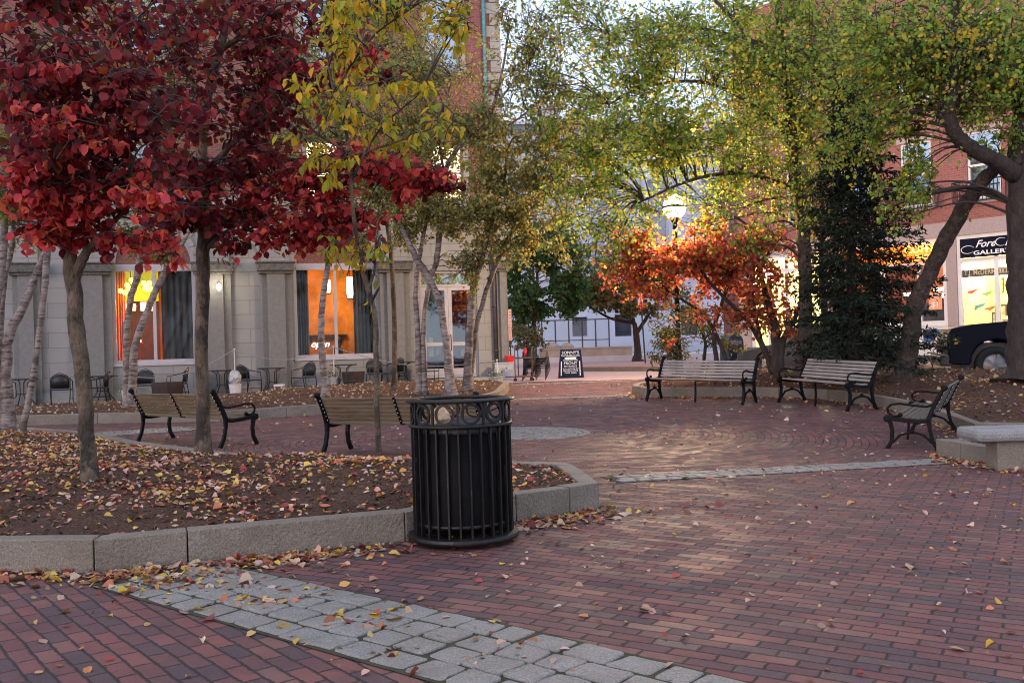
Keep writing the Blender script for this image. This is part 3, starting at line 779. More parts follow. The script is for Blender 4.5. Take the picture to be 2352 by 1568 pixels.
drape('curtain', L, bl, W1[0]+1.3, W1[1]+.1, .5, zf, zs, m_cur_gr)
drape('curtain', L, bl, W1[0]+1.22, W1[0]+1.29, .62, zf, zs, m_cur_or, .02, 4)
drape('curtain', L, bl, W2[0], W2[0]+.45, .5, zf, zs, m_cur_gr)
drape('curtain', L, bl, W2[1]-.65, W2[1]+.1, .5, zf, zs, m_cur_gr)
m_yg = emis('yellow_green_lamp', (.72, 1.0, .08), 2.6); m_rl = emis('red_white_lamp', (1.0, .22, .08), 4.5); m_am = emis('amber_lamp', (1, .55, .12), 5)
m_pend = emis('pendant_glow', (1, .72, .38), 5); m_neon = emis('neon_white', (1, .88, .8), 2.6)
ch = empty('chandelier', loc=L.mat @ Vector((L.u(300, 645, 1.2), 1.2, L.z(300, 655, 1.2))), rz=0, label='yellow-green cluster of glowing globes in the left arched window', cat='lamp')
for i, (px, py) in enumerate([(277, 668), (287, 672), (292, 655), (302, 643), (306, 650), (296, 662), (330, 650), (337, 655), (343, 650), (338, 664), (347, 664), (333, 662)]):
    u_, z_ = L.uz(px, py, 1.2); q = L.mat @ Vector((u_, 1.2, z_)); mb = MB(); mb.sphere(q-ch.location, .075, 10, 7); mb.build('globe', m_yg, ch, smooth=True)
mb = MB(); mb.tube([(0, 0, .0), (0, 0, .75)], .012, 5); mb.build('stem', m_metal_dk, ch)
for nm, pa, pb, pc, pd in (('box_lamp', 322, 694, 351, 713), ('box_lamp', 289, 698, 311, 713)):
    a, z1_ = L.uz(pa, pb, 1.1); b, z0_ = L.uz(pc, pd, 1.1)
    mb = MB(); mb.box(a, b, 1.05, 1.25, z0_, z1_)
    o = mb.build(nm, m_rl, None, bevel=.02); o.matrix_world = L.mat
    tag(o, 'large glowing red-white box lamp in the left arched window' if pa == 322 else 'small glowing box lamp beside the orange curtain', 'lamp')
bt = empty('candle', loc=L.mat @ Vector((L.u(319, 750, .9), .9, L.z(319, 790, .9))), label='amber candle jar on a stand in the left arched window', cat='candle')
mb = MB(); mb.lathe([(.001, .05), (.05, .05), (.05, .32), (.03, .36), (.03, .42), (.001, .42)], 12); mb.build('jar', m_am, bt, smooth=True)
mb = MB(); mb.lathe([(.001, 0), (.11, 0), (.11, .05), (.001, .05)], 12); mb.tube([(0, 0, -.9), (0, 0, 0)], .03, 6); mb.build('stand', m_red, bt)
roomlight('restaurant_red_light', L, W1[0]+.75, 1.0, 1.9, (1, .25, .06), 40)
roomlight('restaurant_green_light', L, W1[0]+.6, 1.2, 2.9, (.8, 1, .1), 34)
roomlight('restaurant_orange_light', L, (W2[0]+W2[1])/2-.1, 1.1, 2.6, (1, .55, .2), 20)
for (px, py0, py1, vv, nm) in ((803, 637, 684, 1.0, 'right'), (752, 644, 672, 1.5, 'left')):
    u_, z1_ = L.uz(px, py0, vv); z0_ = L.z(px, py1, vv)
    e_ = empty('pendant_lamp', loc=L.mat @ Vector((u_, vv, z0_)), label=('tall cylindrical pendant lamp glowing before the orange wall' if nm == 'right' else 'small pendant lamp half hidden by the centre window mullion'), cat='lamp')
    h = z1_-z0_; mb = MB(); mb.lathe([(.001, .0), (.07, 0), (.1, h*.2), (.1, h), (.001, h)], 14); mb.build('lamp_shade', m_pend, e_, smooth=True)
    mb = MB(); mb.lathe([(.001, -.05), (.1, -.05), (.1, -.02), (.02, 0), (.001, 0)], 12); mb.tube([(0, 0, h), (0, 0, h+.7)], .01, 5); mb.build('fitting', m_metal_dk, e_)
sh = MB(); a, z_ = L.uz(700, 772, 2.3); b = L.u(797, 772, 2.3); sh.box(a, b, 2.2, 2.38, z_-.04, z_+.03)
for t in (.15, .85): sh.box(a+(b-a)*t-.03, a+(b-a)*t+.03, 2.25, 2.38, z_-.22, z_-.043)
sh = sh.build('wall_shelf', m_dark_room); sh.matrix_world = L.mat; tag(sh, 'dark wall shelf on the orange restaurant wall', 'shelf')
u_, z_ = L.uz(714, 797, .3)
ns = empty('neon_sign', loc=L.mat @ Vector((u_, .3, z_)), rz=math.atan2(L.d.y, L.d.x), label='white script neon open sign in the orange-lit window', cat='sign')
text('open', .27, m_neon, ns, 'neon_script', T(0, 0, 0), shear=.35, ext=.006)
# seated guest behind the glass (skin body)
def person(loc, rz, label):
    rt = empty('person', loc=loc, rz=rz, label=label, cat='person')
    vs = [((0, 0, 0), .17), ((0, .02, .25), .16), ((0, .03, .45), .19), ((0, .02, .53), .10), ((0, -.01, .60), .055), ((0, -.03, .70), .095), ((0, -.035, .79), .085),
          ((.19, .02, .47), .07), ((.27, -.02, .22), .05), ((.2, -.26, .14), .035), ((.12, -.36, .2), .03), ((-.19, .02, .47), .07), ((-.27, -.02, .22), .05), ((-.2, -.26, .14), .035), ((-.12, -.36, .2), .03),
          ((.1, -.2, 0), .09), ((.11, -.45, .0), .075), ((.11, -.47, -.42), .05), ((-.1, -.2, 0), .09), ((-.11, -.45, 0), .075), ((-.11, -.47, -.42), .05)]
    es = [(0, 1), (1, 2), (2, 3), (3, 4), (4, 5), (5, 6), (2, 7), (7, 8), (8, 9), (9, 10), (2, 11), (11, 12), (12, 13), (13, 14), (0, 15), (15, 16), (16, 17), (0, 18), (18, 19), (19, 20)]
    me = bpy.data.meshes.new('body'); me.from_pydata([v for v, _ in vs], es, []); me.materials.append(M('dark_jacket', (.035, .045, .06), .8, .3, 8, .2))
    o = bpy.data.objects.new('body', me); COL.objects.link(o); o.parent = rt
    sk = o.modifiers.new('skin', 'SKIN')
    for i, (_, r_) in enumerate(vs): me.skin_vertices[0].data[i].radius = (r_, r_*.85)
    me.skin_vertices[0].data[0].use_root = True; sk.use_smooth_shade = True
    o.modifiers.new('sub', 'SUBSURF').levels = 1; o.modifiers[-1].render_levels = 2
    mb = MB(); mb.sphere((0, -.015, .775), .105, 12, 8, (.95, 1.02, 1.1)); mb.build('hair', M('dark_hair', (.03, .02, .015), .7, .3, 20, .2), rt, smooth=True)
    mb = MB(); mb.sphere((0, -.065, .745), .078, 12, 8, (.9, .8, 1.15)); mb.sphere((0, -.14, .735), .014, 6, 4); mb.sphere((.03, -.128, .757), .01, 6, 4); mb.sphere((-.03, -.128, .757), .01, 6, 4)
    mb.build('face', M('skin', (.42, .24, .17), .6, .1, 8, 0), rt, smooth=True)
u_, z_ = L.uz(778, 778, .9)
person(L.mat @ Vector((u_, 1.0, z_-.82)), math.atan2(L.d.y, L.d.x)+1.9, 'person in a dark jacket seated behind the orange-lit window')
# entrance doors
zd1 = L.z(1030, 655)
mb = MB(); a, b = D1; wd = .06
frame(mb, a, b, DZ0+.02, DT-.01, wd, .15, .27, hs=(zd1,)); dr = mb.build('door_frame', m_frame, bl)
for s_, (p0, p1) in enumerate(((a+wd+.004, (a+b)/2-.004), ((a+b)/2+.004, b-wd-.004))):
    mb = MB(); frame(mb, p0, p1, DZ0+.09, zd1-wd/2-.006, .11, .17, .23, hs=(DZ0+.09+.98,)); mb.box(p0+.11, p1-.11, .175, .225, DZ0+.2, DZ0+.3)
    d_ = mb.build('door', m_frame, bl)
    mb = MB(); mb.box(p0+.1, p1-.1, .195, .2, DZ0+.25, zd1-.12); mb.build('pane', m_glass_door, d_)
    hx = p1-.04 if s_ == 0 else p0+.04
    mb = MB(); mb.tube([(hx, .16, DZ0+.85), (hx, .08, DZ0+.9), (hx, .08, DZ0+1.3), (hx, .16, DZ0+1.35)], .014, 6); mb.build('handle', m_metal_dk, d_, smooth=True)
mb = MB(); mb.box(a+wd, b-wd, .2, .205, zd1+wd/2, DT-.08); mb.build('transom_pane', m_glass_sky, dr)
room(a-.3, b+.3, DZ0, DT+.1, 2.5, M('entry_wall', (.10, .16, .26), .8, .4, 1.5, 0), m_dark_room)
mb = MB(); mb.box(a-.35, b+.5, -.45, -.003, -.2, DZ0-.0); mb.box(a-.5, b+.7, -.75, -.453, -.2, DZ0-.16); mb.build('doorstep', m_stone_plain, bl, bevel=.01)
for (p0, p1, p2, p3, c_, lb) in ((1058, 799, 1078, 816, (.8, .42, .06), 'orange cardboard box behind the right door pane'), (1002, 798, 1012, 815, (.7, .36, .06), 'small orange carton behind the left door pane'), (984, 775, 996, 818, (.75, .72, .10), 'yellow wet floor sign behind the left door pane')):
    u0_, z1_ = L.uz(p0, p1, .5); u1_, z0_ = L.uz(p2, p3, .5); mb = MB()
    mb.box(u0_, u1_, .5, .7, z0_, z1_-.07); mb.box(u0_+.12*(u1_-u0_), u1_, .52, .6, z1_-.067, z1_)
    o = mb.build('carton' if 'floor' not in lb else 'floor_sign', M('carton_paint', c_, .6, .1, 4, 0)); o.matrix_world = L.mat; tag(o, lb, 'box' if 'floor' not in lb else 'sign')
mb = MB(); u0_, z0_ = L.uz(960, 815, .8); mb.box(a-.2, b+.2, .8, 1.3, DZ0, z0_-.02); o = mb.build('entry_counter', m_dark_room); o.matrix_world = L.mat; tag(o, 'dark counter inside the glass entrance doors', 'counter')
# wall lamp glow on pilaster
for (px, lb) in ((503, 'lit round wall lamp on the pilaster beside the small niche'),):
    u_, z_ = L.uz(px, 657, -.3); e_ = empty('wall_lamp', loc=L.mat @ Vector((u_, -.28, z_)), rz=math.atan2(L.d.y, L.d.x), label=lb, cat='lamp')
    mb = MB(); mb.box(-.05, .05, -.02, .03, -.09, .09); mb.tube([(0, 0, .08), (0, -.08, .1), (0, -.12, .06)], .012, 6); mb.build('bracket', m_metal_dk, e_)
    mb = MB(); mb.sphere((0, -.12, -.03), .075, 12, 8, (1, 1, 1.4)); mb.build('globe', emis('wall_lamp_glow', (1, .9, .66), 6), e_, smooth=True)
roomlight('wall_lamp_light', L, u_, -.5, z_, (1, .86, .62), 9, .07)

# ---- right brick building with shops
Rf = Facade(FP, FD)
br = empty('shop_building', mat=Rf.mat, label='red brick building with white sash windows above two lit shopfronts', cat='building')
def rr(F_, x0, y0, x1, y1, v=0.0):
    xm, ym = (x0+x1)/2, (y0+y1)/2
    return F_.u(x0, ym, v), F_.u(x1, ym, v), F_.z(xm, y1, v), F_.z(xm, y0, v)
ULm = Rf.u(1700); URm = Rf.u(2352)+7
zbt, zbb = Rf.z(2200, 508), Rf.z(2200, 542)
wins = []
w1 = rr(Rf, 2078, 326, 2130, 475); w2 = rr(Rf, 2231, 306, 2293, 448)
dw = w2[0]-w1[0]; hwW = .5
zw0, zw1 = w1[2], w1[3]
zt0 = Rf.z(2095, 232); zt1 = zt0+(zw1-zw0)
centers = [ (w1[0]+w1[1])/2 + dw*k for k in (-4, -3, -2, -1, 0, 1, 2, 3)]
for c in centers:
    if c-hwW > ULm+.3 and c+hwW < URm-.3: wins += [(c-hwW, c+hwW, zw0, zw1, 0), (c-hwW, c+hwW, zt0, zt1, 0)]
mb = MB(); wall(mb, ULm, URm, zbt, 13.5, wins, .35); mb.build('brick_wall', m_redbrick2, br)
m_bl2 = M('window_blind', (.40, .42, .44), .7, .15, 3, 0)
m_bl3 = M('window_dark', (.07, .08, .10), .4, .3, 3, 0)
for k, (a, b, z0, z1, _) in enumerate(wins):
    mb = MB(); mb.box(a-.12, b+.12, -.06, .2, z0-.14, z0-.002); mb.box(a-.1, b+.1, -.02, .1, z1+.002, z1+.16); mb.build('window_sill', m_pinkgranite, br)
    mb = MB(); frame(mb, a, b, z0, z1, .07, .06, .14, hs=((z0+z1)/2,)); wf = mb.build('window', m_white, br)
    mb = MB(); mb.box(a+.05, b-.05, .1, .105, z0, z1); mb.build('pane', m_glass_sky, wf)
    mb = MB(); mb.box(a, b, .3, .31, (z0+z1)/2 if k % 4 == 2 else z0, z1); mb.build('blind', m_bl2, wf)
    if k % 4 == 2: mb = MB(); mb.box(a, b, .32, .33, z0, z1); mb.build('dark_room', m_bl3, wf)
# iron balconies under the two visible lower windows
for c in centers[3:6]:
    mb = MB(); a, b = c-.78, c+.78; z0 = zw0-.12; yb = -.5
    for k in range(15):
        x = a+(b-a)*k/14; mb.tube([(x, yb, z0), (x, yb, z0+.62)], .012, 4)
    for k in range(1, 5):
        for x in (a, b): mb.tube([(x, yb*(k/5), z0), (x, yb*(k/5), z0+.62)], .012, 4)
    for zz in (z0, z0+.62): mb.tube([(a, 0, zz), (a, yb, zz), (b, yb, zz), (b, 0, zz)], .02, 4)
    mb.build('balcony_rail', m_metal_dk, br)
# ground floor: lintel, piers, shopfronts
mb = MB(); mb.box(ULm, URm, -.06, .4, zbb, zbt-.003); 
zg = Z-.05
pA = (Rf.u(2179), Rf.u(2203)); cofL = Rf.u(1925); galR = Rf.u(2352)+2.6; p0L = cofL-.45
mb.build('stone_lintel', m_pinkgranite, br)
for (a, b) in (pA, (p0L, cofL), (galR, galR+.6), (ULm, ULm+.5)):
    mb = MB(); mb.box(a, b, -.05, .35, zg, zbb-.003); mb.build('stone_pier', m_pinkgranite, br)
# coffee shop front
cw = rr(Rf, 2116, 605, 2180, 737); zsh = Rf.z(2150, 738); ztp = Rf.z(2150, 600)
a, b = cofL+.003, pA[0]-.003
sgz0, sgz1 = Rf.z(2110, 601), Rf.z(2110, 561)
mb = MB(); frame(mb, a, b, zsh-.1, zbb-.003, .12, .0, .15, vs=(cw[0]-.06, cw[0]-1.3), hs=(sgz0-.06,)); mb.box(a, b, -.02, .12, zg+.25, zsh-.102); mb.box(a, b, -.05, -.022, zsh-.16, zsh-.102)
sf = mb.build('coffee_shopfront', m_white, br)
bp = rr(Rf, 2122, 757, 2178, 783); mb = MB(); mb.box(bp[0], bp[1], -.05, -.023, bp[2], bp[3]); mb.build('blue_panel', M('blue_panel', (.03, .10, .36), .5, .08, 3, 0), sf)
mb = MB(); mb.box(a, b, .0, .2, zg, zg+.248); mb.build('base', M('slate_base', (.07, .08, .10), .6, .2, 3, 0), sf)
mb = MB(); mb.box(a+.13, b-.13, -.06, -.01, sgz0, zbb-.16); sb = mb.build('sign_board', emis('orange_sign', (1.0, .19, .01), .75), sf)
m_sign_y = emis('sign_yellow', (1, .72, .12), 1.6); m_ltr = M('white_letter', (.85, .85, .88), .5, .05, 3, 0)
text('COFFEE', .34, m_sign_y, sf, 'lettering', T(Rf.u(2085), -.07, (sgz0+zbb-.16)/2+.02), bold=.006)
text('SHOP', .24, m_sign_y, sf, 'lettering', T(Rf.u(2108), -.07, sgz0+.04), bold=.004)
text('AL', .24, m_sign_y, sf, 'lettering', T(Rf.u(2050), -.07, sgz0+.02), bold=.004)
mb = MB(); mb.box(a, b, .08, .085, zsh, sgz0); mb.build('pane', m_glass, sf)
m_warmroom = M('warm_room', (.75, .45, .20), .8, .4, 1.3, 0); m_brownroom = M('brown_room', (.20, .06, .03), .8, .4, 1.2, 0)
m_cream = M('cream_room', (.85, .72, .38), .8, .12, 1.5, 0)
def shoproom(a, b, z0, z1, dep, mw, ms, nm):
    mb = MB(); mb.box(a, b, dep, dep+.05, z0, z1); o1 = mb.build('room_wall', mw, br)
    if nm == 'far': ms = m_cream
    mb = MB(); mb.box(a-.05, a, .2, dep, z0, z1); mb.box(b, b+.05, .2, dep, z0, z1); mb.box(a, b, .2, dep, z0-.05, z0); mb.box(a, b, .2, dep, z1, z1+.05); mb.build('room_shell', ms, br)
shoproom(a+.06, b-.06, zg+.2, zbb-.05, 3.2, m_brownroom, m_brownroom, 'coffee')
roomlight('coffee_shop_light', Rf, b-1.4, 1.6, zbb-.5, (1, .62, .3), 130)
lp = emis('lit_panel', (1, .78, .42), 3.2)
q = rr(Rf, 2142, 660, 2176, 708, 1.5); mb = MB(); mb.box(q[0], q[1], 1.5, 1.6, q[2], q[3]); mb.build('light_panel', lp, br)
q = rr(Rf, 2076, 672, 2098, 679, .6); mb = MB(); mb.box(q[0], q[1], .6, .7, q[2], q[3]); mb.build('menu_light', emis('cool_light', (.8, .85, 1), 7), br)
q = rr(Rf, 2132, 620, 2141, 710, 1.2); mb = MB(); mb.box(q[0], q[1], 1.2, 1.3, q[2], q[3]); mb.build('timber_post', M('timber_orange', (.5, .17, .04), .6, .2, 3, 0), br)
q = rr(Rf, 2112, 712, 2176, 738, 1.0); mb = MB(); mb.box(q[0], q[1], 1.0, 1.4, zg+.3, q[3])
for k in range(9):
    x = q[0]+(q[1]-q[0])*(k+.5)/9; mb.box(x-.08, x+.05, .95, 1.2, q[3]+.003, q[3]+random.uniform(.08, .4))
mb.build('counter', m_dark_room, br)
# the $1 card in the window
q = rr(Rf, 2133, 669, 2163, 711, .02)
pc = empty('price_card', mat=Rf.mat @ T((q[0]+q[1])/2, .03, q[2]), label='small brown coffee price card reading one dollar in the shop window', cat='sign')
hwc = (q[1]-q[0])/2; hc = q[3]-q[2]
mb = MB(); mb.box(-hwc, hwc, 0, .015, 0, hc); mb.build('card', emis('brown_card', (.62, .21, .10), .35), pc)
text('Coffee', hc*.26, m_ltr, pc, 'lettering', T(0, -.01, hc*.70), align='CENTER', bold=.003)
text('only', hc*.14, m_ltr, pc, 'lettering', T(0, -.01, hc*.52), align='CENTER', bold=.002)
text('$1', hc*.42, m_ltr, pc, 'lettering', T(0, -.01, hc*.14), align='CENTER', bold=.006)
# gallery front
a, b = pA[1]+.003, galR-.003
gs0, gs1 = Rf.z(2230, 592), Rf.z(2230, 548)
mu = Rf.u(2290, 680)
mb = MB(); frame(mb, a, b, zg+.75, zbb-.003, .12, .0, .15, vs=(mu, mu+1.35), hs=(gs0-.07,)); mb.box(a, b, -.02, .12, zg, zg+.747)
gf = mb.build('gallery_shopfront', m_white, br)
mb = MB(); mb.box(a+.13, b-.4, -.07, -.01, gs0, gs1); mb.build('sign_board', M('black_sign', (.006, .008, .02), .7, .2, 3, 0, spec=.1), gf)
u0 = Rf.u(2224, 575); H_ = gs1-gs0
text('Fore', H_*.52, m_ltr, gf, 'lettering', T(u0+.24, -.085, gs0+H_*.50), shear=.45, bold=.004)
text('River', H_*.52, m_ltr, gf, 'lettering', T(Rf.u(2287, 565)+.28, -.085, gs0+H_*.47), shear=.45, bold=.004)
mb = MB()   # swashes of the script capitals
def sw_(cx, cz, rx, rz_, t0, t1, r0=.012):
    pts = []; n = 18
    for i in range(n+1):
        t = t0+(t1-t0)*i/n; pts.append((cx+rx*math.cos(t), -.085, cz+rz_*math.sin(t)))
    mb.tube(pts, [r0*(.4+.8*math.sin(math.pi*i/n)) for i in range(n+1)], 5)
sw_(u0+.02, gs0+H_*.42, .2, H_*.2, .4, 5.6); sw_(Rf.u(2287, 565)+.2, gs0+H_*.68, .17, H_*.2, .9, 5.2)
mb.build('swash', m_ltr, gf)
text('GALLERY', H_*.30, m_ltr, gf, 'lettering', T(Rf.u(2238, 588), -.085, gs0+H_*.12), sx=1.5, bold=.004)
nz0, nz1 = Rf.z(2260, 634), Rf.z(2260, 617)
mb = MB(); mb.box(a+.13, b-.13, .03, .06, nz0, nz1); mb.build('name_band', M('grey_band', (.07, .065, .06), .6, .2, 3, 0), gf)
m_ln = M('gold_letter', (.62, .52, .36), .5, .05, 3, 0)
text('T.J. McDERMOTT', (nz1-nz0)*.95, m_ln, gf, 'lettering', T(Rf.u(2214, 628), .02, nz0+.06), sx=.80, bold=.002)
text('ELIZA', (nz1-nz0)*.95, m_ln, gf, 'lettering', T(mu+.1, .02, nz0+.06), sx=.80, bold=.002)
mb = MB(); mb.box(a, b, .09, .095, zg+.8, gs0); mb.build('pane', m_glass, gf)
shoproom(a+.06, b-.06, zg+.3, zbb-.05, 2.6, m_cream, m_cream, 'gallery')
roomlight('gallery_light', Rf, a+.9, 1.1, zbb-.55, (1, .84, .46), 170)
roomlight('gallery_light', Rf, a+2.8, 1.3, zbb-.7, (1, .84, .46), 100)
# toy-plane mobiles and pictures inside the gallery
hues = [(.5, .08, .06), (.35, .6, .2), (.12, .35, .5), (.5, .15, .05), (.2, .3, .45), (.8, .8, .75)]
for i, (px, py) in enumerate([(2232, 668), (2268, 672), (2252, 700), (2275, 706), (2240, 706), (2300, 690)]):
    u_, z_ = Rf.uz(px, py, .6+.12*i); mb = MB(); mb.prism([(u_-.22, .6+.12*i, z_-.03), (u_+.22, .6+.12*i, z_+.07), (u_-.02, .6+.12*i, z_-.10)], (0, .04, 0)); mb.tube([(u_, .62+.12*i, z_), (u_, .62+.12*i, zbb-.3)], .006, 4)
    o = mb.build('paper_plane', M('mobile_paint', hues[i], .6, .1, 3, 0)); o.matrix_world = Rf.mat
    tag(o, ['red paper plane high in the gallery window by the pier', 'green paper plane high beside the window mullion', 'pale blue paper plane in the middle of the gallery window', 'dark orange paper plane low beside the window mullion', 'grey-blue paper plane low near the gallery pier', 'cream paper plane right of the gallery mullion'][i], 'decoration', 'paper planes hanging in the gallery window')
for i, (px, py, s_) in enumerate([(2262, 662, .3), (2270, 735, .26), (2284, 735, .26), (2300, 720, .3), (2296, 655, .24)]):
    u_, z_ = Rf.uz(px, py, 2.55); e_ = empty('picture', mat=Rf.mat @ T(u_, 2.52, z_), label=['large framed picture high on the gallery wall', 'small framed picture low on the gallery wall left of the mullion', 'small framed picture low against the mullion', 'tall framed picture right of the mullion', 'framed picture high right of the mullion'][i], cat='picture', group='pictures on the gallery wall')
    mb = MB(); frame(mb, -s_*.6, s_*.6, -s_, s_, .04, 0, .05); mb.build('frame', m_dark_room, e_)
    mb = MB(); mb.box(-s_*.56, s_*.56, .02, .04, -s_*.94, s_*.94); mb.build('canvas', M('canvas_%s' % 'abcde'[i], (.3, .25, .15), .7, .6, 5, 0, col2=(.5, .5, .4)), e_)
# left part of the row: more shop windows
a, b = ULm+.503, p0L-.003
mb = MB(); frame(mb, a, b, zg+.5, zbb-.003, .12, .0, .15, vs=[a+(b-a)*k/4 for k in (1, 2, 3)], hs=(zbb-.6,)); mb.box(a, b, -.02, .12, zg, zg+.497); mb.build('far_shopfront', m_white, br)
mb = MB(); mb.box(a, b, .09, .095, zg+.5, zbb-.1); mb.build('pane', m_glass, br)
shoproom(a+.06, b-.06, zg+.3, zbb-.05, 2.6, m_cream, m_brownroom, 'far')
roomlight('far_shop_light', Rf, a+1.2, 1.2, zbb-.9, (.95, 1, .62), 150)
roomlight('far_shop_light', Rf, b-1.6, 1.2, zbb-.9, (1, .85, .5), 120)
mb = MB(); mb.box(ULm, URm, .4, 9, zbt, 13.4); mb.box(ULm, ULm+.3, .36, 9, zg, zbt-.004); mb.build('building_mass', m_redbrick2, br)

# ---- tall narrow brick building lit by a sodium lamp, far end of the street
nbY = 43.0; nx0, nx1 = P(1742, 400, nbY).x, P(1880, 400, nbY).x
nb = empty('narrow_building', loc=((nx0+nx1)/2, nbY, 0), label='narrow brick building end glowing orange behind the tall birch', cat='building')
hw = (nx1-nx0)/2; mb = MB(); zt = P(1760, 300, nbY).z; wall(mb, -hw, hw, -.3, zt, [(hw-1.6, hw-.7, 3.5, 5.2, 0)], .5); mb.box(-hw, hw, .5, 8, -.3, zt-.01); mb.build('brick_wall', m_redbrick, nb)
mb = MB(); mb.prism([(-hw-.2, 0, zt), (hw+.2, 0, zt), (hw+.2, 0, zt+1.9), (-hw-.2, 0, zt+.6)], (0, 8, 0)); mb.build('roof', M('rose_roof', (.34, .17, .16), .7, .2, 2, .1), nb)
mb = MB(); frame(mb, hw-1.6, hw-.7, 3.5, 5.2, .08, .1, .2); mb.box(hw-1.55, hw-.75, .3, .31, 3.5, 5.2); mb.build('window', m_far_dk, nb)
sl = P(1775, 335, nbY-1.4)
so = empty('sodium_lamp', loc=sl, label='orange sodium wall lamp on the narrow brick building end', cat='lamp')
mb = MB(); mb.tube([(0, 1.3, .1), (0, .3, .15), (0, .0, .06)], .035, 6); mb.build('arm', m_metal_dk, so)
mb = MB(); mb.sphere((0, 0, -.02), .13, 10, 6, (1.2, 1, .6)); mb.build('bulb', emis('sodium_glow', (1, .45, .05), 10), so, smooth=True)
ll = bpy.data.lights.new('sodium_light', 'POINT'); ll.energy = 900; ll.color = (1, .42, .04); ll.shadow_soft_size = .15
lo = bpy.data.objects.new('sodium_light', ll); COL.objects.link(lo); lo.location = sl+Vector((0, -.1, -.25))

# ---- pale granite building across the street
WY = 70.0; wx0, wx1 = P(1120, 500, WY).x, P(1790, 500, WY).x
Wf = Facade((wx0, WY), (1, 0.06))
wb = empty('pale_building', mat=Wf.mat, label='large pale granite building with piers and balustrades across the street', cat='building')
Wd = (wx1-wx0)+4; zr = Wf.z(1450, 335); zr2 = Wf.z(1450, 262)
def wu(px): return Wf.u(px, 600)
zb1, zb2 = Wf.z(1400, 615), Wf.z(1400, 640)
ops = []
for px in (1195, 1300, 1400, 1515, 1640, 1720):
    c = wu(px); ops += [(c-.75, c+.75, Wf.z(1400, 560), Wf.z(1400, 415), 0)]
ops2 = [(wu(1408), wu(1447), Wf.z(1425, 772), Wf.z(1425, 722), 0), (wu(1310), wu(1345), Wf.z(1330, 772), Wf.z(1330, 728), 0), (wu(1560), wu(1600), Wf.z(1560, 770), Wf.z(1560, 700), 0), (wu(1660), wu(1700), Wf.z(1560, 770), Wf.z(1560, 700), 0)]
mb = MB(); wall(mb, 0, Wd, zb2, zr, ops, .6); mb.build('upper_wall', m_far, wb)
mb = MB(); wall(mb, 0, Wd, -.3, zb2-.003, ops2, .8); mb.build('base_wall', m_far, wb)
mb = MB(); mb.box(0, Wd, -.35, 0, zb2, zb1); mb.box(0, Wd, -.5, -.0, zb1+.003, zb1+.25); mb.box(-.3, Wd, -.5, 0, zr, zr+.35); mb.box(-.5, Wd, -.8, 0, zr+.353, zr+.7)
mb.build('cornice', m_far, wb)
mb = MB(); mb.box(-.2, Wd, .3, 12, zr+.7, zr2-.6); mb.build('roof', m_slate, wb)
mb = MB(); mb.box(-.3, Wd, .1, .5, zr2-.6, zr2-.35)
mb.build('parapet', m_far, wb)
for px in (1160, 1248, 1345, 1458, 1575, 1690, 1765):
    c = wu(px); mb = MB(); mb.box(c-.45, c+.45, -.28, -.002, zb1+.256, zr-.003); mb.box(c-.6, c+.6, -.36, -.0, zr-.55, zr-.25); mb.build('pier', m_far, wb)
for k, (a, b, z0, z1, _) in enumerate(ops):
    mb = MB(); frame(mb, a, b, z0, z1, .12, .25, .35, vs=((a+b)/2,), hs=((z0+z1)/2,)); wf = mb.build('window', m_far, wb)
    mb = MB(); mb.box(a, b, .4, .42, z0, z1); mb.build('pane', M('far_glass', (.30, .33, .40), .15, .2, 2, 0) if k == 0 else bpy.data.materials['far_glass'], wf)
    mb = MB()
    for j in range(8): x = a-.3+(b-a+.6)*j/7; mb.lathe([(.06, 0), (.1, .2), (.05, .55), (.08, .7)], 6, (x, -.45, zb1+.26))
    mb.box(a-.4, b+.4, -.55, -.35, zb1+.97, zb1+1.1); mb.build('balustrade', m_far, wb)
for k, (a, b, z0, z1, _) in enumerate(ops2):
    mb = MB(); mb.box(a, b, .5, .52, z0, z1)
    for j in range(5): mb.box(a, b, .44, .49, z0+(z1-z0)*j/5, z0+(z1-z0)*j/5+.06)
    mb.build('grille', m_far_dk, wb)
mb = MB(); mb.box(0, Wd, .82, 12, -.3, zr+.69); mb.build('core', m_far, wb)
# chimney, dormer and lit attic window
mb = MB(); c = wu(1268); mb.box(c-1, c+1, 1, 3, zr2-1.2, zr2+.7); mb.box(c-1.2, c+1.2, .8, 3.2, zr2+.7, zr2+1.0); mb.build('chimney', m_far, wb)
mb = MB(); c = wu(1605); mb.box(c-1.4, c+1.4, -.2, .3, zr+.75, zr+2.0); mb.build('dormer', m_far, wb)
mb = MB(); mb.box(c-.9, c+.1, -.23, -.21, zr+.9, zr+1.6); mb.build('lit_window', emis('attic_glow', (1, .5, .08), 4), wb)
# chain-link fence, low wall, boulders
FY = 66.0
fe = empty('chain_fence', loc=(P(1215, 800, FY).x, FY, 0), label='grey chain link fence panels before the pale building', cat='fence')
mb = MB(); fx = P(1400, 780, FY).x-P(1215, 780, FY).x; zt = P(1300, 735, FY).z
for k in range(7): mb.tube([(fx*k/6, 0, .2), (fx*k/6, 0, zt)], .05, 6)
mb.tube([(0, 0, zt), (fx, 0, zt)], .04, 6); mb.tube([(0, 0, zt*.55), (fx, 0, zt*.55)], .03, 6); mb.build('post', m_pipe, fe)
mb = MB(); n = 46
for k in range(n):
    x = fx*k/n; mb.tube([(x, 0, .5), (min(fx, x+zt-.6), 0, .5+min(fx, x+zt-.6)-x)], .008, 3); mb.tube([(x, .01, zt), (min(fx, x+zt-.6), .01, zt-(min(fx, x+zt-.6)-x))], .008, 3)
mb.build('chain_link', m_grey, fe)
lw = empty('low_wall', loc=(P(1240, 820, 61.5).x, 61.5, .6), label='low tan stone wall across the street behind the sandwich board', cat='wall')
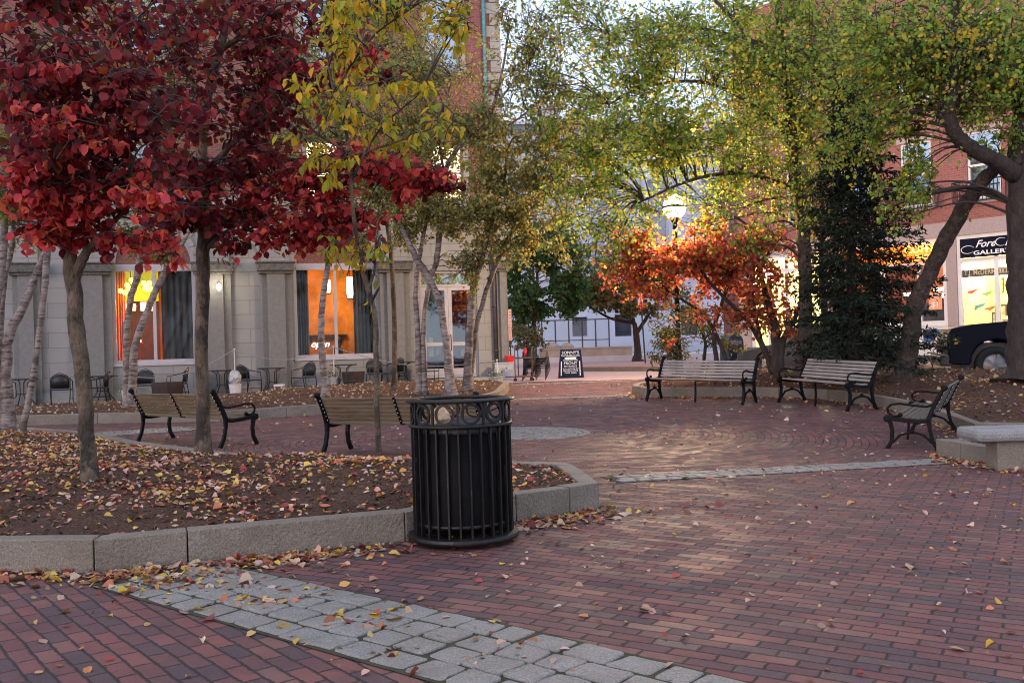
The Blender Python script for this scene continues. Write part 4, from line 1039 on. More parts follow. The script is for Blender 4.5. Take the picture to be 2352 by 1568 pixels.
x1 = P(1452, 810, 61.5).x-lw.location.x; mb = MB(); hh = P(1440, 798, 61.5).z-.6
mb.box(0, x1, 0, .5, 0, hh); mb.box(-.03, x1+.03, -.04, .54, hh+.003, hh+.1); mb.build('wall_body', M('tan_stone', (.44, .31, .23), .85, .15, 2, .2), lw)
def rock(name, loc, r, label, mat):
    mb = MB(); mb.sphere((0, 0, 0), r, 12, 8, (1.3, 1, .75))
    mb.v = [tuple(Vector(v)*(1+.12*math.sin(v[0]*7/r*.4+v[2]*5/r*.5)+.08*math.sin(v[1]*11/r*.3))) for v in mb.v]
    o = mb.build(name, mat, smooth=True, loc=loc); tag(o, label, 'rock', 'boulders by the fence')
m_rock = M('tan_rock', (.36, .27, .22), .9, .2, 2, .4)
rock('boulder', P(1267, 800, 62.6), .5, 'tan boulder left of the sandwich board top', m_rock); rock('boulder', P(1302, 799, 62.8), .42, 'smaller tan boulder just above the sandwich board', m_rock)

# ================================================================= STREET FURNITURE
def scroll_profile():
    back = [(-.30, 0), (-.235, .14), (-.205, .30), (-.20, .42), (-.235, .52), (-.30, .68), (-.365, .80), (-.385, .83)]
    front = [(.31, 0), (.25, .12), (.235, .26), (.262, .40)]
    return back, front
def make_bench(length, wood, brace=True, slats=6):
    rt = empty('park_bench')
    h = length/2
    mb = MB()   # backrest slats
    b0, b1 = Vector((0, -.195, .455)), Vector((0, -.365, .80)); d = (b1-b0); n = Vector((0, d.z, -d.y)).normalized()
    for k in range(slats):
        c = b0+d*((k+.5)/slats); hv = d/slats*.36
        mb.obox(c, (h-.035, 0, 0), hv, n*.013)
    mb.build('backrest', wood, rt, bevel=.005)
    mb = MB()
    s0, s1 = Vector((0, -.165, .425)), Vector((0, .24, .452))
    for k in range(6):
        c = s0.lerp(s1, (k+.5)/6); dip = -.02*math.sin(math.pi*(k+.5)/6)
        mb.obox(c+Vector((0, 0, dip)), (h-.035, 0, 0), (0, .0305, .002), (0, 0, .013))
    mb.build('seat', wood, rt, bevel=.005)
    back, front = scroll_profile()
    for sg in (-1, 1):
        x = sg*h
        mb = MB(); B = [(x, y, z) for y, z in back]
        mb.strap(B, .05, [.055, .045, .045, .06, .05, .045, .04, .03])
        mb.strap([(x, y, z) for y, z in front], .05, [.055, .045, .045, .05])
        mb.strap([(x, -.21, .40), (x, -.1, .385), (x, .08, .40), (x, .27, .425)], .05, .055)
        for (y, z, r_) in ((-.39, .835, .042), (.29, .425, .05)):
            mb.lathe([(.001, -.03), (r_*.7, -.03), (r_, -.015), (r_, .015), (r_*.7, .03), (.001, .03)], 14)
            nn_ = 14*6
            for i in range(len(mb.v)-nn_, len(mb.v)): v = mb.v[i]; mb.v[i] = (x+v[2], y+v[0], z+v[1])
        arc = [(x, .235, .10), (x, .15, .20), (x, .04, .235), (x, -.05, .235), (x, -.14, .20), (x, -.235, .10)]
        if brace: mb.strap(arc, .035, .03); mb.sphere((x, 0, .25), .035, 8, 6)
        fr = mb.build('end_frame', m_black, rt, bevel=.006)
        mb = MB(); mb.tube([(x, -.27, .615), (x, -.18, .585), (x, -.02, .60), (x, .13, .625), (x, .235, .615), (x, .285, .565), (x, .275, .50), (x, .22, .455), (x, .14, .46)], .016, 8)
        mb.sphere((x, .135, .475), .03, 8, 6); mb.build('armrest', m_black, fr, smooth=True)
        mb = MB()
        for k in range(slats):
            c = b0+d*((k+.5)/slats)-n*.03; mb.sphere((x-sg*.035, c.y, c.z), .008, 6, 4)
        mb.strap([(x-sg*.035, b0.y-.022, b0.z-.01), (x-sg*.035, b1.y-.022, b1.z)], .035, .008)
        mb.m = [0]*len(mb.f); nb_ = len(mb.f)-6
        mb.m = [1]*nb_+[0]*6
        mb.build('strap_with_bolts', [m_black, m_bolt], fr)
    mb = MB(); mb.strap([(0, b0.y-.022, b0.z-.03), (0, b1.y-.022, b1.z)], .035, .009); mb.strap([(0, b0.y-.02, b0.z-.03), (0, .0, .395), (0, .24, .43)], .035, .012)
    k0 = len(mb.f)
    mb.strap([(0, .2, .41), (0, .19, .2), (0, .21, 0)], .03, .03)
    k1 = len(mb.f)
    for k in range(slats):
        c = b0+d*((k+.5)/slats)-n*.032; mb.sphere((0, c.y, c.z), .008, 6, 4)
    mb.m = [0]*k1+[1]*(len(mb.f)-k1)
    mb.build('middle_support', [m_black, m_bolt], rt)
    return rt
def place_bench(bx, rl, rr_, label, zs_=.95):
    """rl, rr_: rear-left and rear-right foot positions (as seen sitting: x from rl to rr_)"""
    rl, rr_ = Vector(rl), Vector(rr_); d = (rr_-rl).normalized(); c = (rl+rr_)/2; f = Vector((-d.y, d.x))
    c = c+f*.30; ang = math.atan2(d.y, d.x)
    bx.location = (c.x, c.y, min(G(*(c+d*1.1)), G(*(c-d*1.1)))+.005); bx.rotation_euler = (0, 0, ang)
    # follow the ground's slope along the bench
    sl = (G(*(c+d*1.1))-G(*(c-d*1.1)))/2.2
    bx.rotation_euler = (0, -math.atan(sl), ang); bx.location.z = G(c.x, c.y)+.004
    bx.scale.z = zs_; tag(bx, label, 'bench', 'slatted park benches round the square')
bA = make_bench(2.3, m_wood_tan, False)
place_bench(bA, (-5.9, 15.0), (-4.15, 13.5), 'brown slatted bench seen from behind, behind the grey tree trunk'); bB = copy_tree(bA)
# facing directions: f is left of d, so left benches run left-to-right away facing; right ones right-to-left
place_bench(bB, (-2.45, 12.3), (-.42, 11.3), 'brown slatted bench seen from behind, half hidden by the trash can', .90)
bC = make_bench(2.15, m_wood_grey)
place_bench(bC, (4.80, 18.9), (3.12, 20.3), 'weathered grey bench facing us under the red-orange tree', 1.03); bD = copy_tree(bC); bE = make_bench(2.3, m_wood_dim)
place_bench(bD, (6.38, 16.75), (5.72, 18.95), 'weathered grey bench facing us before the leaning tree', 1.05)
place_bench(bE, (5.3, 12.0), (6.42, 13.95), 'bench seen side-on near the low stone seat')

# stone seat on the right
_yb = gp(2320, 1074).y-.10; _xb = P(2247, 985, _yb-.25).x+.62
sb = empty('stone_bench', loc=(_xb, _yb, G(_xb, _yb)), rz=R(-3), label='low granite slab bench at the right edge', cat='bench')
mb = MB(); mb.box(-.62, 1.2, -.28, .28, .32, .45); o = mb.build('seat', m_bench_stone, sb, bevel=.045)
for xx in (-.22, .9): mb = MB(); mb.box(xx-.15, xx+.15, -.17, .12, -.05, .318); mb.build('leg', m_curb, sb, bevel=.012)

# trash can
tc = gp(1066, 1240); tl = Vector((tc.x, tc.y+.0, G(tc.x, tc.y)))
can = empty('trash_can', loc=tl, label='black slatted steel trash can on the bricks in the foreground', cat='trash can')
CR = .335
mb = MB(); mb.lathe([(CR-.05, .03), (CR+.035, .03), (CR+.04, .045), (CR+.035, .065), (CR-.01, .072), (CR-.05, .072)], 48, close=True); mb.build('base_ring', m_canblack, can, smooth=False, bevel=.003)
nbar = 28
mb = MB()
for k in range(nbar):
    an = 2*math.pi*k/nbar; er = Vector((math.cos(an), math.sin(an), 0)); et = Vector((-er.y, er.x, 0))
    mb.obox(er*(CR-.012)+Vector((0, 0, .43)), et*.0055, er*.014, Vector((0, 0, .36)))
mb.build('bar_cage', m_canblack, can)
mb = MB()
for k in range(0): pass
mb.lathe([(.001, .085), (CR-.06, .085), (CR-.06, .145), (CR-.028, .145), (CR-.027, .15), (CR-.027, .735), (CR-.045, .735), (CR-.045, .2), (.001, .2)], 48); mb.build('liner', M('liner_plastic', (.004, .0035, .0035), .7, .5, 8, .2, spec=.15), can, smooth=True)
mb = MB(); mb.lathe([(CR-.03, .775), (CR+.012, .775), (CR+.018, .785), (CR+.012, .797), (CR-.03, .797)], 48, close=True)
mb.lathe([(CR-.03, .125), (CR-.018, .125), (CR-.018, .15), (CR-.03, .15)], 48, close=True); mb.build('hoop', m_canblack, can, smooth=True)
# ring band : flat circles between posts
nr = 12; mb = MB()
for k in range(nr):
    a0 = 2*math.pi*(k+.5)/nr-math.pi/2
    N = 22; ro, ri = .069, .053
    for i in range(N):
        t0, t1 = 2*math.pi*i/N, 2*math.pi*(i+1)/N; q = []
        for rad in (CR-.012, CR+.0):
            for (rr0, tt) in ((ri, t0), (ri, t1), (ro, t1), (ro, t0)):
                aa = a0+rr0*math.cos(tt)/CR; q.append((rad*math.cos(aa), rad*math.sin(aa), .866+rr0*math.sin(tt)))
        mb.hexa([q[0], q[1], q[2], q[3], q[4], q[5], q[6], q[7]])
    a1 = 2*math.pi*k/nr-math.pi/2; er = Vector((math.cos(a1), math.sin(a1), 0)); et = Vector((-er.y, er.x, 0))
    mb.obox(er*(CR-.006)+Vector((0, 0, .866)), et*.007, er*.008, Vector((0, 0, .072)))
mb.build('ring_band', m_canblack, can)
mb = MB(); mb.lathe([(CR-.05, .938), (CR+.02, .938), (CR+.034, .945), (CR+.034, .953), (CR-.045, .962), (CR-.055, .955)], 56, close=True); mb.build('rim', m_canblack, can, smooth=True)
mb = MB(); mb.lathe([(CR-.048, .70), (CR-.048, .80), (CR-.06, .80), (CR-.06, .70)], 40, close=True)
mb.build('bag_rim', M('bin_bag', (.03, .03, .035), .35, .3, 12, .5), can, smooth=True)
pb = MB(); pb.sphere((0, 0, 0), .075, 9, 6); pb.v = [tuple(Vector(v)*random.uniform(.8, 1.2)) for v in pb.v]
_q = tl+Vector((-.13, -.12, .83)); o = pb.build('paper_bag', M('kraft_paper', (.62, .42, .26), .8, .2, 12, .3), loc=_q); tag(o, 'crumpled tan paper bag inside the black trash can', 'litter')
mb = MB(); mb.lathe([(.001, .745), (.2, .75), (CR-.05, .735)], 24); mb.v = [(v[0], v[1], v[2]+random.uniform(-.02, .03)) for v in mb.v]; o = mb.build('rubbish_bag', M('rubbish', (.10, .10, .11), .5, .6, 10, .4), can)

# cafe chairs and tables
def make_chair():
    rt = empty('patio_chair'); mb = MB()
    for s in (-1, 1):
        mb.tube([(s*.27, -.24, 0), (s*.27, -.25, .42), (s*.265, -.23, .62), (s*.27, .0, .65), (s*.24, .2, .70), (s*.15, .285, .80), (0, .31, .86)], .0125, 5)
        mb.tube([(s*.22, .27, 0), (s*.25, .2, .42), (s*.24, .2, .70)], .0125, 5)
        mb.tube([(s*.27, -.25, .40), (s*.25, .21, .40)], .011, 5); mb.tube([(s*.27, -.25, .16), (s*.24, .23, .16)], .009, 5)
    mb.tube([(-.27, -.25, .40), (.27, -.25, .40)], .011, 5); mb.tube([(-.25, .21, .40), (.25, .21, .40)], .011, 5)
    mb.build('frame', m_metal_dk, rt, smooth=True)
    mb = MB(); mb.box(-.25, .25, -.24, .21, .405, .418); mb.build('seat', m_mesh, rt)
    mb = MB(); n = 10
    for i in range(n+1):
        t = math.pi*(.08+.84*i/n); x = -.235*math.cos(t); y = .14+.12*math.sin(t)
        mb.v += [(x, y, .44), (x*1.0, y+.04, .62+.20*math.sin(t))]
    for i in range(n): mb.f.append((2*i, 2*i+2, 2*i+3, 2*i+1)); mb.m.append(0)
    o = mb.build('backrest', m_mesh, rt, smooth=True); sm = o.modifiers.new('thick', 'SOLIDIFY'); sm.thickness = .008
    return rt
def make_table(r=.4):
    rt = empty('cafe_table'); mb = MB(); mb.lathe([(.001, .70), (r, .70), (r+.012, .715), (r, .73), (.001, .73)], 24); mb.build('tabletop', m_metal_dk, rt)
    for k in range(4):
        an = math.pi/4+k*math.pi/2; c, s = math.cos(an), math.sin(an)
        mb = MB(); mb.tube([(c*.3, s*.3, .70), (c*.16, s*.16, .62), (c*.14, s*.14, .28), (c*.30, s*.30, .08), (c*.36, s*.36, .0)], .014, 5); mb.build('leg', m_metal_dk, rt, smooth=True)
    mb = MB(); mb.lathe([(.15, .30), (.17, .30), (.17, .32), (.15, .32)], 16, close=True); mb.build('brace', m_metal_dk, rt)
    return rt
CH = [  # px of base centre, base py, angle, label
    (140, 925, 200, 'mesh patio chair at the far left behind the birch clump'), (330, 918, 10, 'mesh patio chair under the red-lit window'), (408, 916, -60, 'mesh patio chair turned left beside the large barrel'),
    (700, 903, -30, 'mesh patio chair left of the speckled birch trunk'), (570, 915, 60, 'mesh patio chair beside the bagged white bucket'),
    (865, 893, 25, 'mesh patio chair right of the round-topped brown tub'), (905, 888, -40, 'mesh patio chair just left of the paired white birches'), (985, 884, 80, 'mesh patio chair before the left door leaf'), (225, 915, -80, 'mesh patio chair tucked behind the near brown trunk')]
proto = make_chair()
for i, (px, py, an, lb) in enumerate(CH):
    o = proto if i == 0 else copy_tree(proto); o.location = Lp(px, -1.3+.35*((i*37)%5)/4); o.rotation_euler.z = R(an); tag(o, lb, 'chair', 'mesh patio chairs along the wall')
TB = [(235, 916, 'round metal table left of the red-lit window'), (510, 908, 'round metal table below the wall lamp'), (625, 903, 'round metal table under the pilaster left of the orange window'), (790, 890, 'round metal table below the orange-lit window'), (925, 882, 'round metal table left of the entrance doors'), (50, 925, 'round metal table at the far left edge behind the birches')]
pt = make_table()
for i, (px, py, lb) in enumerate(TB):
    o = pt if i == 0 else copy_tree(pt); o.location = Lp(px, -.85); tag(o, lb, 'table', 'round metal cafe tables along the wall')
# barrels / tubs
def tub(px, py, r, h, lb):
    q = Lp(px, -1.9); e = empty('planter_tub', loc=q, label=lb, cat='tub', group='dark wooden half-barrel tubs')
    mb = MB(); mb.lathe([(.001, 0), (r*.85, 0), (r, h*.8), (r*1.0, h), (r*.92, h), (r*.9, h*.8), (.001, h*.8)], 20); mb.build('barrel', m_rust if False else M('dark_oak_%d' % int(px), (.035, .02, .018), .8, .4, 8, .3), e)
    mb = MB(); mb.lathe([(r*.9, h*.2), (r*.93, h*.2), (r*.96, h*.3), (r*.9, h*.3)], 20, close=True); mb.build('hoop', m_pipe, e)
tub(385, 918, .42, .48, 'wide dark oak tub behind the left bench'); tub(812, 903, .33, .34, 'dark oak tub with rounded top below the orange window')
# bucket stanchions with rope
tops = []
def stanchion(px, py, topy, r, h, mat, lb, plant):
    q = Lp(px, -1.8) if px < 1000 else gp(px, py); Y_ = q.y; zt_ = P(px, topy, Y_).z-q.z; e = empty('bucket_stanchion', loc=q, label=lb, cat='stanchion', group='bucket stanchions roping off the tables')
    mb = MB(); mb.lathe([(.001, 0), (r*.8, 0), (r, h), (r*1.05, h), (r*1.05, h-.02), (r*.95, h-.03), (.001, h-.06)], 18); mb.build('bucket', mat, e, smooth=False)
    mb = MB(); mb.tube([(0, 0, h-.05), (0, 0, zt_)], .014, 6); mb.lathe([(.001, 0), (.03, 0), (.03, .03), (.001, .04)], 8, (0, 0, zt_)); mb.build('pole', m_wbucket, e)
    if plant == 'bag':
        mb = MB(); mb.sphere((0, 0, h+.16), r*1.0, 12, 8, (1, 1, 1.3)); mb.v = [tuple(Vector(v)+Vector((random.uniform(-1, 1), random.uniform(-1, 1), random.uniform(-1, 1)))*.02) for v in mb.v]
        mb.build('plastic_bag', M('clear_bag', (.38, .38, .40), .3, .4, 12, .6), e)
    elif plant:
        n = 90; C0 = np.array([[random.gauss(0, r*.6), random.gauss(0, r*.5), h+abs(random.gauss(0, .09))] for _ in range(n)])
        PL.append((C0, e))
    tops.append(Vector((q.x, q.y, q.z+zt_)))
PL = []
stanchion(293, 925, 864, .16, .30, m_wbucket, 'white bucket stanchion left of the twin birch stems', True)
stanchion(540, 915, 803, .17, .34, m_wbucket, 'white bucket stanchion wrapped in a clear plastic bag', 'bag')
stanchion(768, 893, 797, .17, .22, m_bucket, 'silver tin stanchion with flowers right of the speckled birch', True)
stanchion(1143, 889, 828, .16, .28, m_bucket, 'galvanised bucket stanchion with flowers at the building corner', True)
for i in range(3):
    a, b = tops[i], tops[i+1]; pts = [a.lerp(b, t/16)-Vector((0, 0, .32*math.sin(math.pi*t/16))) for t in range(17)]
    mb = MB(); mb.tube(pts, .012, 5); o = mb.build('rope', m_rope, smooth=True); tag(o, ['sagging rope before the red-lit window', 'sagging rope before the small niche and pilaster', 'sagging rope before the entrance doors'][i], 'rope', 'ropes strung between bucket stanchions')
# small pale folding stool, blue strap etc
q = Lp(640, -1.9); st = empty('step_stool', loc=q, label='small pale plastic stool before the cafe tables', cat='stool')
mb = MB(); mb.box(-.12, .16, -.12, .12, .2, .27); mb.build('seat', m_wbucket, st, bevel=.02)
for x in (-.09, .1): mb = MB(); mb.box(x-.025, x+.025, -.1, .1, 0, .198); mb.build('leg', M('stool_pink', (.5, .38, .33), .6, .1, 4, 0) if x < 0 else bpy.data.materials['stool_pink'], st)

# A-board
q = gp(1312, 868); ab = empty('sandwich_board', loc=q, rz=R(-8), label='dark chalk sandwich board reading SONNYS on the pale street paving', cat='sign')
sF = F/q.y; hb = 66/sF; wb0, wb1 = 29/sF, 24/sF
tilt = .16
def boardpt(x, z, side): return (x, side*(tilt*(1-z/hb)+.012), z)
for side, nm in ((-1, 'front_panel'), (1, 'rear_panel')):
    mb = MB(); p_ = [boardpt(-wb0, 0, side), boardpt(wb0, 0, side), boardpt(wb1, hb, side), boardpt(-wb1, hb, side)]; mb.prism(p_, (0, .02, 0)); bo = mb.build(nm, M('chalkboard', (.010, .016, .04), .8, .3, 3, .1, spec=.1) if side < 0 else m_rust, ab)
mb = MB()
mb.prism([(-wb0-.001, -tilt, 0), (-wb0-.001, tilt, 0), (-wb1-.001, .02, hb), (-wb1-.001, -.02, hb)], (.02, 0, 0)); mb.build('side_panel', m_rust, ab)
m_chalk = M('chalk', (.68, .73, .84), .8, .1, 20, 0)
tiltM = Matrix.Rotation(-math.atan(tilt/hb), 4, 'X')
def btext(s_, z, size, sx=1.0, bold=.0):
    text(s_, size*hb, m_chalk, ab, 'lettering', T(0, -tilt*(1-z)-.022, z*hb) @ tiltM, ext=.002, align='CENTER', sx=sx, bold=bold)
btext("SONNY'S", .845, .14, 1.05, .0); btext('FAVORABLE FARE', .76, .085, .95)
btext('THROUGH OUR', .595, .07); btext('FRONT', .475, .13, 1.1, .0); btext('ENTRANCE', .385, .09, .95, .0)
btext('YOU MUST BE AT', .30, .07); btext('SEATED IN THE', .235, .075); btext('PARK AREA', .165, .08)
mb = MB(); az = .69
mb.prism([boardpt(x*wb0, (az+dz)*hb, -1) for x, dz in ((-.5, 0), (-.35, .04), (.5, .04), (.4, 0), (.5, -.04), (-.35, -.04))], (0, -.004, 0))
mb.v = [(v[0], v[1]-.006, v[2]) for v in mb.v]; mb.build('arrow', m_chalk, ab)
for s_ in (-1, 1):
    mb = MB()
    for k in range(9):
        z = .56-.055*k; x = s_*(wb0*.72+.0015*k); mb.sphere((0, 0, 0), .02, 6, 4, (.9, .3, 1.5))
        for i in range(len(mb.v)-30, len(mb.v)): v = mb.v[i]; mb.v[i] = (v[0]+x, v[1]-tilt*(1-z)-.024, v[2]+z*hb)
    mb.build('chalk_border', m_chalk, ab)

# utility cart, stack of chairs, grey box, red bin
q = gp(1207, 875); sF = F/q.y
ct = empty('utility_cart', loc=q, rz=R(-14), label='brown tubular utility cart beside the stacked chairs', cat='cart')
hw = 20/sF; hh = 78/sF
mb = MB()
for x in (-hw, hw):
    mb.tube([(x, -.2, .1), (x, -.2, hh*.85), (x, -.1, hh), (x, .1, hh), (x, .2, hh*.85), (x, .2, .1)], .016, 6)
for z in (.14, hh*.68):
    mb.tube([(-hw-.3 if z < .2 else -hw, -.2, z), (hw, -.2, z)], .016, 6); mb.tube([(-hw, .2, z), (hw, .2, z)], .016, 6)
mb.build('frame', m_rust, ct, smooth=True)
mb = MB(); mb.box(-hw, hw, -.2, .2, .15, .17); mb.box(-hw, hw, -.19, .19, hh*.68+.01, hh*.68+.03); mb.build('shelf', m_rust, ct)
for x in (-hw, hw): mb = MB(); mb.tube([(x-.0, -.225, .055), (x, -.19, .055)], .055, 12); mb.build('wheel', m_tyre, ct)
q2 = gp(1160, 873); 
gb = empty('utility_box', loc=q2, rz=R(5), label='grey steel utility box at the corner behind the bucket', cat='box')
mb = MB(); mb.box(-.32, .26, -.2, .2, 0, .52); mb.build('cabinet', m_grey, gb, bevel=.01); mb = MB(); mb.box(-.34, .28, -.22, .22, .522, .56); mb.build('lid', m_grey, gb, bevel=.01)
rb = empty('red_bin', loc=q2+Vector((.16, 0, .565)), label='small red plastic bin on top of the grey box', cat='bin')
mb = MB(); mb.lathe([(.001, 0), (.12, 0), (.15, .2), (.16, .2), (.16, .17), (.13, .03), (.001, .03)], 16); mb.build('tub', m_red, rb)
rf = MB(); rf.box(-.04, .04, -.03, .03, 0, .22); rf.tube([(0, 0, .22), (0, 0, .27)], .03, 8); q3 = q+Vector((0.03, 0, hh*.68+.04)); o = rf.build('red_bottle', m_red, loc=q3, bevel=.01); tag(o, 'red fuel bottle standing on the utility cart shelf', 'bottle')
for i in range(6):
    o = copy_tree(proto); k = i; o.location = gp(1228, 874)+Vector((.03*k-.02, .03, .05*k)); o.scale = (1, 1, .95)
    o.rotation_euler = (0, R(2.5*k), R(120))
    tag(o, ['mesh chair at the bottom of the stack beside the cart', 'second mesh chair up in the stack beside the cart', 'third mesh chair up in the stack beside the cart', 'fourth mesh chair up in the stack beside the cart', 'fifth mesh chair up in the stack beside the cart', 'topmost mesh chair of the stack beside the cart'][i], 'chair', 'patio chairs stacked by the cart')
# parking sign (two narrow stacked plates)
q = gp(1180, 868); zA, zB, zC = P(1172, 710, q.y).z, P(1172, 752, q.y).z, P(1172, 778, q.y).z
ps = empty('parking_sign', loc=(P(1171, 750, q.y).x, q.y, q.z), label='narrow pale pink parking sign on a post at the corner', cat='sign')
mb = MB(); mb.tube([(0, .03, 0), (0, .03, zA-q.z)], .02, 6); mb.build('post', m_metal_dk, ps)
m_pk = M('pink_white_sign', (.78, .52, .50), .5, .08, 6, 0)
for z0, z1, x0 in ((zB+.01, zA, .01), (zC-.06, zB-.01, 0)):
    mb = MB(); mb.box(-.055+x0, .055+x0, -.01, .0, z0-q.z, z1-q.z); mb.build('plate', m_pk, ps)
    mb = MB()
    for k in range(5): zz = z0-q.z+(z1-z0)*(k+.7)/5.6; mb.box(-.03+x0, .03+x0, -.014, -.011, zz, zz+.02)
    mb.build('lettering', M('sign_red', (.5, .12, .1), .5, .1, 5, 0) if x0 else bpy.data.materials['sign_red'], ps)
# second far pole sign
q = gp(1484, 812); ps2 = empty('street_sign', loc=(P(1480, 760, 50).x, 50, G(0, 50)), label='thin street pole with a pale plate beside the olive tree', cat='sign')
mb = MB(); mb.tube([(0, 0, 0), (-.15, 0, P(1474, 672, 50).z-.3)], .04, 6); mb.build('post', m_metal_dk, ps2)
mb = MB(); mb.box(-.3, -.02, -.03, -.01, P(1474, 700, 50).z-.3, P(1474, 672, 50).z-.3); mb.build('plate', m_pk, ps2)

# street lamp
LX = P(1549, 480, 23.5); lq = Vector((P(1565, 800, 23.5).x, 23.5, G(4, 23.5)))
lmp = empty('street_lamp', loc=(LX.x, 23.5, lq.z), label='lit globe street lamp on a black post in the red-orange leaves', cat='street lamp')
zz = LX.z-lq.z-.22
mb = MB(); mb.lathe([(.001, 0), (.16, 0), (.16, .12), (.11, .2), (.09, .7), (.06, .8), (.055, zz-.12), (.09, zz-.08), (.09, zz-.02), (.14, zz), (.001, zz)], 14); mb.build('post', m_black, lmp, smooth=False)
mb = MB(); mb.lathe([(.001, zz), (.14, zz), (.24, zz+.10), (.28, zz+.20), (.28, zz+.24)], 20); mb.lathe([(.27, zz+.29), (.26, zz+.36), (.2, zz+.48), (.1, zz+.56), (.001, zz+.57)], 20)
mb.build('globe', emis('lamp_glow', (1, .86, .66), 9), lmp, smooth=True)
mb = MB(); mb.lathe([(.275, zz+.235), (.30, zz+.24), (.30, zz+.29), (.275, zz+.295)], 20, close=True); mb.lathe([(.001, zz+.72), (.02, zz+.66), (.1, zz+.58), (.12, zz+.565), (.001, zz+.575)], 14); mb.build('collar', m_black, lmp)
ll = bpy.data.lights.new('street_lamp_light', 'POINT'); ll.energy = 1150; ll.color = (1, .68, .40); ll.shadow_soft_size = .2
lo = bpy.data.objects.new('street_lamp_light', ll); COL.objects.link(lo); lo.location = (LX.x, 23.5, lq.z+zz+.22)
lo.visible_glossy = True
for ch_ in lmp.children:
    if ch_.name.startswith('globe'): ch_.visible_shadow = False

# hydrant, mailbox
q = gp(1712, 834); q = Vector((P(1712, 800, 31).x, 31, G(8, 31)+.0))
hy = empty('fire_hydrant', loc=q, label='yellow fire hydrant behind the red-orange tree', cat='hydrant')
mb = MB(); mb.lathe([(.001, 0), (.15, 0), (.15, .06), (.1, .08), (.1, .5), (.14, .52), (.14, .57), (.11, .6), (.1, .72), (.03, .8), (.03, .85), (.001, .85)], 14); mb.build('barrel', m_yellow, hy, smooth=False)
mb = MB(); mb.tube([(-.18, 0, .45), (.18, 0, .45)], .06, 10); mb.tube([(0, 0, .42), (0, -.18, .42)], .07, 10); mb.build('nozzle', m_yellow, hy)
q = Vector((P(1680, 780, 30.5).x, 30.5, G(7, 30.5)))
mbx = empty('mailbox', loc=q, rz=R(20), label='dark blue round-topped mailbox behind the red-orange tree', cat='mailbox')
mb = MB(); pr = [(-.28, .25), (.28, .25), (.28, .95)]+[(.28*math.cos(t*math.pi/10), .95+.3*math.sin(t*math.pi/10)) for t in range(1, 10)]+[(-.28, .95)]
mb.prism([(x, -.26, z) for x, z in pr], (0, .52, 0)); mb.build('body', m_navy, mbx, bevel=.01)
for x in (-.22, .22):
    for y in (-.2, .2): mb = MB(); mb.box(x-.03, x+.03, y-.03, y+.03, 0, .25); mb.build('leg', m_navy, mbx)
mb = MB(); mb.box(-.2, .2, -.29, -.262, .9, 1.02); mb.build('flap', m_chrome, mbx)

